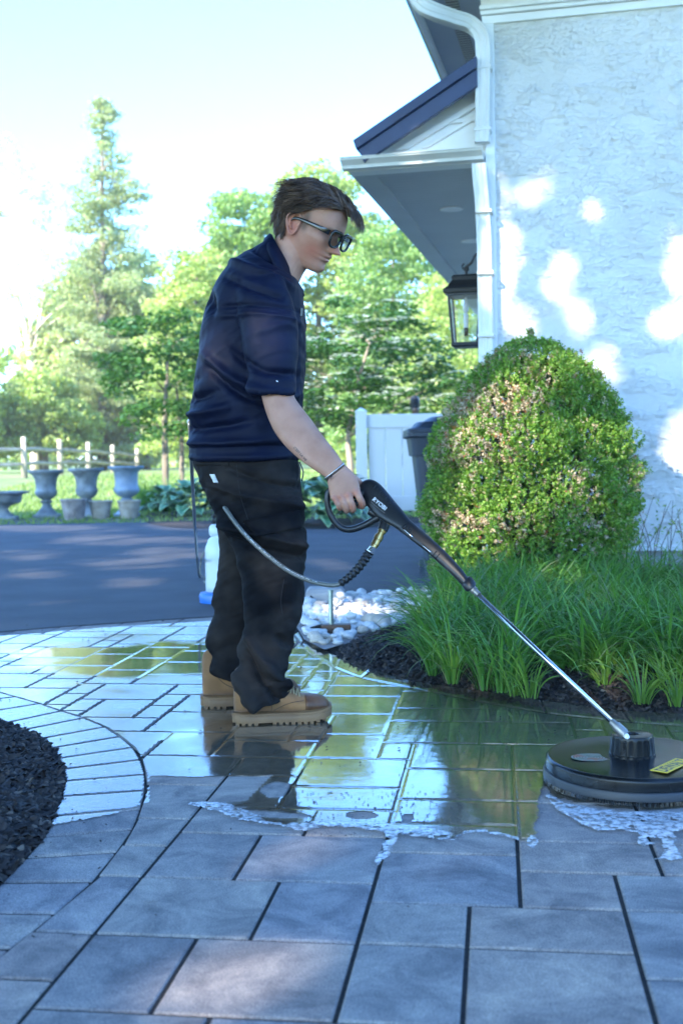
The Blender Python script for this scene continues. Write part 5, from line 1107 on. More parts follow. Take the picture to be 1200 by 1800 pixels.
folds(trou, [
    (z3([(360, 230), (520, 300), (700, 350), (800, 370)]), 0.009, 6), (z3([(380, 280), (540, 345), (700, 385), (800, 395)]), -0.008, 5), (z3([(420, 150), (560, 210), (720, 240), (780, 240)]), 0.007, 7), (z3([(500, 120), (640, 170), (760, 185)]), -0.006, 5), (z3([(300, 180), (380, 260), (460, 400)]), -0.008, 7),
    (z3([(330, 330), (400, 420), (470, 540), (560, 640)]), -0.008, 9),
    (z3([(560, 600), (620, 700), (700, 780), (790, 800)]), 0.010, 7), (z3([(560, 660), (620, 760), (700, 850), (790, 880)]), -0.010, 6), (z3([(500, 640), (560, 780), (640, 900), (780, 960)]), 0.008, 8), (z3([(650, 620), (740, 680), (800, 700)]), -0.006, 6),
    (z3([(430, 720), (440, 860), (425, 1000)]), 0.006, 6), (z3([(480, 700), (500, 850), (520, 990)]), -0.007, 7), (z3([(690, 880), (680, 980), (670, 1060)]), 0.003, 4),
    (z3([(430, 1000), (540, 1040), (660, 1060)]), -0.014, 6), (z3([(440, 950), (560, 1010), (700, 1040), (770, 1060)]), 0.010, 8), (z3([(600, 1090), (690, 1100), (730, 1150), (760, 1210)]), -0.016, 6), (z3([(560, 1090), (650, 1110), (700, 1180), (730, 1260)]), 0.010, 8),
    (z3([(600, 1070), (520, 1130), (440, 1200)]), 0.012, 7), (z3([(580, 1110), (510, 1180), (430, 1250)]), -0.012, 6), (z3([(560, 1160), (490, 1230), (420, 1290)]), 0.008, 7), (z3([(410, 1290), (480, 1280), (540, 1220)]), -0.009, 6),
    (z3([(620, 1330), (680, 1315), (740, 1300)]), -0.012, 5), (z3([(600, 1290), (670, 1285), (740, 1270)]), 0.009, 6), (z3([(560, 1380), (640, 1370), (730, 1350)]), 0.008, 7), (z3([(400, 1420), (450, 1350), (500, 1320)]), 0.009, 7), (z3([(420, 1460), (480, 1400), (560, 1350)]), -0.009, 6),
    (z3([(480, 1480), (560, 1500), (640, 1470), (700, 1430)]), -0.007, 6), (z3([(440, 1520), (520, 1560), (620, 1550), (700, 1490)]), 0.006, 6), (z3([(590, 1400), (610, 1480), (600, 1580)]), 0.004, 4)], 0.005, 7, ymax=3.95, low=(1040, 0.014))
folds(trou, [
    (z3([(290, 770), (340, 830), (400, 850)]), 0.012, 6), (z3([(290, 830), (350, 890), (420, 900)]), -0.012, 6), (z3([(310, 900), (370, 930), (430, 900)]), 0.010, 6), (z3([(250, 1000), (320, 1000), (400, 940)]), 0.012, 7), (z3([(270, 1050), (340, 1040), (420, 980)]), -0.012, 6), (z3([(260, 1110), (330, 1090), (420, 1060)]), 0.009, 7),
    (z3([(220, 1190), (300, 1190), (400, 1150)]), 0.012, 6), (z3([(240, 1240), (320, 1230), (400, 1190)]), -0.013, 6), (z3([(240, 1290), (320, 1270), (400, 1250)]), 0.010, 7), (z3([(240, 1340), (300, 1390), (380, 1390)]), -0.006, 6), (z3([(290, 560), (340, 640), (400, 660)]), 0.010, 6), (z3([(300, 620), (360, 700), (420, 700)]), -0.010, 6)], 0.0042, 8)
def on_surface(mb_or_pts, obj, off=0.002, Y0=2.6):
    """lay points on the camera side of obj: each pixel ray is cast on the mesh"""
    bpy.context.view_layer.update(); out = []
    mi = obj.matrix_world.inverted(); o_ = mi @ Vector((0, 0, CH))
    for (x, y) in mb_or_pts:
        d = (mi.to_3x3() @ Vector(ray(x, y))).normalized(); ok, loc, nrm, _ = obj.ray_cast(o_, d)
        out.append((obj.matrix_world @ loc+(obj.matrix_world.to_3x3() @ nrm)*off, obj.matrix_world.to_3x3() @ nrm) if ok else (None, None))
    return out
def patch(name, corners, obj, mat, parent, off=0.004, nx=16, ny=6, thick=0.003):
    """cloth panel that follows obj: corners (pixel) tl, tr, br, bl"""
    tl, trr, br, bl = [Vector((*c, 0)) for c in corners]; pts = []
    for j in range(ny+1):
        for i in range(nx+1): q = tl.lerp(trr, i/nx).lerp(bl.lerp(br, i/nx), j/ny); pts.append((q.x, q.y))
    s = on_surface(pts, obj, off); last = None; vs = []
    for p, n_ in s:
        if p is None: p = last
        last = p
        if p is None: return None
        vs.append(p)
    mb = MB(); W_ = nx+1; fs = [(j*W_+i, j*W_+i+1, (j+1)*W_+i+1, (j+1)*W_+i) for j in range(ny) for i in range(nx)]
    mb.add(vs, fs); o = mb.build(name, mat, parent, smooth=True, fix=False); sd = o.modifiers.new('s', 'SOLIDIFY'); sd.thickness = thick; sd.offset = 0; return o
def seam(name, pl, obj, mat, parent, r=0.0012, off=0.0005, k=6):
    sp = spline([(x, y, 0) for x, y in pl], k)[0]; s = [p for p, n_ in on_surface([(q.x, q.y) for q in sp], obj, off) if p is not None]
    if len(s) < 3: return
    mb = MB(); mb.tube(s, r, 5); return mb.build(name, mat, parent, smooth=True)
m_seam = M('seam_thread', (0.010, 0.010, 0.012), 0.8)
patch('cargo_flap', z3([(440, 470), (785, 400), (795, 515), (520, 568)]), trou, m_trou, trou, 0.004, thick=0.004)
seam('flap_stitch', z3([(442, 486), (600, 440), (782, 412)]), trou, m_seam, trou); seam('flap_stitch', z3([(520, 568), (650, 528), (795, 515)]), trou, m_seam, trou)
patch('back_pocket_flap', z3([(145, 85), (355, 92), (352, 135), (150, 128)]), trou, m_trou, trou, 0.004, thick=0.004)
0 and patch('knee_patch', z3([(470, 640), (700, 640), (730, 1040), (450, 1020)]), trou, m_trou, trou, 0.0015, nx=24, ny=24, thick=0.002)
m_lab = M('grey_label', (0.5, 0.5, 0.48), 0.7, var=0.1, vscale=60)
patch('label', z3([(240, 184), (270, 184), (292, 240), (264, 240)]), trou, m_lab, trou, 0.003, 4, 6)
seam('side_seam', z3([(400, 120), (420, 300), (470, 460)]), trou, m_seam, trou); seam('side_seam', z3([(690, 820), (670, 950), (680, 1040)]), trou, m_seam, trou)
st_ = MB(); 
for dx in (0, 6): st_.tube([P(524+dx*.4, 812, 3.79), P(527+dx, 830, 3.785), P(524+dx, 846, 3.785)], 0.0022, 6, smooth=3)
st_.build('drawstring', m_black, trou, smooth=True)
# tattoo on the forearm
def text_mesh(txt, size=1.0, bold=0.0):
    cu = bpy.data.curves.new('t', 'FONT'); cu.body = txt; cu.size = size; cu.offset = bold; cu.resolution_u = 3; o = bpy.data.objects.new('t', cu); link(o)
    dg = bpy.context.evaluated_depsgraph_get(); me = bpy.data.meshes.new_from_object(o.evaluated_get(dg)); bpy.data.objects.remove(o, do_unlink=True)
    v = [tuple(q.co) for q in me.vertices]; f = [tuple(p.vertices) for p in me.polygons]; bpy.data.meshes.remove(me); return v, f
def text_on(name, txt, a_, c_, hgt, obj, mat, parent, off=0.0008, bold=0.0, up=-1):
    """lettering whose baseline runs from pixel a_ to pixel c_, letters hgt px tall, laid on obj"""
    v, f = text_mesh(txt, 1.0, bold); xm = max(q[0] for q in v); ym = max(q[1] for q in v); a_ = Vector(a_); c_ = Vector(c_); d = c_-a_; nn = Vector((d.y, -d.x)).normalized()
    pts = [(a_+d*(q[0]/xm)+nn*(q[1]/ym)*hgt) for q in v]; s = on_surface([(q.x, q.y) for q in pts], obj, off); last = next((p for p, n_ in s if p is not None), None)
    if last is None: return
    vs = []
    for p, n_ in s: last = p if p is not None else last; vs.append(last)
    mb = MB(); mb.add(vs, f); return mb.build(name, mat, parent, fix=False)
m_ink = M('tattoo_ink', (0.03, 0.03, 0.05), 0.6)
text_on('tattoo', "C'EST LA VIE", (515.5, 787), (537, 811), 4.2, bd, m_ink, bd, 0.0005, 0.02)
# bracelet
m_silver = M('silver', (0.6, 0.6, 0.6), 0.25, metal=1.0)
wr = sring((570, 842), (605, 814), 0.0275, 3.527, 2.2, 28); br_ = MB(); br_.tube(wr+[wr[0]], 0.0017, 6); brc = br_.build('bracelet', m_silver, person, smooth=True)
wr = sring((572, 844), (606, 817), 0.0265, 3.525, 2.2, 28); b2 = MB(); b2.tube(wr+[wr[0]], 0.0014, 6); b2.tube([P(582, 834, 3.497), P(579, 840, 3.494), P(575, 846, 3.496)], 0.0012, 5); b2.tube([P(584, 834, 3.497), P(581, 841, 3.493)], 0.0012, 5); b2.build('cord', m_black, brc, smooth=True)
# ---- boots
m_tan = M('tan_nubuck', (0.19, 0.088, 0.030), 0.82, col2=(0.29, 0.14, 0.05), vscale=12, bump=0.3, bscale=300, bdist=0.001, sheen=0.15)
m_toe = M('wet_nubuck', (0.085, 0.036, 0.015), 0.5, col2=(0.17, 0.075, 0.03), vscale=14, bump=0.3, bscale=300, bdist=0.001)
m_sole = M('rubber_sole', (0.14, 0.07, 0.028), 0.6, col2=(0.21, 0.11, 0.045), vscale=10, bump=0.2, bscale=150)
def boot(xh, yb, xt, Y, k, name_label=None):
    """xh/xt: pixel x of heel and toe, yb: pixel y of the tread, Y: depth of the boot's centre line"""
    root = bpy.data.objects.new('boot', None); h0 = P(xh, yb, Y); h0.z = 0; root.location = h0; link(root); setparent(root, person)
    t0 = P(xt, yb, Y); L_ = (t0.x-h0.x); ax = Vector((L_, 0.03, 0)).normalized(); sd = Vector((-ax.y, ax.x, 0)); s = L_/0.315
    def q(x, y, z): return h0+ax*(x*s)+sd*(y*s)+Vector((0, 0, z*s))
    # stations: x, z_low, z_top, half width
    stn = [(0.000, 0.040, 0.150, 0.014), (0.006, 0.038, 0.172, 0.028), (0.025, 0.036, 0.185, 0.040), (0.055, 0.036, 0.190, 0.043), (0.085, 0.035, 0.190, 0.043), (0.110, 0.034, 0.184, 0.041), (0.132, 0.033, 0.158, 0.040), (0.160, 0.032, 0.122, 0.042),
           (0.195, 0.031, 0.097, 0.046), (0.225, 0.031, 0.087, 0.049), (0.252, 0.032, 0.084, 0.049), (0.275, 0.034, 0.080, 0.045), (0.292, 0.036, 0.071, 0.036), (0.302, 0.038, 0.058, 0.022), (0.305, 0.042, 0.050, 0.008)]
    def brings(stn, e=2.5):
        out = []
        for x, z0, z1, w_ in stn:
            r = []
            for j in range(28):
                t = 2*math.pi*j/28; c_, s_ = math.cos(t), math.sin(t); zc = (z0+z1)/2; hz = (z1-z0)/2; ww = w_*(1 if s_ < 0 else 1-0.25*s_*min(1, hz/0.03)*0.8)
                r.append(q(x, ww*math.copysign(abs(c_)**(2/e), c_), zc+hz*math.copysign(abs(s_)**(2/(2.2)), s_)))
            out.append(r)
        return resample_rings(out, 3)
    mb = MB(); mb.loft(brings(stn)); up = mb.build('upper', m_tan, root, smooth=True)
    up2 = [(x, z0, z1+0.0015, w_+0.0015) for x, z0, z1, w_ in stn if x > 0.22]; mb = MB(); mb.loft(brings(up2)); mb.build('toe_cap', m_toe, root, smooth=True)
    # sole: outline loft with welt
    def sw(x):
        for i in range(len(stn)-1):
            if stn[i+1][0] >= x: t = (x-stn[i][0])/(stn[i+1][0]-stn[i][0]); return stn[i][3]*(1-t)+stn[i+1][3]*t
        return 0.01
    def out2d(g):
        xs_ = [-0.006*g+0.31*(0.5-0.5*math.cos(math.pi*i/20)) for i in range(21)]; up_ = [(x*(1+0.02*g), min(0.056, sw(min(max(x, .001), .304))+0.0075*g)) for x in xs_]
        return [(x, -w_) for x, w_ in up_]+[(x, w_) for x, w_ in reversed(up_)]
    def toe(x): return 0.016*max(0, (x-0.22)/0.09)**2
    mb = MB(); rings = []
    for g, z in ((0.9, 0.008), (1.0, 0.014), (1.0, 0.027), (0.75, 0.030), (1.15, 0.031), (1.15, 0.037), (0.7, 0.039)): rings.append([q(x, y, z+toe(x)) for x, y in out2d(g)])
    mb.loft(rings); so = mb.build('sole', m_sole, root, angle=35)
    mb = MB()
    for i in range(15):
        x = 0.012+i*0.0195
        if 0.085 < x < 0.125: continue
        for sgn in (-1, 1):
            w_ = sw(min(x, .30))+0.003; mb.box(q(x, sgn*w_*0.62, 0.006+toe(x)), (0.013*s, w_*0.72*s, 0.013*s))
    mb.box(q(0.145, 0, 0.0085), (0.24*s, 0.05*s, 0.004*s)); mb.build('tread', m_sole, so, bevel=0.0015)
    # laces, tongue, eyelets
    mb = MB()
    for i in range(5):
        x = 0.128+i*0.017; zt_ = 0.156-i*0.0145
        mb.tube([q(x, -0.030, zt_-0.016), q(x+0.004, -0.012, zt_+0.004), q(x+0.008, 0.010, zt_+0.004), q(x+0.012, 0.030, zt_-0.018)], 0.0026*s, 6, smooth=3)
        mb.tube([q(x, 0.030, zt_-0.016), q(x+0.004, 0.012, zt_+0.005), q(x+0.008, -0.010, zt_+0.005), q(x+0.012, -0.030, zt_-0.018)], 0.0026*s, 6, smooth=3)
    mb.tube([q(0.15, -0.03, 0.135), q(0.165, -0.040, 0.128), q(0.175, -0.044, 0.112), q(0.165, -0.043, 0.102)], 0.0024*s, 6, smooth=3); mb.tube([q(0.15, -0.03, 0.135), q(0.17, -0.036, 0.135), q(0.19, -0.042, 0.118)], 0.0024*s, 6, smooth=3)
    m_lace = M('lace', (0.30, 0.22, 0.11), 0.8); mb.build('laces', m_lace, root, smooth=True)
    mb = MB()
    for pl in ([(0.10, 0.16), (0.115, 0.12), (0.12, 0.08), (0.118, 0.045)], [(0.125, 0.045), (0.155, 0.06), (0.185, 0.07), (0.22, 0.075)], [(0.03, 0.155), (0.045, 0.11), (0.07, 0.08), (0.11, 0.06)]):
        mb.tube([q(x, -(sw(x)+0.0006), z) for x, z in spline_xz(pl)], 0.0008*s, 5)
    mb.build('stitching', m_seam, root, smooth=True)
    return root
def spline_xz(pl): return [(p.x, p.y) for p in spline([(x, z, 0) for x, z in pl], 4)[0]]
boot(412, 1284, 586, 3.80, 1.0)
boot(357, 1251, 531, 4.07, 1.0)
# ================================================================ SPRAY GUN, HOSE, SURFACE CLEANER
def Yl(px): return 1.0/(0.2817+(px-645)/450*0.0596)
m_steel = M('steel', (0.62, 0.62, 0.60), 0.22, metal=1.0, var=0.05, vscale=30)
m_brass = M('brass', (0.62, 0.42, 0.16), 0.3, metal=1.0, var=0.15, vscale=60)
m_grey = M('grey_metal', (0.30, 0.28, 0.25), 0.45, metal=0.8, var=0.15, vscale=50)
gun = empty('spray_gun', P(645, 880, 3.55), 'black pressure washer gun with white lettering and a long steel wand in his right hand', 'spray gun')
def grings(L_, k=4): return resample_rings([sring(a_, c_, hd, Yl((a_[0]+c_[0])/2), e) for a_, c_, hd, e in L_], k)
mb = MB()
mb.loft(grings([((632, 854), (637, 846), 0.010, 2.2), ((632, 862), (647, 842), 0.017, 2.4), ((636, 872), (659, 845), 0.021, 2.6), ((642, 884), (671, 854), 0.023, 2.7), ((651, 897), (683, 868), 0.023, 2.7), ((664, 910), (697, 885), 0.022, 2.6), ((680, 920), (708, 898), 0.020, 2.5), ((697, 930), (718, 911), 0.017, 2.4), ((705, 937), (724, 918), 0.015, 2.3)]))
mb.tube([P(579, 866, 3.548), P(600, 866, 3.548), P(625, 868, 3.548), P(645, 868, 3.545)], [0.015, 0.017, 0.017, 0.018], 14, smooth=3)
mb.tube([P(648, 898, 3.545), P(662, 905, 3.54), P(680, 912, 3.53)], [0.012, 0.014, 0.014], 12, smooth=3)
gb = fuse(mb, 'gun_body', 0.0022, 3, gun, m_black)
mb = MB(); gpts = spline([P(x, y, Y) for x, y, Y in ((584, 860, 3.548), (577, 864, 3.548), (575, 880, 3.547), (579, 900, 3.547), (589, 918, 3.546), (603, 929, 3.545), (620, 930, 3.545), (642, 922, 3.543), (662, 911, 3.54), (682, 903, 3.53))], 5)[0]
rr = []
for i, p in enumerate(gpts):
    d = (gpts[min(i+1, len(gpts)-1)]-gpts[max(i-1, 0)]).normalized(); sd = Vector((0, 1, 0)); u_ = d.cross(sd).normalized(); f = i/(len(gpts)-1); w_ = 0.0085+0.003*f
    rr.append([p+u_*w_*math.copysign(abs(math.cos(t))**.75, math.cos(t))+sd*0.0155*math.copysign(abs(math.sin(t))**.75, math.sin(t)) for t in [2*math.pi*k/16 for k in range(16)]])
mb.loft(rr); mb.build('trigger_guard', m_black, gun, smooth=True)
mb = MB(); mb.tube([P(598, 878, 3.548), P(620, 884, 3.548), P(640, 886, 3.546), P(648, 880, 3.545)], [0.009, 0.011, 0.010, 0.009], 10, smooth=3); mb.build('trigger', m_black, gun, smooth=True)
for k in range(7): seam('vent_rib', [(560+(752+k*37)/7.5, 800+(402+k*34)/7.5), (560+(716+k*37)/7.5, 800+(442+k*34)/7.5)], gb, m_blackg, gb, 0.0016, 0.0004)
m_letter = M('white_letters', (0.8, 0.8, 0.8), 0.5)
text_on('lettering', 'RYOBI', (653.5, 879), (676, 897.5), 7.2, gb, m_letter, gb, 0.0012, 0.0)
seam('badge_line', [(652, 882), (662, 891), (676, 902)], gb, m_grey, gb, 0.0006, 0.0004)
mb = MB(); mb.loft(grings([((697, 929), (717, 911), 0.0165, 2.4), ((720, 948), (740, 931), 0.016, 2.4), ((745, 967), (763, 951), 0.0155, 2.3), ((770, 989), (786, 973), 0.015, 2.2), ((796, 1013), (809, 998), 0.0145, 2.1), ((812, 1030), (822, 1015), 0.014, 2.0)]))
ln_ = mb.build('lance_shroud', m_black, gun, smooth=True)
for a_, c_ in (((708, 929), (725, 944)), ((741, 957), (757, 971))): seam('inner_tube', [a_, c_], ln_, m_steel, ln_, 0.0020, 0.0005, 3)
for x, y in ((711, 925), (716, 929), (721, 933), (764, 972), (769, 977)): seam('slot', [(x+3, y-3), (x-4, y+5)], ln_, m_blackg, ln_, 0.0016, 0.0003, 3)
mb = MB(); mb.loft(grings([((811, 1027), (823, 1013), 0.0145, 2), ((812, 1031), (829, 1015), 0.0175, 2), ((817, 1038), (834, 1022), 0.0175, 2), ((821, 1040), (836, 1027), 0.0145, 2)], 2), True); mb.build('collar', m_black, gun, angle=40)
A_ = P(829, 1034, Yl(829)); NZ = P(1080, 1274, Yl(1080)); TIP = P(1098, 1292, Yl(1098))
mb = MB(); d_ = (NZ-A_).normalized(); mb.tube([A_, A_+d_*0.012, A_+d_*0.0121, A_+d_*0.03], [0.011, 0.011, 0.0085, 0.0085], 14); mb.build('wand_nut', m_grey, gun, angle=35)
mb = MB(); mb.tube([A_+d_*0.02, NZ], 0.0068, 16); mb.build('wand', m_steel, gun, smooth=True)
mb = MB(); mb.tube([NZ-d_*0.012, NZ+d_*0.002, NZ+d_*0.003, NZ+d_*0.028, TIP], [0.009, 0.0105, 0.013, 0.0135, 0.012], 14); mb.build('coupling', m_grey, gun, angle=35)
mb = MB(); mb.tube([TIP-d_*0.001, TIP+d_*0.006, TIP+d_*0.012], [0.0075, 0.0065, 0.004], 12); mb.build('coupling_tip', m_letter, gun, smooth=True)
# inlet, brass coupler
mb = MB(); mb.tube([P(682, 910, 3.53), P(676, 922, 3.525), P(672, 932, 3.52)], [0.0135, 0.0155, 0.0155], 16); mb.build('inlet', m_black, gun, angle=35)
hose = empty('pressure_hose', P(596, 1026, 3.50), 'grey pressure hose running from the gun across his trousers and down behind him', 'hose')
mb = MB(); b0, b1 = P(672, 932, 3.52), P(656, 962, 3.505); dd = b1-b0
mb.tube([b0+dd*t for t in (0, .12, .14, .3, .32, .55, .57, .85, .87, 1)], [.0125, .0125, .0105, .0105, .0135, .0135, .0115, .0125, .0105, .0105], 16); mb.build('brass_coupler', m_brass, hose, angle=35)
mb = MB(); mb.tube([P(656, 961, 3.505), P(650, 969, 3.503), P(648, 973, 3.502)], [0.0095, 0.011, 0.011], 6); mb.build('hex_nut', m_steel, hose)
mb = MB(); bp_ = spline([P(649, 970, 3.502), P(640, 984, 3.50), P(627, 1001, 3.498), P(612, 1015, 3.498), P(597, 1026, 3.50)], 14)[0]
mb.tube(bp_, [(0.0150-0.004*(i/len(bp_)))*(1+0.16*math.sin(i*1.12)) for i in range(len(bp_))], 14); mb.build('bend_guard', m_black, hose, smooth=True)
hp_ = [(600, 1024, 3.50), (592, 1028, 3.50), (575, 1028, 3.51), (545, 1021, 3.55), (510, 1005, 3.61), (475, 980, 3.665), (440, 949, 3.695), (416, 922, 3.715), (398, 896, 3.75), (388, 881, 3.82), (372, 858, 3.98), (352, 828, 4.12), (341, 790, 4.14), (336, 765, 4.14), (333, 745, 4.08), (332.5, 741, 4.0), (334, 752, 3.98), (336, 790, 4.06), (338, 840, 4.3), (341, 890, 4.75), (344, 940, 5.6), (347, 985, 7.1)]
pts = [P(*q) for q in hp_]+[G(351, 1014, 0.012), G(366, 1026, 0.012), G(400, 1030, 0.012), G(470, 1022, 0.012)]
m_hose = M('hose_rubber', (0.10, 0.105, 0.095), 0.3, var=0.12, vscale=20, coat=0.3)
mb = MB(); mb.tube(pts, 0.0072, 12, smooth=10); mb.build('hose_line', m_hose, hose, smooth=True)
# printed marks along the hose
mb = MB(); sp = spline([P(x, y, Y-0.0065) for x, y, Y in hp_[2:8]], 22)[0]
rq = random.Random(4)
for i in range(8, len(sp)-2):
    if rq.random() < 0.45: continue
    mb.tube([sp[i]+Vector((0, 0, 0.003)), sp[i].lerp(sp[i+1], 0.75)+Vector((0, 0, 0.003))], 0.0009, 4)
mb.build('hose_print', m_letter, hose)
# ---- rotary surface cleaner
CC = Vector((0, 0, 0)); q = P(1114, 1300, 3.03); CC.x, CC.y = q.x, 3.03
sc = empty('surface_cleaner', CC, 'round black patio surface cleaner with a ribbed hub and yellow badge on the wet slabs', 'surface cleaner')
m_deck = M('deck_plastic', (0.007, 0.0075, 0.008), 0.22, spec=0.3, bump=0.25, bscale=700, bdist=0.0004, var=0.1, vscale=12)
m_skirt = M('skirt_rubber', (0.022, 0.024, 0.028), 0.45, var=0.1, vscale=10)
R_ = 0.232
mb = MB(); mb.lathe([(R_*0.99, 0.036), (R_*0.992, 0.060), (R_*0.985, 0.066), (R_*0.965, 0.070), (R_*0.95, 0.0705), (R_*0.93, 0.0695), (0.10, 0.073), (0.058, 0.074), (0.001, 0.074)], CC, 120, cap=False); mb.build('deck', m_deck, sc, angle=50)
mb = MB(); mb.lathe([(R_*0.96, 0.038), (R_*1.008, 0.0365), (R_*1.022, 0.030), (R_*1.022, 0.0155), (R_*0.95, 0.0155)], CC, 120, cap=False); mb.build('skirt', m_skirt, sc, angle=40)
def hubf(a_, z): return 1+0.012*(1 if math.sin(a_*18) > 0 else -1) if 0.078 < z < 0.120 else 1
mb = MB(); mb.lathe([(0.060, 0.0735), (0.060, 0.079), (0.0575, 0.080), (0.0545, 0.118), (0.0545, 0.122), (0.0525, 0.1275), (0.048, 0.129), (0.018, 0.129), (0.016, 0.124), (0.001, 0.124)], CC+Vector((-0.006, 0, 0)), 144, flute=hubf, cap=False); mb.build('hub', m_deck, sc, angle=35)
mb = MB(); rb = random.Random(6)
for i in range(1500):
    a_ = 2*math.pi*i/1500+rb.uniform(-.002, .002); rr_ = R_*(0.985+0.02*rb.random()); b0 = CC+Vector((rr_*math.cos(a_), rr_*math.sin(a_), 0.0165)); r2 = rr_+rb.uniform(0.0, 0.006); a2 = a_+rb.uniform(-0.012, 0.012)
    e_ = CC+Vector((r2*math.cos(a2), r2*math.sin(a2), 0.004)); t_ = Vector((-math.sin(a_), math.cos(a_), 0))*0.00055; n_ = Vector((math.cos(a_), math.sin(a_), 0))*0.0005
    mb.add([b0-t_, b0+t_, b0+n_, e_-t_*.6, e_+t_*.6, e_+n_*.6], [(0, 1, 4, 3), (1, 2, 5, 4), (2, 0, 3, 5)])
tag(mb.build('bristles', m_blackg, sc, fix=False), kind='stuff')
mb = MB(); mb.lathe([(0.21, 0.0), (0.19, 0.015), (0.05, 0.03), (0.001, 0.03)], CC+Vector((0, 0, 0.015)), 40, cap=False); mb.build('underside', m_skirt, sc, smooth=True)
# round sticker of thin coloured rings and the yellow badge
m_stick = bpy.data.materials.new('ring_sticker'); m_stick.use_nodes = True; N = m_stick.node_tree.nodes; L = m_stick.node_tree.links; b = N['Principled BSDF']; b.inputs['Roughness'].default_value = 0.3
tc = N.new('ShaderNodeTexCoord'); wv = N.new('ShaderNodeTexWave'); wv.wave_type = 'RINGS'; wv.rings_direction = 'Z'; wv.inputs['Scale'].default_value = 42; wv.inputs['Distortion'].default_value = 1.2; L.new(tc.outputs['Object'], wv.inputs['Vector'])
nz = N.new('ShaderNodeTexNoise'); nz.inputs['Scale'].default_value = 28; L.new(tc.outputs['Object'], nz.inputs['Vector']); rp = N.new('ShaderNodeValToRGB'); L.new(nz.outputs['Fac'], rp.inputs[0]); e = rp.color_ramp.elements
e[0].position = 0.35; e[0].color = (0.03, 0.16, 0.10, 1); e[1].position = 0.62; e[1].color = (0.45, 0.08, 0.06, 1); q_ = e.new(0.5); q_.color = (0.30, 0.36, 0.38, 1)
mxx = N.new('ShaderNodeMixRGB'); mxx.inputs[1].default_value = (0.01, 0.012, 0.012, 1); L.new(wv.outputs['Fac'], mxx.inputs[0]); L.new(rp.outputs[0], mxx.inputs[2]); L.new(mxx.outputs[0], b.inputs['Base Color'])
sc_c = G(1038, 1331, 0.0733); stk = MB(); vs = [Vector((0.052*math.cos(t), 0.040*math.sin(t), 0)) for t in [2*math.pi*k/40 for k in range(40)]]; stk.add(vs, [tuple(range(40))]); so = stk.build('ring_sticker', m_stick, None); so.location = sc_c; bpy.context.view_layer.update(); setparent(so, sc)
zb_ = 0.0742; p1, p2, p3 = G(1141, 1354, zb_), G(1172, 1359, zb_), G(1200, 1327, zb_); d1 = (p3-p1).normalized(); wv_ = (p2-p1); wv_ = wv_-d1*wv_.dot(d1); bw = wv_.length; wv_.normalize()
LB = 0.145; p0 = p1
m_yel = M('yellow_badge', (0.75, 0.50, 0.03), 0.4); mb = MB(); skew = (p2-p1).dot(d1)
cr = [p0, p0+d1*LB, p0+d1*(LB+skew)+wv_*bw, p0+d1*skew+wv_*bw]; cr.reverse(); mb.prism([c-Vector((0, 0, 0.0006)) for c in cr], (0, 0, 0.0014)); bdg = mb.build('badge', m_yel, sc, bevel=0.0004)
v, f = text_mesh('DEWALT', 1.0, 0.03); xm = max(a_[0] for a_ in v); ym = max(a_[1] for a_ in v); mb = MB(); base = p0+d1*(skew+0.004)+wv_*(bw*0.86)
mb.add([base+d1*(a_[0]/xm*(LB-0.012))-wv_*(a_[1]/ym*bw*0.70)-d1*(a_[1]/ym*skew*0.7)+Vector((0, 0, 0.0012)) for a_ in v], f); mb.build('badge_lettering', m_blackg, bdg, fix=False)
# ================================================================ BUSH, STRAP LEAVES, HOSTAS, STONES, SMALL THINGS
# ---- boxwood: thousands of small sprigs over a lumpy round form
rg = np.random.default_rng(3); BY = 7.15
bc = P(932, 1000, BY); bush = empty('boxwood_bush', (bc.x, BY, 0), 'big rounded boxwood bush with tan dead patches in front of the stucco wall', 'bush')
prof = [(0.0, 0.40), (0.12, 0.52), (0.35, 0.59), (0.6, 0.61), (0.8, 0.59), (1.0, 0.54), (1.2, 0.45), (1.38, 0.325), (1.47, 0.22), (1.53, 0.11), (1.55, 0.0)]
pzs = np.array([p[0] for p in prof]); prs = np.array([p[1] for p in prof])
nS = 17000; z = rg.uniform(0, 1.6, nS*3); a_ = rg.uniform(0, 2*np.pi, nS*3); r = np.interp(z, pzs, prs); k = rg.random(nS*3) < (r/0.66+0.15); z, a_, r = z[k][:nS], a_[k][:nS], r[k][:nS]
lump = 1+0.27*(vnoise(a_*2.2+9, z*3.0, 1.6, 5, 3)-0.5)*2+0.05*(vnoise(a_*9, z*12, 1.0, 6, 2)-.5)*2
front = np.sin(a_) < 0.35; z, a_, r, lump = z[front], a_[front], r[front], lump[front]; nS = len(z)
depth = 1-0.22*rg.random(nS)**2.2; cx = bc.x+r*lump*depth*np.cos(a_)+0.02*(z-0.8); cy = BY+r*0.92*lump*depth*np.sin(a_)
base = np.stack([cx, cy, z], 1)
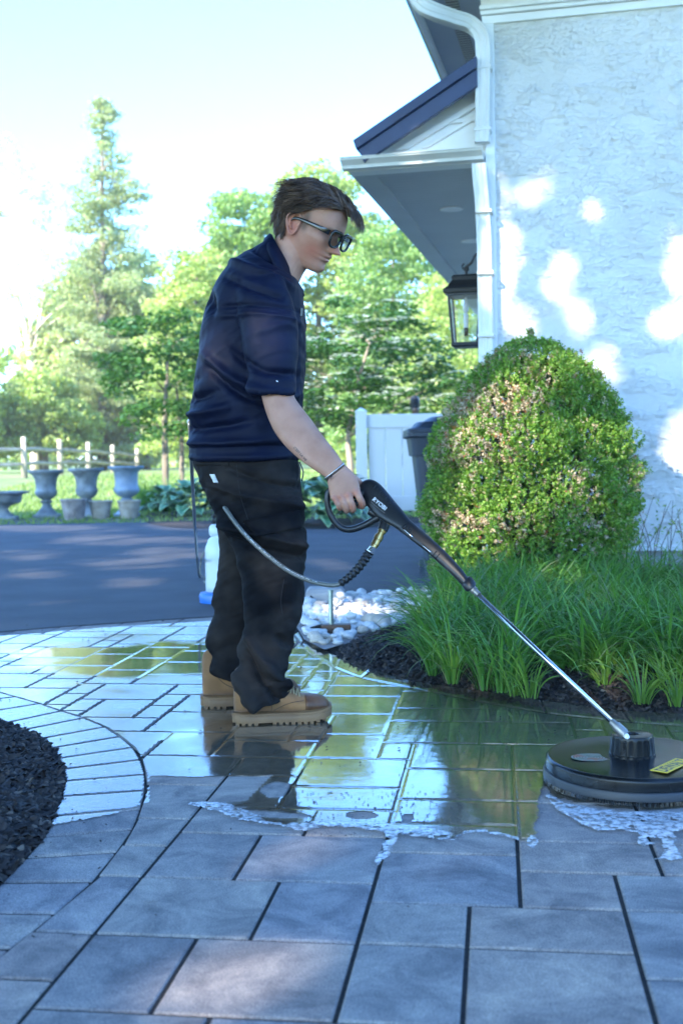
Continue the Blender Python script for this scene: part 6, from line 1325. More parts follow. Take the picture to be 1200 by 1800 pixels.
# side sprays that stick out of the outline
ex = []
for (x0, y0, n_) in ((1098, 745, 20), (1110, 790, 20), (1108, 835, 22), (1120, 860, 14), (1080, 870, 10), (965, 612, 16), (1015, 628, 12), (1060, 700, 14), (860, 642, 10), (770, 760, 8), (1035, 655, 10)):
    o_ = np.array(P(x0, y0, BY)); c0 = np.array([bc.x, BY, 0.75]); dirv = (o_-c0)/np.linalg.norm(o_-c0)
    for q in range(n_): t = rg.random(); ex.append(o_-dirv*0.24*t+dirv*0.035+rg.normal(0, 0.022, 3))
base = np.concatenate([base, np.array(ex)]); nS = len(base)
outv = base-np.array([bc.x, BY, 0.55]); outv /= np.linalg.norm(outv, axis=1)[:, None]; d = outv*0.8+np.array([0, 0, 0.55])+rg.normal(0, 0.35, (nS, 3)); d /= np.linalg.norm(d, axis=1)[:, None]
sl_ = rg.uniform(0.025, 0.060, nS); NL = 9; s1 = np.cross(d, rg.normal(0, 1, (nS, 3))); s1 /= np.linalg.norm(s1, axis=1)[:, None]; s2 = np.cross(d, s1)
cs, dr = [], []
for j in range(NL):
    t = (j+0.6)/NL; an = j*2.4; side = s1*np.cos(an)+s2*np.sin(an); cs.append(base+d*(sl_*t)[:, None]+side*0.0075); dr.append(side*0.8+d*0.7)
Cn = np.stack(cs, 1); Dn = np.stack(dr, 1)
px_ = to_px(base); dead = (vnoise(base[:, 0]*1.0+base[:, 1], base[:, 2], 4.2, 21, 3)+0.13*np.exp(-((px_[:, 0]-830)/80)**2-((px_[:, 1]-780)/150)**2)+0.12*np.exp(-((px_[:, 0]-910)/90)**2-((px_[:, 1]-660)/40)**2)+rg.normal(0, 0.17, nS)) > 0.79
m_box = leafmat('boxwood_leaf', (0.08, 0.20, 0.03), (0.26, 0.42, 0.07), 0.45, 0.35, c3=(0.42, 0.36, 0.20), p3=0.04)
m_dead = leafmat('dead_leaf', (0.36, 0.28, 0.17), (0.58, 0.48, 0.34), 0.25, 0.6, c3=(0.30, 0.10, 0.035), p3=0.10, tint=(1, 0.9, 0.7))
C1, D1 = Cn[~dead].reshape(-1, 3), Dn[~dead].reshape(-1, 3); leaves('leaves', m_box, C1, 0.0195, bush, up=0.35, aspect=0.6, seed=8, dirs=D1)
C2, D2 = Cn[dead].reshape(-1, 3), Dn[dead].reshape(-1, 3); leaves('dead_leaves', m_dead, C2, 0.018, bush, up=0.2, aspect=0.5, seed=9, dirs=D2)
mb = MB(); rb = random.Random(2)
for k in range(34):
    an = rb.uniform(0, 6.28); rr_ = rb.uniform(0.2, 0.5); z1 = rb.uniform(0.5, 1.35); mb.tube([(bc.x+rb.uniform(-.06, .06), BY+rb.uniform(-.06, .06), 0), (bc.x+rr_*.45*math.cos(an), BY+rr_*.45*math.sin(an), z1*.5), (bc.x+rr_*math.cos(an), BY+rr_*math.sin(an), z1)], [0.016, 0.010, 0.004], 6, smooth=3)
mb.build('branches', m_bark, bush, smooth=True)
# inner twiggy mass: dark wood and shade inside the bush
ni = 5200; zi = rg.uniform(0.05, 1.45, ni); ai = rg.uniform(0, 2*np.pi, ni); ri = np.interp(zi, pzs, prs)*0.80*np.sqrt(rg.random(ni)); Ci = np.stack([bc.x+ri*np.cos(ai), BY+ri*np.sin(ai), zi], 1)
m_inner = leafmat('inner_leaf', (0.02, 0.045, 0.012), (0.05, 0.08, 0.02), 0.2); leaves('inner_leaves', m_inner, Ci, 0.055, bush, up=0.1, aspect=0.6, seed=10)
# ---- strap leaved border plants
def straps(name, tufts, per, length, mat, seed, width=0.0075, lean=(0, 0), zf=None):
    rg = np.random.default_rng(seed); V = []; F = []; SEG = 7; b = 0
    n = len(tufts)*per; T = np.repeat(np.array(tufts), per, 0); an = rg.uniform(0, 2*np.pi, n); L_ = length*rg.uniform(0.45, 1.15, n); spread = rg.uniform(0.10, 1.0, n)**0.8
    w_ = width*rg.uniform(0.6, 1.15, n); r0 = rg.uniform(0, 0.03, n); P0 = np.stack([T[:, 0]+r0*np.cos(an), T[:, 1]+r0*np.sin(an), T[:, 2]], 1)
    hd = np.stack([np.cos(an)+lean[0], np.sin(an)+lean[1]], 1); th0 = 1.50-0.42*spread; bend = 0.7+1.55*spread*rg.uniform(0.6, 1.2, n)
    side = np.stack([-np.sin(an), np.cos(an), rg.normal(0, 0.35, n)], 1); side /= np.linalg.norm(side, axis=1)[:, None]; pos = P0.copy(); rows = []
    for s in range(SEG+1):
        f = s/SEG; wd = w_*(1-0.90*f**2.2)*(0.75+0.5*min(f*3, 0.5)); rows.append((pos-side*wd[:, None]*.5, pos+np.array([0, 0, -1.0])*(wd*0.18)[:, None], pos+side*wd[:, None]*.5))
        th = th0-bend*f**1.25; st = L_/SEG; pos = pos+np.stack([hd[:, 0]*np.cos(th)*st, hd[:, 1]*np.cos(th)*st, np.sin(th)*st], 1)
    V = np.stack([np.stack(r, 1) for r in rows], 1); V = V.reshape(-1, 3); per_ = (SEG+1)*3; f = []
    for s in range(SEG):
        for c in range(2): f.append((s*3+c, s*3+c+1, (s+1)*3+c+1, (s+1)*3+c))
    F = (np.arange(n)[:, None, None]*per_+np.array(f)[None]).reshape(-1, 4); V[:, 2] = np.maximum(V[:, 2], 0.01)
    return np_mesh(name, V, F, mat, smooth=True)
m_strap = leafmat('strap_leaf', (0.055, 0.16, 0.03), (0.15, 0.31, 0.06), 0.40, 0.30, c3=(0.15, 0.20, 0.09), p3=0.06)
m_strapy = leafmat('strap_leaf_young', (0.09, 0.19, 0.03), (0.17, 0.28, 0.05), 0.35, 0.35)
tf = []; rq = random.Random(9)
reg = [(G(x, y).x, G(x, y).y) for x, y in ((738, 1150), (742, 1180), (810, 1205), (900, 1222), (960, 1228), (1060, 1222), (1130, 1220), (1200, 1222), (1330, 1225))]+[(3.4, 6.3), (1.55, 6.6), G(880, 1058)[:2], G(830, 1078)[:2], G(785, 1098)[:2]]
xs_ = [p[0] for p in reg]; ys_ = [p[1] for p in reg]
while len(tf) < 235:
    x, y = rq.uniform(min(xs_), max(xs_)), rq.uniform(min(ys_), max(ys_))
    if not inpoly(np.array([x]), np.array([y]), reg)[0]: continue
    if len(tf) > 40 and min((x-t[0])**2+(y-t[1])**2 for t in tf) < 0.0085: continue
    tf.append((x, y, 0.045))
bor = straps('strap_leaf_border', tf, 52, 0.38, m_strap, 5, 0.0125); tag(bor, 'dense border of long green strap leaves between the bush and the slabs', 'ground cover', kind='stuff')
tf2 = [tuple(G(x, y, 0.03)) for x, y in ((1098, 1205), (1128, 1236), (1165, 1222), (1190, 1240), (1215, 1230), (1080, 1190), (1150, 1195), (1180, 1205), (1062, 1215), (1230, 1215), (905, 1222), (930, 1226))]
bo2 = straps('young_strap_leaves', tf2, 30, 0.26, m_strapy, 15, 0.0085); tag(bo2, 'young yellow green strap leaves at the right end of the mulch bed', 'ground cover', kind='stuff')
for k, (x, y) in enumerate(((690, 1168), (720, 1192), (765, 1196), (668, 1155), (820, 1212), (860, 1222))): pass
tf3 = [tuple(G(x, y, 0.03)) for x, y in ((752, 1165), (762, 1186), (795, 1200), (850, 1212), (880, 1216))]
bo3 = straps('front_strap_leaves', tf3, 40, 0.36, m_strap, 16, 0.0095); tag(bo3, 'thin arching strap leaves leaning over the left end of the mulch bed', 'ground cover', kind='stuff')
# ---- hostas and tall grass by the driveway
m_hosta = bpy.data.materials.new('hosta_leaf'); m_hosta.use_nodes = True; N = m_hosta.node_tree.nodes; L = m_hosta.node_tree.links; b = N['Principled BSDF']; b.inputs['Roughness'].default_value = 0.4
at = N.new('ShaderNodeAttribute'); at.attribute_name = 'edge'; rp = N.new('ShaderNodeValToRGB'); L.new(at.outputs['Fac'], rp.inputs[0]); e = rp.color_ramp.elements; e[0].position = 0.55; e[0].color = (0.045, 0.15, 0.055, 1); e[1].position = 0.75; e[1].color = (0.28, 0.42, 0.20, 1); L.new(rp.outputs[0], b.inputs['Base Color'])
def hosta(x, y, scale, label, seed):
    g = G(x, y); rgh = random.Random(seed); V = []; F = []; E_ = []
    for k in range(46):
        an = rgh.uniform(0, 6.28); tier = rgh.random(); L_ = scale*rgh.uniform(0.20, 0.30); el = 1.15-0.95*tier+rgh.uniform(-.1, .1); h0 = scale*(0.10+0.30*(1-tier)); r0 = scale*(0.04+0.26*tier)
        hd = Vector((math.cos(an), math.sin(an), 0)); sd = Vector((-hd.y, hd.x, 0)); p = Vector((g.x, g.y, 0))+hd*r0+Vector((0, 0, h0)); b0 = len(V); NS = 7
        for s in range(NS+1):
            f = s/NS; w_ = L_*0.36*math.sin(math.pi*min(1, f**0.75*0.97+0.03)); th = el-1.5*f
            for q in (-1, -.5, 0, .5, 1): V.append(tuple(p+sd*w_*q+Vector((0, 0, 0.18*w_*abs(q)+0.03*w_*math.sin(s*2.5+q*3))))); E_.append(max(abs(q), (f-0.75)*4 if f > .75 else 0))
            p = p+(hd*math.cos(th)+Vector((0, 0, math.sin(th))))*L_/NS
        for s in range(NS):
            for q in range(4): F.append((b0+s*5+q, b0+s*5+q+1, b0+(s+1)*5+q+1, b0+(s+1)*5+q))
    o = np_mesh('hosta_plant', np.array(V), np.array(F), m_hosta, smooth=True); a2 = o.data.attributes.new('edge', 'FLOAT', 'POINT'); a2.data.foreach_set('value', np.array(E_, np.float32))
    tag(o, label, 'plant', 'hostas along the far edge of the driveway')
for k, (x, y, s, lab) in enumerate(((292, 905, 1.0, 'variegated hosta nearest the urns on the driveway edge'), (330, 908, 1.15, 'variegated hosta beside the hose behind his back'), (366, 906, 1.05, 'variegated hosta hidden mostly behind his trousers on the driveway edge'),
                                  (545, 922, 1.25, 'large hosta just right of his trousers below the bracelet'), (583, 925, 1.35, 'large hosta seen through the trigger guard loop'), (615, 915, 1.15, 'hosta beside the post of the white vinyl fence'))): hosta(x, y, s, lab, 30+k)
tg = [tuple(Vector((*G(x, 902)[:2], 0))+Vector((rq.uniform(-.2, .2), rq.uniform(0.2, 1.0), 0))) for x in (245, 252, 260, 268, 276, 285, 292, 300, 310) for _ in (0, 1)]
o = straps('tall_grass', tg, 46, 0.75, m_strap, 25, 0.02); tag(o, 'tall green grass clump between the right urn and the hostas', 'grass', kind='stuff')
sheet(gp([(252, 913), (262, 922), (300, 928), (345, 930), (410, 929), (500, 929), (560, 931), (640, 929), (745, 920), (745, 908), (640, 900), (500, 897), (400, 895), (300, 897), (262, 903)]), 0.012, 'hosta_bed', m_mulch)
# ---- white river stones
m_stone = M('river_stone', (0.55, 0.54, 0.51), 0.7, col2=(0.74, 0.73, 0.70), vscale=9, bump=0.3, bscale=60, bdist=0.002)
m_stone2 = M('tan_stone', (0.42, 0.34, 0.25), 0.7, col2=(0.62, 0.55, 0.46), vscale=9, bump=0.3, bscale=60, bdist=0.002)
protos = []
for k in range(7):
    bm = bmesh.new(); bmesh.ops.create_icosphere(bm, subdivisions=3, radius=1.0); sc_ = Vector((1.0, random.uniform(.72, .95), random.uniform(.5, .72)))
    for v_ in bm.verts:
        n_ = mnoise.noise(v_.co*1.1+Vector((k*7.1, 0, 0)))*0.28+mnoise.noise(v_.co*2.5+Vector((0, k*3.3, 0)))*0.08; v_.co = Vector((v_.co.x*sc_.x, v_.co.y*sc_.y, v_.co.z*sc_.z))*(1+n_)
    me = bpy.data.meshes.new('river_stone'); bm.to_mesh(me); bm.free(); me.materials.append(m_stone if k < 5 else m_stone2); me.polygons.foreach_set('use_smooth', [True]*len(me.polygons)); protos.append(me)
reg = gp([(532, 1062), (560, 1052), (610, 1052), (700, 1049), (775, 1042), (780, 1066), (745, 1082), (720, 1096), (690, 1110), (650, 1118), (620, 1126), (590, 1140), (560, 1138), (540, 1120), (528, 1100)]); reg = [(p.x, p.y) for p in reg]
xs_ = [p[0] for p in reg]; ys_ = [p[1] for p in reg]; st_l = []; tries = 0
while tries < 14000 and len(st_l) < 290:
    tries += 1; x, y = rq.uniform(min(xs_), max(xs_)), rq.uniform(min(ys_), max(ys_))
    if not inpoly(np.array([x]), np.array([y]), reg)[0]: continue
    r_ = rq.uniform(0.020, 0.046)
    if any((x-a0)**2+(y-b0)**2 < ((r_+c0)*0.80)**2 for a0, b0, c0 in st_l): continue
    st_l.append((x, y, r_))
for (x, y, r_) in st_l:
    k = rq.randrange(7) if rq.random() < 0.5 else rq.randrange(5); o = bpy.data.objects.new('river_stone', protos[k]); link(o); o.location = (x, y, 0.012+r_*0.55); o.scale = (r_, r_, r_); o.rotation_euler = (rq.uniform(-.3, .3), rq.uniform(-.3, .3), rq.uniform(0, 6.28))
    if k < 5: tag(o, 'rounded pale river stone in the white stone patch beside the driveway', 'stone', 'white river stones')
    else: tag(o, 'tan brown river stone among the white ones beside the driveway', 'stone', 'tan river stones')
for n_, (x, y, r_) in enumerate([(p[0], p[1], p[2]) for p in st_l[:60]]):          # second layer, only a few
    if n_ % 3: continue
    o = bpy.data.objects.new('river_stone', protos[n_ % 5]); link(o); o.location = (x+0.03, y+0.02, 0.012+r_*1.5); o.scale = (r_*.8,)*3; o.rotation_euler = (0.2, 0.1, n_*1.3)
    tag(o, 'rounded pale river stone in the white stone patch beside the driveway', 'stone', 'white river stones')
sheet(gp([(525, 1066), (560, 1051), (700, 1044), (775, 1040), (785, 1066), (720, 1104), (620, 1134), (570, 1148), (535, 1130), (520, 1105)]), 0.016, 'stone_bed', m_pot)
def bigstone(px, py, r_, label, mat, sq=0.7):
    g = G(px, py); bm = bmesh.new(); bmesh.ops.create_icosphere(bm, subdivisions=3, radius=1.0)
    for v_ in bm.verts: v_.co = Vector((v_.co.x*r_*1.25, v_.co.y*r_*.8, v_.co.z*r_*sq))*(1+0.25*mnoise.noise(v_.co*1.3+Vector((px, 0, 0))))
    me = bpy.data.meshes.new('garden_stone'); bm.to_mesh(me); bm.free(); me.materials.append(mat); me.polygons.foreach_set('use_smooth', [True]*len(me.polygons)); o = bpy.data.objects.new('garden_stone', me); link(o); o.location = (g.x, g.y, r_*.45); tag(o, label, 'stone')
bigstone(662, 1108, 0.075, 'larger brown grey stone at the front edge of the white stone patch', m_stone2); bigstone(692, 1102, 0.062, 'larger pale stone next to the brown grey one at the mulch edge', m_stone)
# ---- concrete splash block behind the stones
m_conc = M('concrete', (0.34, 0.31, 0.29), 0.85, col2=(0.44, 0.41, 0.38), vscale=8, bump=0.4, bscale=120)
g = G(572, 1066); blk = empty('splash_block', (g.x, g.y+0.1, 0), 'low grey brown concrete block behind the white stones and his leg', 'concrete block')
pY = g.y; xl, xr = P(537, 1050, pY).x, P(606, 1050, pY).x; hz = P(570, 1036, pY).z
mb = MB(); mb.loft([[Vector((xl, pY, 0.0)), Vector((xr, pY, 0.0)), Vector((xr, pY+0.22, 0.0)), Vector((xl, pY+0.22, 0.0))], [Vector((xl, pY, hz*0.75)), Vector((xr, pY, hz*.75)), Vector((xr, pY+0.22, hz*.75)), Vector((xl, pY+0.22, hz*.75))], [Vector((xl+.02, pY+.03, hz)), Vector((xr-.02, pY+.03, hz)), Vector((xr-.02, pY+0.2, hz)), Vector((xl+.02, pY+0.2, hz))]]); mb.build('block_body', m_conc, blk, bevel=0.008)
mb = MB(); xm_ = P(562, 1050, pY).x; mb.prism([(xl+.02, pY-0.004, 0.01), (xm_, pY-0.004, 0.01), (xl+.03, pY-0.004, hz*.7)], (0, 0.01, 0)); mb.build('recess', m_dark, blk)
# ---- garden light
g = G(583, 1119); gy_ = g.y; lt = empty('garden_light', (g.x, gy_, 0), 'ribbed metal garden light with a brown rectangular base lying on the white stones', 'garden light')
m_lt = M('greenish_metal', (0.36, 0.40, 0.33), 0.3, metal=0.7, var=0.15, vscale=30); m_cop = M('brown_metal', (0.13, 0.075, 0.05), 0.45, metal=0.5, var=0.2, vscale=30)
x0, x1 = P(565, 1118, gy_).x, P(617, 1118, gy_).x; zt1, zt0 = P(590, 1110, gy_).z, P(590, 1124, gy_).z
mb = MB(); mb.box(((x0+x1)/2, gy_, max(0.02, (zt1+zt0)/2)+0.022), (x1-x0, 0.06, zt1-zt0)); mb.build('base_box', m_cop, lt, bevel=0.004)
mb = MB(); zb0 = zt1+0.02
for k in range(13): mb.box((x0+(x1-x0)*(0.18+k*0.055), gy_-0.031, (zt1+zt0)/2+0.027), (0.003, 0.003, 0.018))
mb.build('grille', m_dark, lt)
zt_top = P(583, 1036, gy_).z; mb = MB(); h_ = zt_top-zb0; xs0 = P(582, 1100, gy_).x; prf = []
for k in range(4): 
    z0 = zb0+h_*k/4; prf += [(0.0115, z0-0.01), (0.0115, z0+h_*0.2), (0.0155, z0+h_*0.205), (0.0155, z0+h_*0.235), (0.0115, z0+h_*0.24)]
mb.lathe(prf+[(0.009, zt_top)], (xs0, gy_, 0), 16, cap=True); mb.build('stem', m_lt, lt, angle=35)
mb = MB(); mb.tube([(x0-0.055, gy_, 0.045), (x0-0.02, gy_, 0.05), (x0+0.005, gy_, 0.052)], [0.003, 0.008, 0.014], 6); mb.build('spike', m_dark, lt)
# ---- pump sprayer jug behind his legs
g = G(368, 1060); jY = g.y; jg = empty('sprayer_jug', (P(376, 1000, jY).x, jY, 0), 'white plastic pump sprayer with blue base standing on the driveway behind his legs', 'sprayer')
jx = P(383, 1000, jY).x; ppmj = FPX/jY; m_jug = M('jug_plastic', (0.62, 0.68, 0.66), 0.35, var=0.03, vscale=3, sss=0.0); m_blue = M('blue_plastic', (0.02, 0.16, 0.55), 0.3)
def jz(py): return P(380, py, jY).z
rj = (383-361)/ppmj
mb = MB(); mb.lathe([(rj*.98, jz(1040)), (rj, jz(1030)), (rj, jz(975)), (rj*.96, jz(962)), (rj*.7, jz(948)), (rj*.35, jz(940)), (rj*.33, jz(934)), (0.01, jz(934))], (jx, jY, 0), 32); mb.build('tank', m_jug, jg, smooth=True)
mb = MB(); mb.lathe([(rj*.42, jz(942)), (rj*.5, jz(936)), (rj*.46, jz(926)), (rj*.3, jz(922)), (0.01, jz(921))], (jx-0.012, jY, 0), 24); mb.build('collar', m_jug, jg, smooth=True)
mb = MB(); mb.lathe([(rj*1.02, 0.0), (rj*1.5, 0.004), (rj*1.55, jz(1046)), (rj*1.45, jz(1041)), (rj*1.0, jz(1039))], (jx, jY, 0), 32); mb.build('base_tray', m_blue, jg, angle=40)
mb = MB(); hx_ = P(379, 910, jY).x
for xx in (376, 385): mb.tube([P(xx, 924, jY), P(xx, 906, jY)], 0.010, 8)
mb.tube([P(375, 906, jY), P(386, 906, jY)], 0.014, 10); mb.tube([P(380, 932, jY), P(380, 922, jY)], 0.009, 8); mb.build('pump_handle', m_dark, jg, smooth=True)
mb = MB(); mb.tube([P(366, 962, jY), P(357, 972, jY), P(353, 990, jY), P(352, 1008, jY), P(362, 1018, jY)], 0.0045, 8, smooth=5); mb.build('spray_hose', m_hose, jg, smooth=True)
# ---- clear marker post at the driveway corner
m_clear = bpy.data.materials.new('clear_plastic'); m_clear.use_nodes = True; N = m_clear.node_tree.nodes; L = m_clear.node_tree.links; trn = N.new('ShaderNodeBsdfTransparent'); trn.inputs[0].default_value = (0.82, 0.86, 0.90, 1); gls = N.new('ShaderNodeBsdfGlossy'); gls.inputs['Roughness'].default_value = 0.12; mx = N.new('ShaderNodeMixShader'); mx.inputs[0].default_value = 0.14; L.new(trn.outputs[0], mx.inputs[1]); L.new(gls.outputs[0], mx.inputs[2]); L.new(mx.outputs[0], N['Material Output'].inputs[0])
g = G(742, 1044); a0 = P(742, 984, g.y); mb = MB(); mb.box((g.x, g.y, a0.z/2), (0.035, 0.012, a0.z)); o = mb.build('marker_post', m_clear, None, bevel=0.002); tag(o, 'small clear plastic marker post at the driveway corner by the bush', 'marker')
lf = MB(); g = G(265, 1588, 0.004)
for k, (dx, dy, r_) in enumerate(((0, 0, .010), (.012, .004, .008), (-.010, .005, .007))): lf.add([g+Vector((dx-r_, dy, 0)), g+Vector((dx, dy-r_*.5, .003)), g+Vector((dx+r_, dy, .006)), g+Vector((dx, dy+r_*.5, .002))], [(0, 1, 2, 3)])
tag(lf.build('dried_leaf', m_bark, None, fix=False), 'tiny curled dried leaf lying on the foreground slabs', 'leaf')
# ---- shrub twigs by the wall at the far right
tw = MB(); rb = random.Random(5); wq = HW(1185, 940, -0.5); gw = HL(wq[0], -0.5, 0)
twr = empty('twiggy_plant', gw, 'sparse twiggy plant with dark stems close to the wall at the right edge', 'plant')
for k in range(26):
    x = gw.x+rb.uniform(-0.25, 0.4); y = gw.y+rb.uniform(-.1, .15); h_ = rb.uniform(0.35, 0.62); tw.tube([(x, y, 0), (x+rb.uniform(-.04, .04), y, h_*.5), (x+rb.uniform(-.12, .12), y+rb.uniform(-.05, .05), h_)], [0.004, 0.003, 0.0015], 5, smooth=3)
tw.build('stems', m_bark, twr, smooth=True); Cq = np.array([(gw.x+rb.uniform(-.3, .45), gw.y+rb.uniform(-.15, .15), rb.uniform(.2, .6)) for _ in range(160)]); leaves('foliage', m_lf_deep, Cq, 0.035, twr, aspect=0.4, seed=3)
# ---- onlooker behind the vinyl fence: only the head shows over the bin
oy = 18.6; oc = P(729, 712, oy); kx = 0.095
ob = empty('person', (oc.x, oy, 0), 'distant bearded person standing behind the white fence, head just above the bin lid', 'person')
mb = MB()
def oring(z, rx, ry, dy=0.0, n=20): return [Vector((oc.x+rx*math.cos(2*math.pi*k/n), oy+dy+ry*math.sin(2*math.pi*k/n), z)) for k in range(n)]
hz0 = oc.z; 
mb.loft([oring(hz0-.135, .02, .03, -.03), oring(hz0-.125, .04, .05, -.03), oring(hz0-.08, .058, .085, -.01), oring(hz0-.02, .068, .095), oring(hz0+.04, .074, .098), oring(hz0+.09, .068, .09), oring(hz0+.125, .045, .06), oring(hz0+.135, .01, .02)])
mb.loft([oring(hz0-.20, .055, .055), oring(hz0-.08, .052, .055, .01)]); mb.loft([oring(0.85, .17, .11), oring(1.1, .16, .11), oring(hz0-.28, .21, .11), oring(hz0-.22, .13, .09), oring(hz0-.17, .06, .06)])
for s in (-1, 1):
    mb.tube([(oc.x+s*.2, oy, hz0-.29), (oc.x+s*.25, oy, 1.1), (oc.x+s*.24, oy-.05, .82), (oc.x+s*.24, oy-.06, .72)], [.05, .042, .03, .028], 12, smooth=3); mb.tube([(oc.x+s*.09, oy, .9), (oc.x+s*.10, oy, .5), (oc.x+s*.10, oy+.02, .08)], [.085, .06, .045], 12, smooth=3); mb.tube([(oc.x+s*.10, oy+.04, .05), (oc.x+s*.10, oy-.16, .04)], [.045, .04], 10)
    mb.tube([(oc.x+s*.074, oy, hz0+.02), (oc.x+s*.082, oy+.01, hz0), (oc.x+s*.074, oy+.005, hz0-.03)], .01, 6)
mb.tube([(oc.x, oy-.09, hz0+.02), (oc.x, oy-.118, hz0-.03), (oc.x, oy-.10, hz0-.04)], [.008, .014, .012], 8)
fuse(mb, 'body', 0.008, 2, ob, m_skin); 
mb = MB(); mb.loft([oring(hz0+.02, .078, .07, .035), oring(hz0+.07, .080, .092, .012), oring(hz0+.11, .066, .085, .004), oring(hz0+.145, .03, .04)]); mb.build('hair', m_hair, ob, smooth=True)
mb = MB(); mb.loft([oring(hz0-.15, .03, .03, -.05), oring(hz0-.12, .056, .068, -.035), oring(hz0-.075, .066, .094, -.012), oring(hz0-.05, .070, .098, -.004)]); mb.build('beard', m_hair, ob, smooth=True)
m_tee = M('dark_tee', (0.03, 0.04, 0.06), 0.8); mb = MB(); mb.loft([oring(0.83, .18, .12), oring(1.1, .172, .12), oring(hz0-.29, .225, .122), oring(hz0-.21, .15, .10), oring(hz0-.18, .075, .07)]); mb.build('shirt', m_tee, ob, smooth=True)
mb = MB(); mb.loft([oring(0.84, .178, .118), oring(0.7, .185, .12), oring(0.10, .16, .075)]); mb.build('trousers', m_trou, ob, smooth=True)
# ================================================================ WATER FILM AND FOAM ON THE SLABS
m_wat = bpy.data.materials.new('water_film'); m_wat.use_nodes = True; N = m_wat.node_tree.nodes; L = m_wat.node_tree.links
tc = N.new('ShaderNodeTexCoord'); at = N.new('ShaderNodeAttribute'); at.attribute_name = 'rough'
trn = N.new('ShaderNodeBsdfTransparent'); trn.inputs[0].default_value = (0.90, 0.84, 0.76, 1); gls = N.new('ShaderNodeBsdfGlossy'); gls.inputs[0].default_value = (1, 1, 1, 1)
mr = N.new('ShaderNodeMapRange'); mr.inputs[3].default_value = 0.06; mr.inputs[4].default_value = 0.34; L.new(at.outputs['Fac'], mr.inputs[0]); L.new(mr.outputs[0], gls.inputs['Roughness'])
nz = N.new('ShaderNodeTexNoise'); nz.inputs['Scale'].default_value = 26; nz.inputs['Detail'].default_value = 3; L.new(tc.outputs['Object'], nz.inputs['Vector'])
n2 = N.new('ShaderNodeTexVoronoi'); n2.feature = 'DISTANCE_TO_EDGE'; n2.inputs['Scale'].default_value = 60; n2.inputs['Randomness'].default_value = 1; L.new(tc.outputs['Object'], n2.inputs['Vector'])
n3 = N.new('ShaderNodeTexNoise'); n3.inputs['Scale'].default_value = 220; n3.inputs['Detail'].default_value = 4; L.new(tc.outputs['Object'], n3.inputs['Vector'])
mm = N.new('ShaderNodeMath'); mm.operation = 'MULTIPLY'; L.new(n3.outputs['Fac'], mm.inputs[0]); L.new(at.outputs['Fac'], mm.inputs[1])
m3 = N.new('ShaderNodeMath'); m3.operation = 'MULTIPLY'; m3.inputs[1].default_value = 1.6; L.new(mm.outputs[0], m3.inputs[0])
m4 = N.new('ShaderNodeMath'); m4.operation = 'MULTIPLY'; m4.inputs[1].default_value = 0.35; L.new(nz.outputs['Fac'], m4.inputs[0])
ad = N.new('ShaderNodeMath'); L.new(m3.outputs[0], ad.inputs[0]); L.new(m4.outputs[0], ad.inputs[1])
bp = N.new('ShaderNodeBump'); bp.inputs['Strength'].default_value = 0.5; bp.inputs['Distance'].default_value = 0.0012; L.new(ad.outputs[0], bp.inputs['Height']); L.new(bp.outputs[0], gls.inputs['Normal'])
fz = N.new('ShaderNodeFresnel'); fz.inputs[0].default_value = 1.36; L.new(bp.outputs[0], fz.inputs['Normal'])
fm = N.new('ShaderNodeMath'); fm.operation = 'MULTIPLY'; fm.inputs[1].default_value = 1.8; fm.use_clamp = True; L.new(fz.outputs[0], fm.inputs[0])
mx = N.new('ShaderNodeMixShader'); L.new(fm.outputs[0], mx.inputs[0]); murk = N.new('ShaderNodeBsdfDiffuse'); murk.inputs[0].default_value = (0.46, 0.36, 0.22, 1); mk = N.new('ShaderNodeMixShader'); mk.inputs[0].default_value = 0.18; L.new(trn.outputs[0], mk.inputs[1]); L.new(murk.outputs[0], mk.inputs[2]); L.new(mk.outputs[0], mx.inputs[1]); L.new(gls.outputs[0], mx.inputs[2]); L.new(mx.outputs[0], N['Material Output'].inputs[0])
res = 0.006; wx = np.arange(-2.9, 2.3, res); wy = np.arange(2.35, 6.5, res); X, Y = np.meshgrid(wx, wy); nx, ny = len(wx), len(wy)
wp = gp([(-400, 1080), (-200, 1250), (-60, 1262), (40, 1290), (92, 1330), (108, 1372), (96, 1415), (62, 1462), (88, 1454), (130, 1447), (180, 1436), (240, 1424), (262, 1410), (300, 1404), (330, 1412), (372, 1424), (410, 1441), (470, 1448), (520, 1455), (560, 1451), (640, 1455), (655, 1459), (700, 1463), (735, 1470), (770, 1476), (800, 1475), (815, 1465), (850, 1461), (880, 1470), (915, 1478), (936, 1482), (946, 1430), (953, 1380),
         (980, 1404), (1040, 1418), (1110, 1425), (1200, 1424), (1300, 1400), (1500, 1380), (1500, 1250), (1200, 1252), (1060, 1244), (950, 1228), (850, 1213), (740, 1200), (660, 1178), (600, 1158), (548, 1128), (528, 1106), (520, 1075), (370, 1092), (180, 1104), (0, 1119), (-300, 1155)])
wp = [(p.x, p.y) for p in wp]; wobx = (vnoise(X, Y, 22, 31)-.5)*0.030+(vnoise(X, Y, 70, 32)-.5)*0.012; woby = (vnoise(X, Y, 22, 33)-.5)*0.030+(vnoise(X, Y, 70, 34)-.5)*0.012
wet = inpoly(X+wobx, Y+woby, wp)
def pxell(cx, cy, rx, ry, rot=0):
    """water coordinates inside a pixel ellipse on the ground"""
    q = to_px(np.stack([X.ravel(), Y.ravel(), np.zeros(X.size)], 1)).reshape(X.shape+(2,)); c_, s_ = math.cos(R(rot)), math.sin(R(rot)); dx, dy = q[..., 0]-cx, q[..., 1]-cy
    return (((dx*c_+dy*s_)/rx)**2+((-dx*s_+dy*c_)/ry)**2)
QP = to_px(np.stack([X.ravel(), Y.ravel(), np.zeros(X.size)], 1)).reshape(X.shape+(2,)); nzw = (vnoise(X, Y, 30, 41)-.5)*0.9
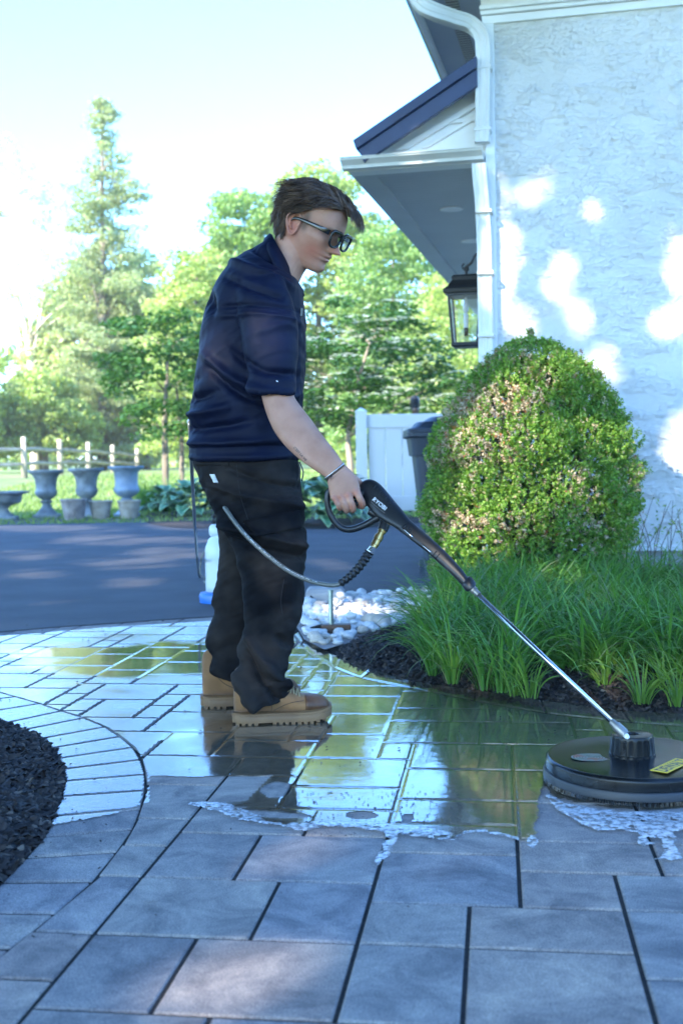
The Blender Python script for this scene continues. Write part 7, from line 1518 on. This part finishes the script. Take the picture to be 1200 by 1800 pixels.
for e_ in ((636, 1434, 26, 7, 0), (715, 1440, 10, 7, -30), (486, 1390, 24, 13, -8), (330, 1432, 60, 9, -6), (455, 1432, 90, 5, 3), (300, 1392, 30, 18, -30)): wet &= pxell(*e_)+nzw > 1.0
# film cut away before the boots, imitating the trousers' dark reflection
wet &= ~((QP[..., 0] > 265) & (QP[..., 0] < 480) & (QP[..., 1] > 1366+(vnoise(X, Y, 12, 3)-.5)*10) & (QP[..., 1] < 1412+(vnoise(X, Y, 16, 5)-.5)*12) & (QP[..., 0] < 440+(1400-QP[..., 1])))
# joints: distance to the slab edges
jd = np.full(X.shape, 1.0); U = X*CA-Y*SA; W = X*SA+Y*CA
for (i, j, a_, b_) in rects_on:
    u0, u1, w0, w1 = U0+i*MOD, U0+(i+a_)*MOD, W0+j*MOD, W0+(j+b_)*MOD
    cxx, cyy = uvw((u0+u1)/2, (w0+w1)/2)[:2]; i0, i1 = int((cxx-0.24-wx[0])/res), int((cxx+0.24-wx[0])/res); j0, j1 = int((cyy-0.24-wy[0])/res), int((cyy+0.24-wy[0])/res)
    i0, j0 = max(i0, 0), max(j0, 0)
    if i1 <= i0 or j1 <= j0 or i0 >= nx or j0 >= ny: continue
    uu, ww = U[j0:j1, i0:i1], W[j0:j1, i0:i1]; m_ = (uu >= u0) & (uu <= u1) & (ww >= w0) & (ww <= w1); dd_ = np.minimum(np.minimum(uu-u0, u1-uu), np.minimum(ww-w0, w1-ww)); sub = jd[j0:j1, i0:i1]; sub[m_] = dd_[m_]
inL = inpoly(X, Y, polyL); inR = inpoly(X, Y, polyR); jd[inL | inR] = 0.0
for po in course_polys:
    pa = np.array(po); i0, i1 = int((pa[:, 0].min()-wx[0])/res), int((pa[:, 0].max()-wx[0])/res)+2; j0, j1 = int((pa[:, 1].min()-wy[0])/res), int((pa[:, 1].max()-wy[0])/res)+2
    i0, j0 = max(i0, 0), max(j0, 0)
    if i1 <= i0 or j1 <= j0 or i0 >= nx or j0 >= ny: continue
    xx, yy = X[j0:j1, i0:i1], Y[j0:j1, i0:i1]; m_ = inpoly(xx, yy, po); D_ = np.full(xx.shape, 9.0)
    for k in range(4):
        a_, c_ = pa[k], pa[(k+1) % 4]; d = c_-a_; l2 = (d**2).sum()+1e-9; t = np.clip(((xx-a_[0])*d[0]+(yy-a_[1])*d[1])/l2, 0, 1); D_ = np.minimum(D_, np.hypot(xx-a_[0]-t*d[0], yy-a_[1]-t*d[1]))
    sub = jd[j0:j1, i0:i1]; sub[m_] = D_[m_]
# puddle depth: mirror pools in the middle, thin rough film elsewhere
pool = np.zeros(X.shape)
for e_ in ((650, 1340, 360, 130, 4), (600, 1190, 130, 60, 10), (230, 1170, 190, 26, 0), (850, 1370, 160, 130, 0), (760, 1235, 260, 40, 4), (1100, 1280, 250, 40, 4), (340, 1150, 140, 22, 0), (150, 1150, 150, 12, 0)):
    pool = np.maximum(pool, 1.25-pxell(*e_))
pool = pool+(vnoise(X, Y, 7, 44)-.5)*1.1; rough = np.clip(0.62-pool*0.9, 0.0, 1.0)
rough = np.where(inL, 0.75+0.2*(vnoise(X, Y, 20, 9)-.5), rough)
Z = 0.0026-0.0019*np.exp(-(jd/0.0045)**2)+0.0003*(vnoise(X, Y, 9, 50)-.5); crs = (inL | inR) & (jd > 0); Z = np.where(crs, 0.0036-0.0032*np.exp(-(jd/0.006)**2), Z)
I = (np.arange(ny-1)[:, None]*nx+np.arange(nx-1)[None, :]).ravel(); F = np.stack([I, I+1, I+nx+1, I+nx], 1); keep = (wet & ~((jd < 0.0052) & (rough > 0.30))).ravel()[F].all(1); F = F[keep]
us, inv = np.unique(F, return_inverse=True); V = np.stack([X.ravel(), Y.ravel(), Z.ravel()], 1)[us]; wo = np_mesh('water', V, inv.reshape(F.shape), m_wat, smooth=True)
a2 = wo.data.attributes.new('rough', 'FLOAT', 'POINT'); a2.data.foreach_set('value', rough.ravel()[us].astype(np.float32)); tag(wo, kind='structure')
# ---- foam; its white rim also paints the sky's reflection along the wet edge
m_foam_glint = M('foam', (0.62, 0.64, 0.66), 0.3, bump=0.8, bscale=240, bdist=0.002, spec=0.6, coat=0.6)
N = m_foam_glint.node_tree.nodes; L = m_foam_glint.node_tree.links; ftr = N.new('ShaderNodeBsdfTransparent'); fmx = N.new('ShaderNodeMixShader'); fnz = N.new('ShaderNodeTexNoise'); fnz.inputs['Scale'].default_value = 75; fnz.inputs['Detail'].default_value = 7; ftc = N.new('ShaderNodeTexCoord'); L.new(ftc.outputs['Object'], fnz.inputs['Vector'])
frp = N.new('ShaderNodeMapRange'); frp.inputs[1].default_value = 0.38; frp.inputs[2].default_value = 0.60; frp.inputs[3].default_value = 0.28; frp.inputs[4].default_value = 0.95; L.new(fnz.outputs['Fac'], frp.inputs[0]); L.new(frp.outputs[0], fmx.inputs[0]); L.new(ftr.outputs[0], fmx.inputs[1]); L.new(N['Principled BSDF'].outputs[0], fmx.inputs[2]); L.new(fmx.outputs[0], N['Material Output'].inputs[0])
res2 = 0.003
def foam_glint_sheet(polys, ext, name, label, h=0.006, thresh=0.0, wob=0.02, seed=1, holes_=()):
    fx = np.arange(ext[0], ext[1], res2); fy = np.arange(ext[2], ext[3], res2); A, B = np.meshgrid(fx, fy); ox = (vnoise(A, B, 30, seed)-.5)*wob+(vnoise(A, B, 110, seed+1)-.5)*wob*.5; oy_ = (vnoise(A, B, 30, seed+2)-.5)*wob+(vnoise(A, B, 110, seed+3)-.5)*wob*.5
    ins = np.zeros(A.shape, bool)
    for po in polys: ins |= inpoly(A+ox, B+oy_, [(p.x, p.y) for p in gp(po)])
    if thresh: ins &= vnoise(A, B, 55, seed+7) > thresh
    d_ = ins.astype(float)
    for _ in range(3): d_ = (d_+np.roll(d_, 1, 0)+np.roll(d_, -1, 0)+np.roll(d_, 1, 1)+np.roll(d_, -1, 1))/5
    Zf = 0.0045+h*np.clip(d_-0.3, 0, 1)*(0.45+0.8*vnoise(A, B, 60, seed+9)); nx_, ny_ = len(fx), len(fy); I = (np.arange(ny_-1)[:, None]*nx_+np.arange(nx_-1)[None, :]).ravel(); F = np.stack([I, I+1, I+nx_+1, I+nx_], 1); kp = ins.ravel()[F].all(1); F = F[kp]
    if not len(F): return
    us, inv = np.unique(F, return_inverse=True); o = np_mesh(name, np.stack([A.ravel(), B.ravel(), Zf.ravel()], 1)[us], inv.reshape(F.shape), m_foam_glint, smooth=True); tag(o, label, 'foam', kind='stuff')
def ribbon(pl, w_): return pl+[(x, y+w_) for x, y in reversed(pl)]
foam_glint_sheet([ribbon([(330, 1413), (380, 1424), (420, 1440), (470, 1447), (525, 1454), (560, 1450), (640, 1454), (700, 1462), (735, 1469), (770, 1474), (800, 1474), (818, 1464), (850, 1460), (885, 1469), (915, 1477)], 6), [(545, 1446), (640, 1449), (700, 1453), (760, 1461), (802, 1468), (790, 1478), (735, 1475), (690, 1467), (620, 1459), (555, 1458)], [(345, 1412), (400, 1416), (440, 1430), (470, 1446), (440, 1446), (395, 1434), (350, 1420)], [(668, 1462), (706, 1460), (700, 1480), (690, 1495), (676, 1516), (668, 1527), (659, 1522), (662, 1502), (672, 1490), (676, 1475)], [(926, 1470), (938, 1468), (944, 1487), (936, 1496), (924, 1490)],
            [(505, 1451), (560, 1447), (566, 1456), (540, 1466), (515, 1464)], ribbon([(930, 1468), (936, 1440), (942, 1400), (948, 1360), (950, 1330)], 3)], (-0.9, 0.62, 2.3, 3.4), 'foam', 'white soap foam with painted sky reflection along the front edge of the wet slabs', 0.005, 0.27, 0.022, 3)
foam_glint_sheet([[(958, 1395), (985, 1412), (1040, 1424), (1100, 1430), (1200, 1430), (1330, 1425), (1330, 1450), (1200, 1462), (1184, 1466), (1188, 1490), (1198, 1512), (1176, 1518), (1150, 1514), (1164, 1500), (1160, 1478), (1140, 1476), (1150, 1488), (1132, 1492), (1115, 1482), (1122, 1468), (1090, 1462), (1050, 1464), (1018, 1450), (990, 1434), (965, 1412)]], (0.3, 1.2, 2.2, 3.0), 'foam', 'thin white foam spreading from the brush of the surface cleaner', 0.004, 0.27, 0.02, 13)
# bubbles and droplets sitting on the film
mb = MB(); rq2 = random.Random(8)
for k in range(420):
    px_, py_ = rq2.uniform(520, 800), rq2.uniform(1390, 1470); 
    if rq2.random() < 0.3: px_, py_ = rq2.uniform(420, 960), rq2.uniform(1300, 1470)
    g = G(px_, py_, 0.004); r_ = rq2.uniform(0.001, 0.0032); b0 = len(mb.v)
    mb.lathe([(r_, 0), (r_*.85, r_*.3), (r_*.4, r_*.5), (r_*.02, r_*.55)], g, 7, cap=False)
m_drop = M('droplet', (0.5, 0.5, 0.5), 0.08, trans=1.0, ior=1.33); o = mb.build('water_droplets', m_drop, None, smooth=True, fix=False); tag(o, 'scattered small water droplets on the wet slabs', 'droplets', kind='stuff')
# ================================================================ HAZE, added to wash out the far trees like lens flare
m_hz = bpy.data.materials.new('flare_haze'); m_hz.use_nodes = True; N = m_hz.node_tree.nodes; L = m_hz.node_tree.links; N.remove(N['Principled BSDF'])
pv = N.new('ShaderNodeVolumePrincipled'); pv.inputs['Color'].default_value = (1.0, 1.0, 0.97, 1); pv.inputs['Density'].default_value = 0.0008; pv.inputs['Anisotropy'].default_value = 0.0; L.new(pv.outputs[0], N['Material Output'].inputs['Volume'])
mb = MB(); mb.box((0, 500, 9.5), (2400, 2200, 23)); hz_o = mb.build('flare_haze', m_hz); tag(hz_o, 'thin veil of air added to pale the far trees as lens flare does', 'flare_haze', kind='stuff')
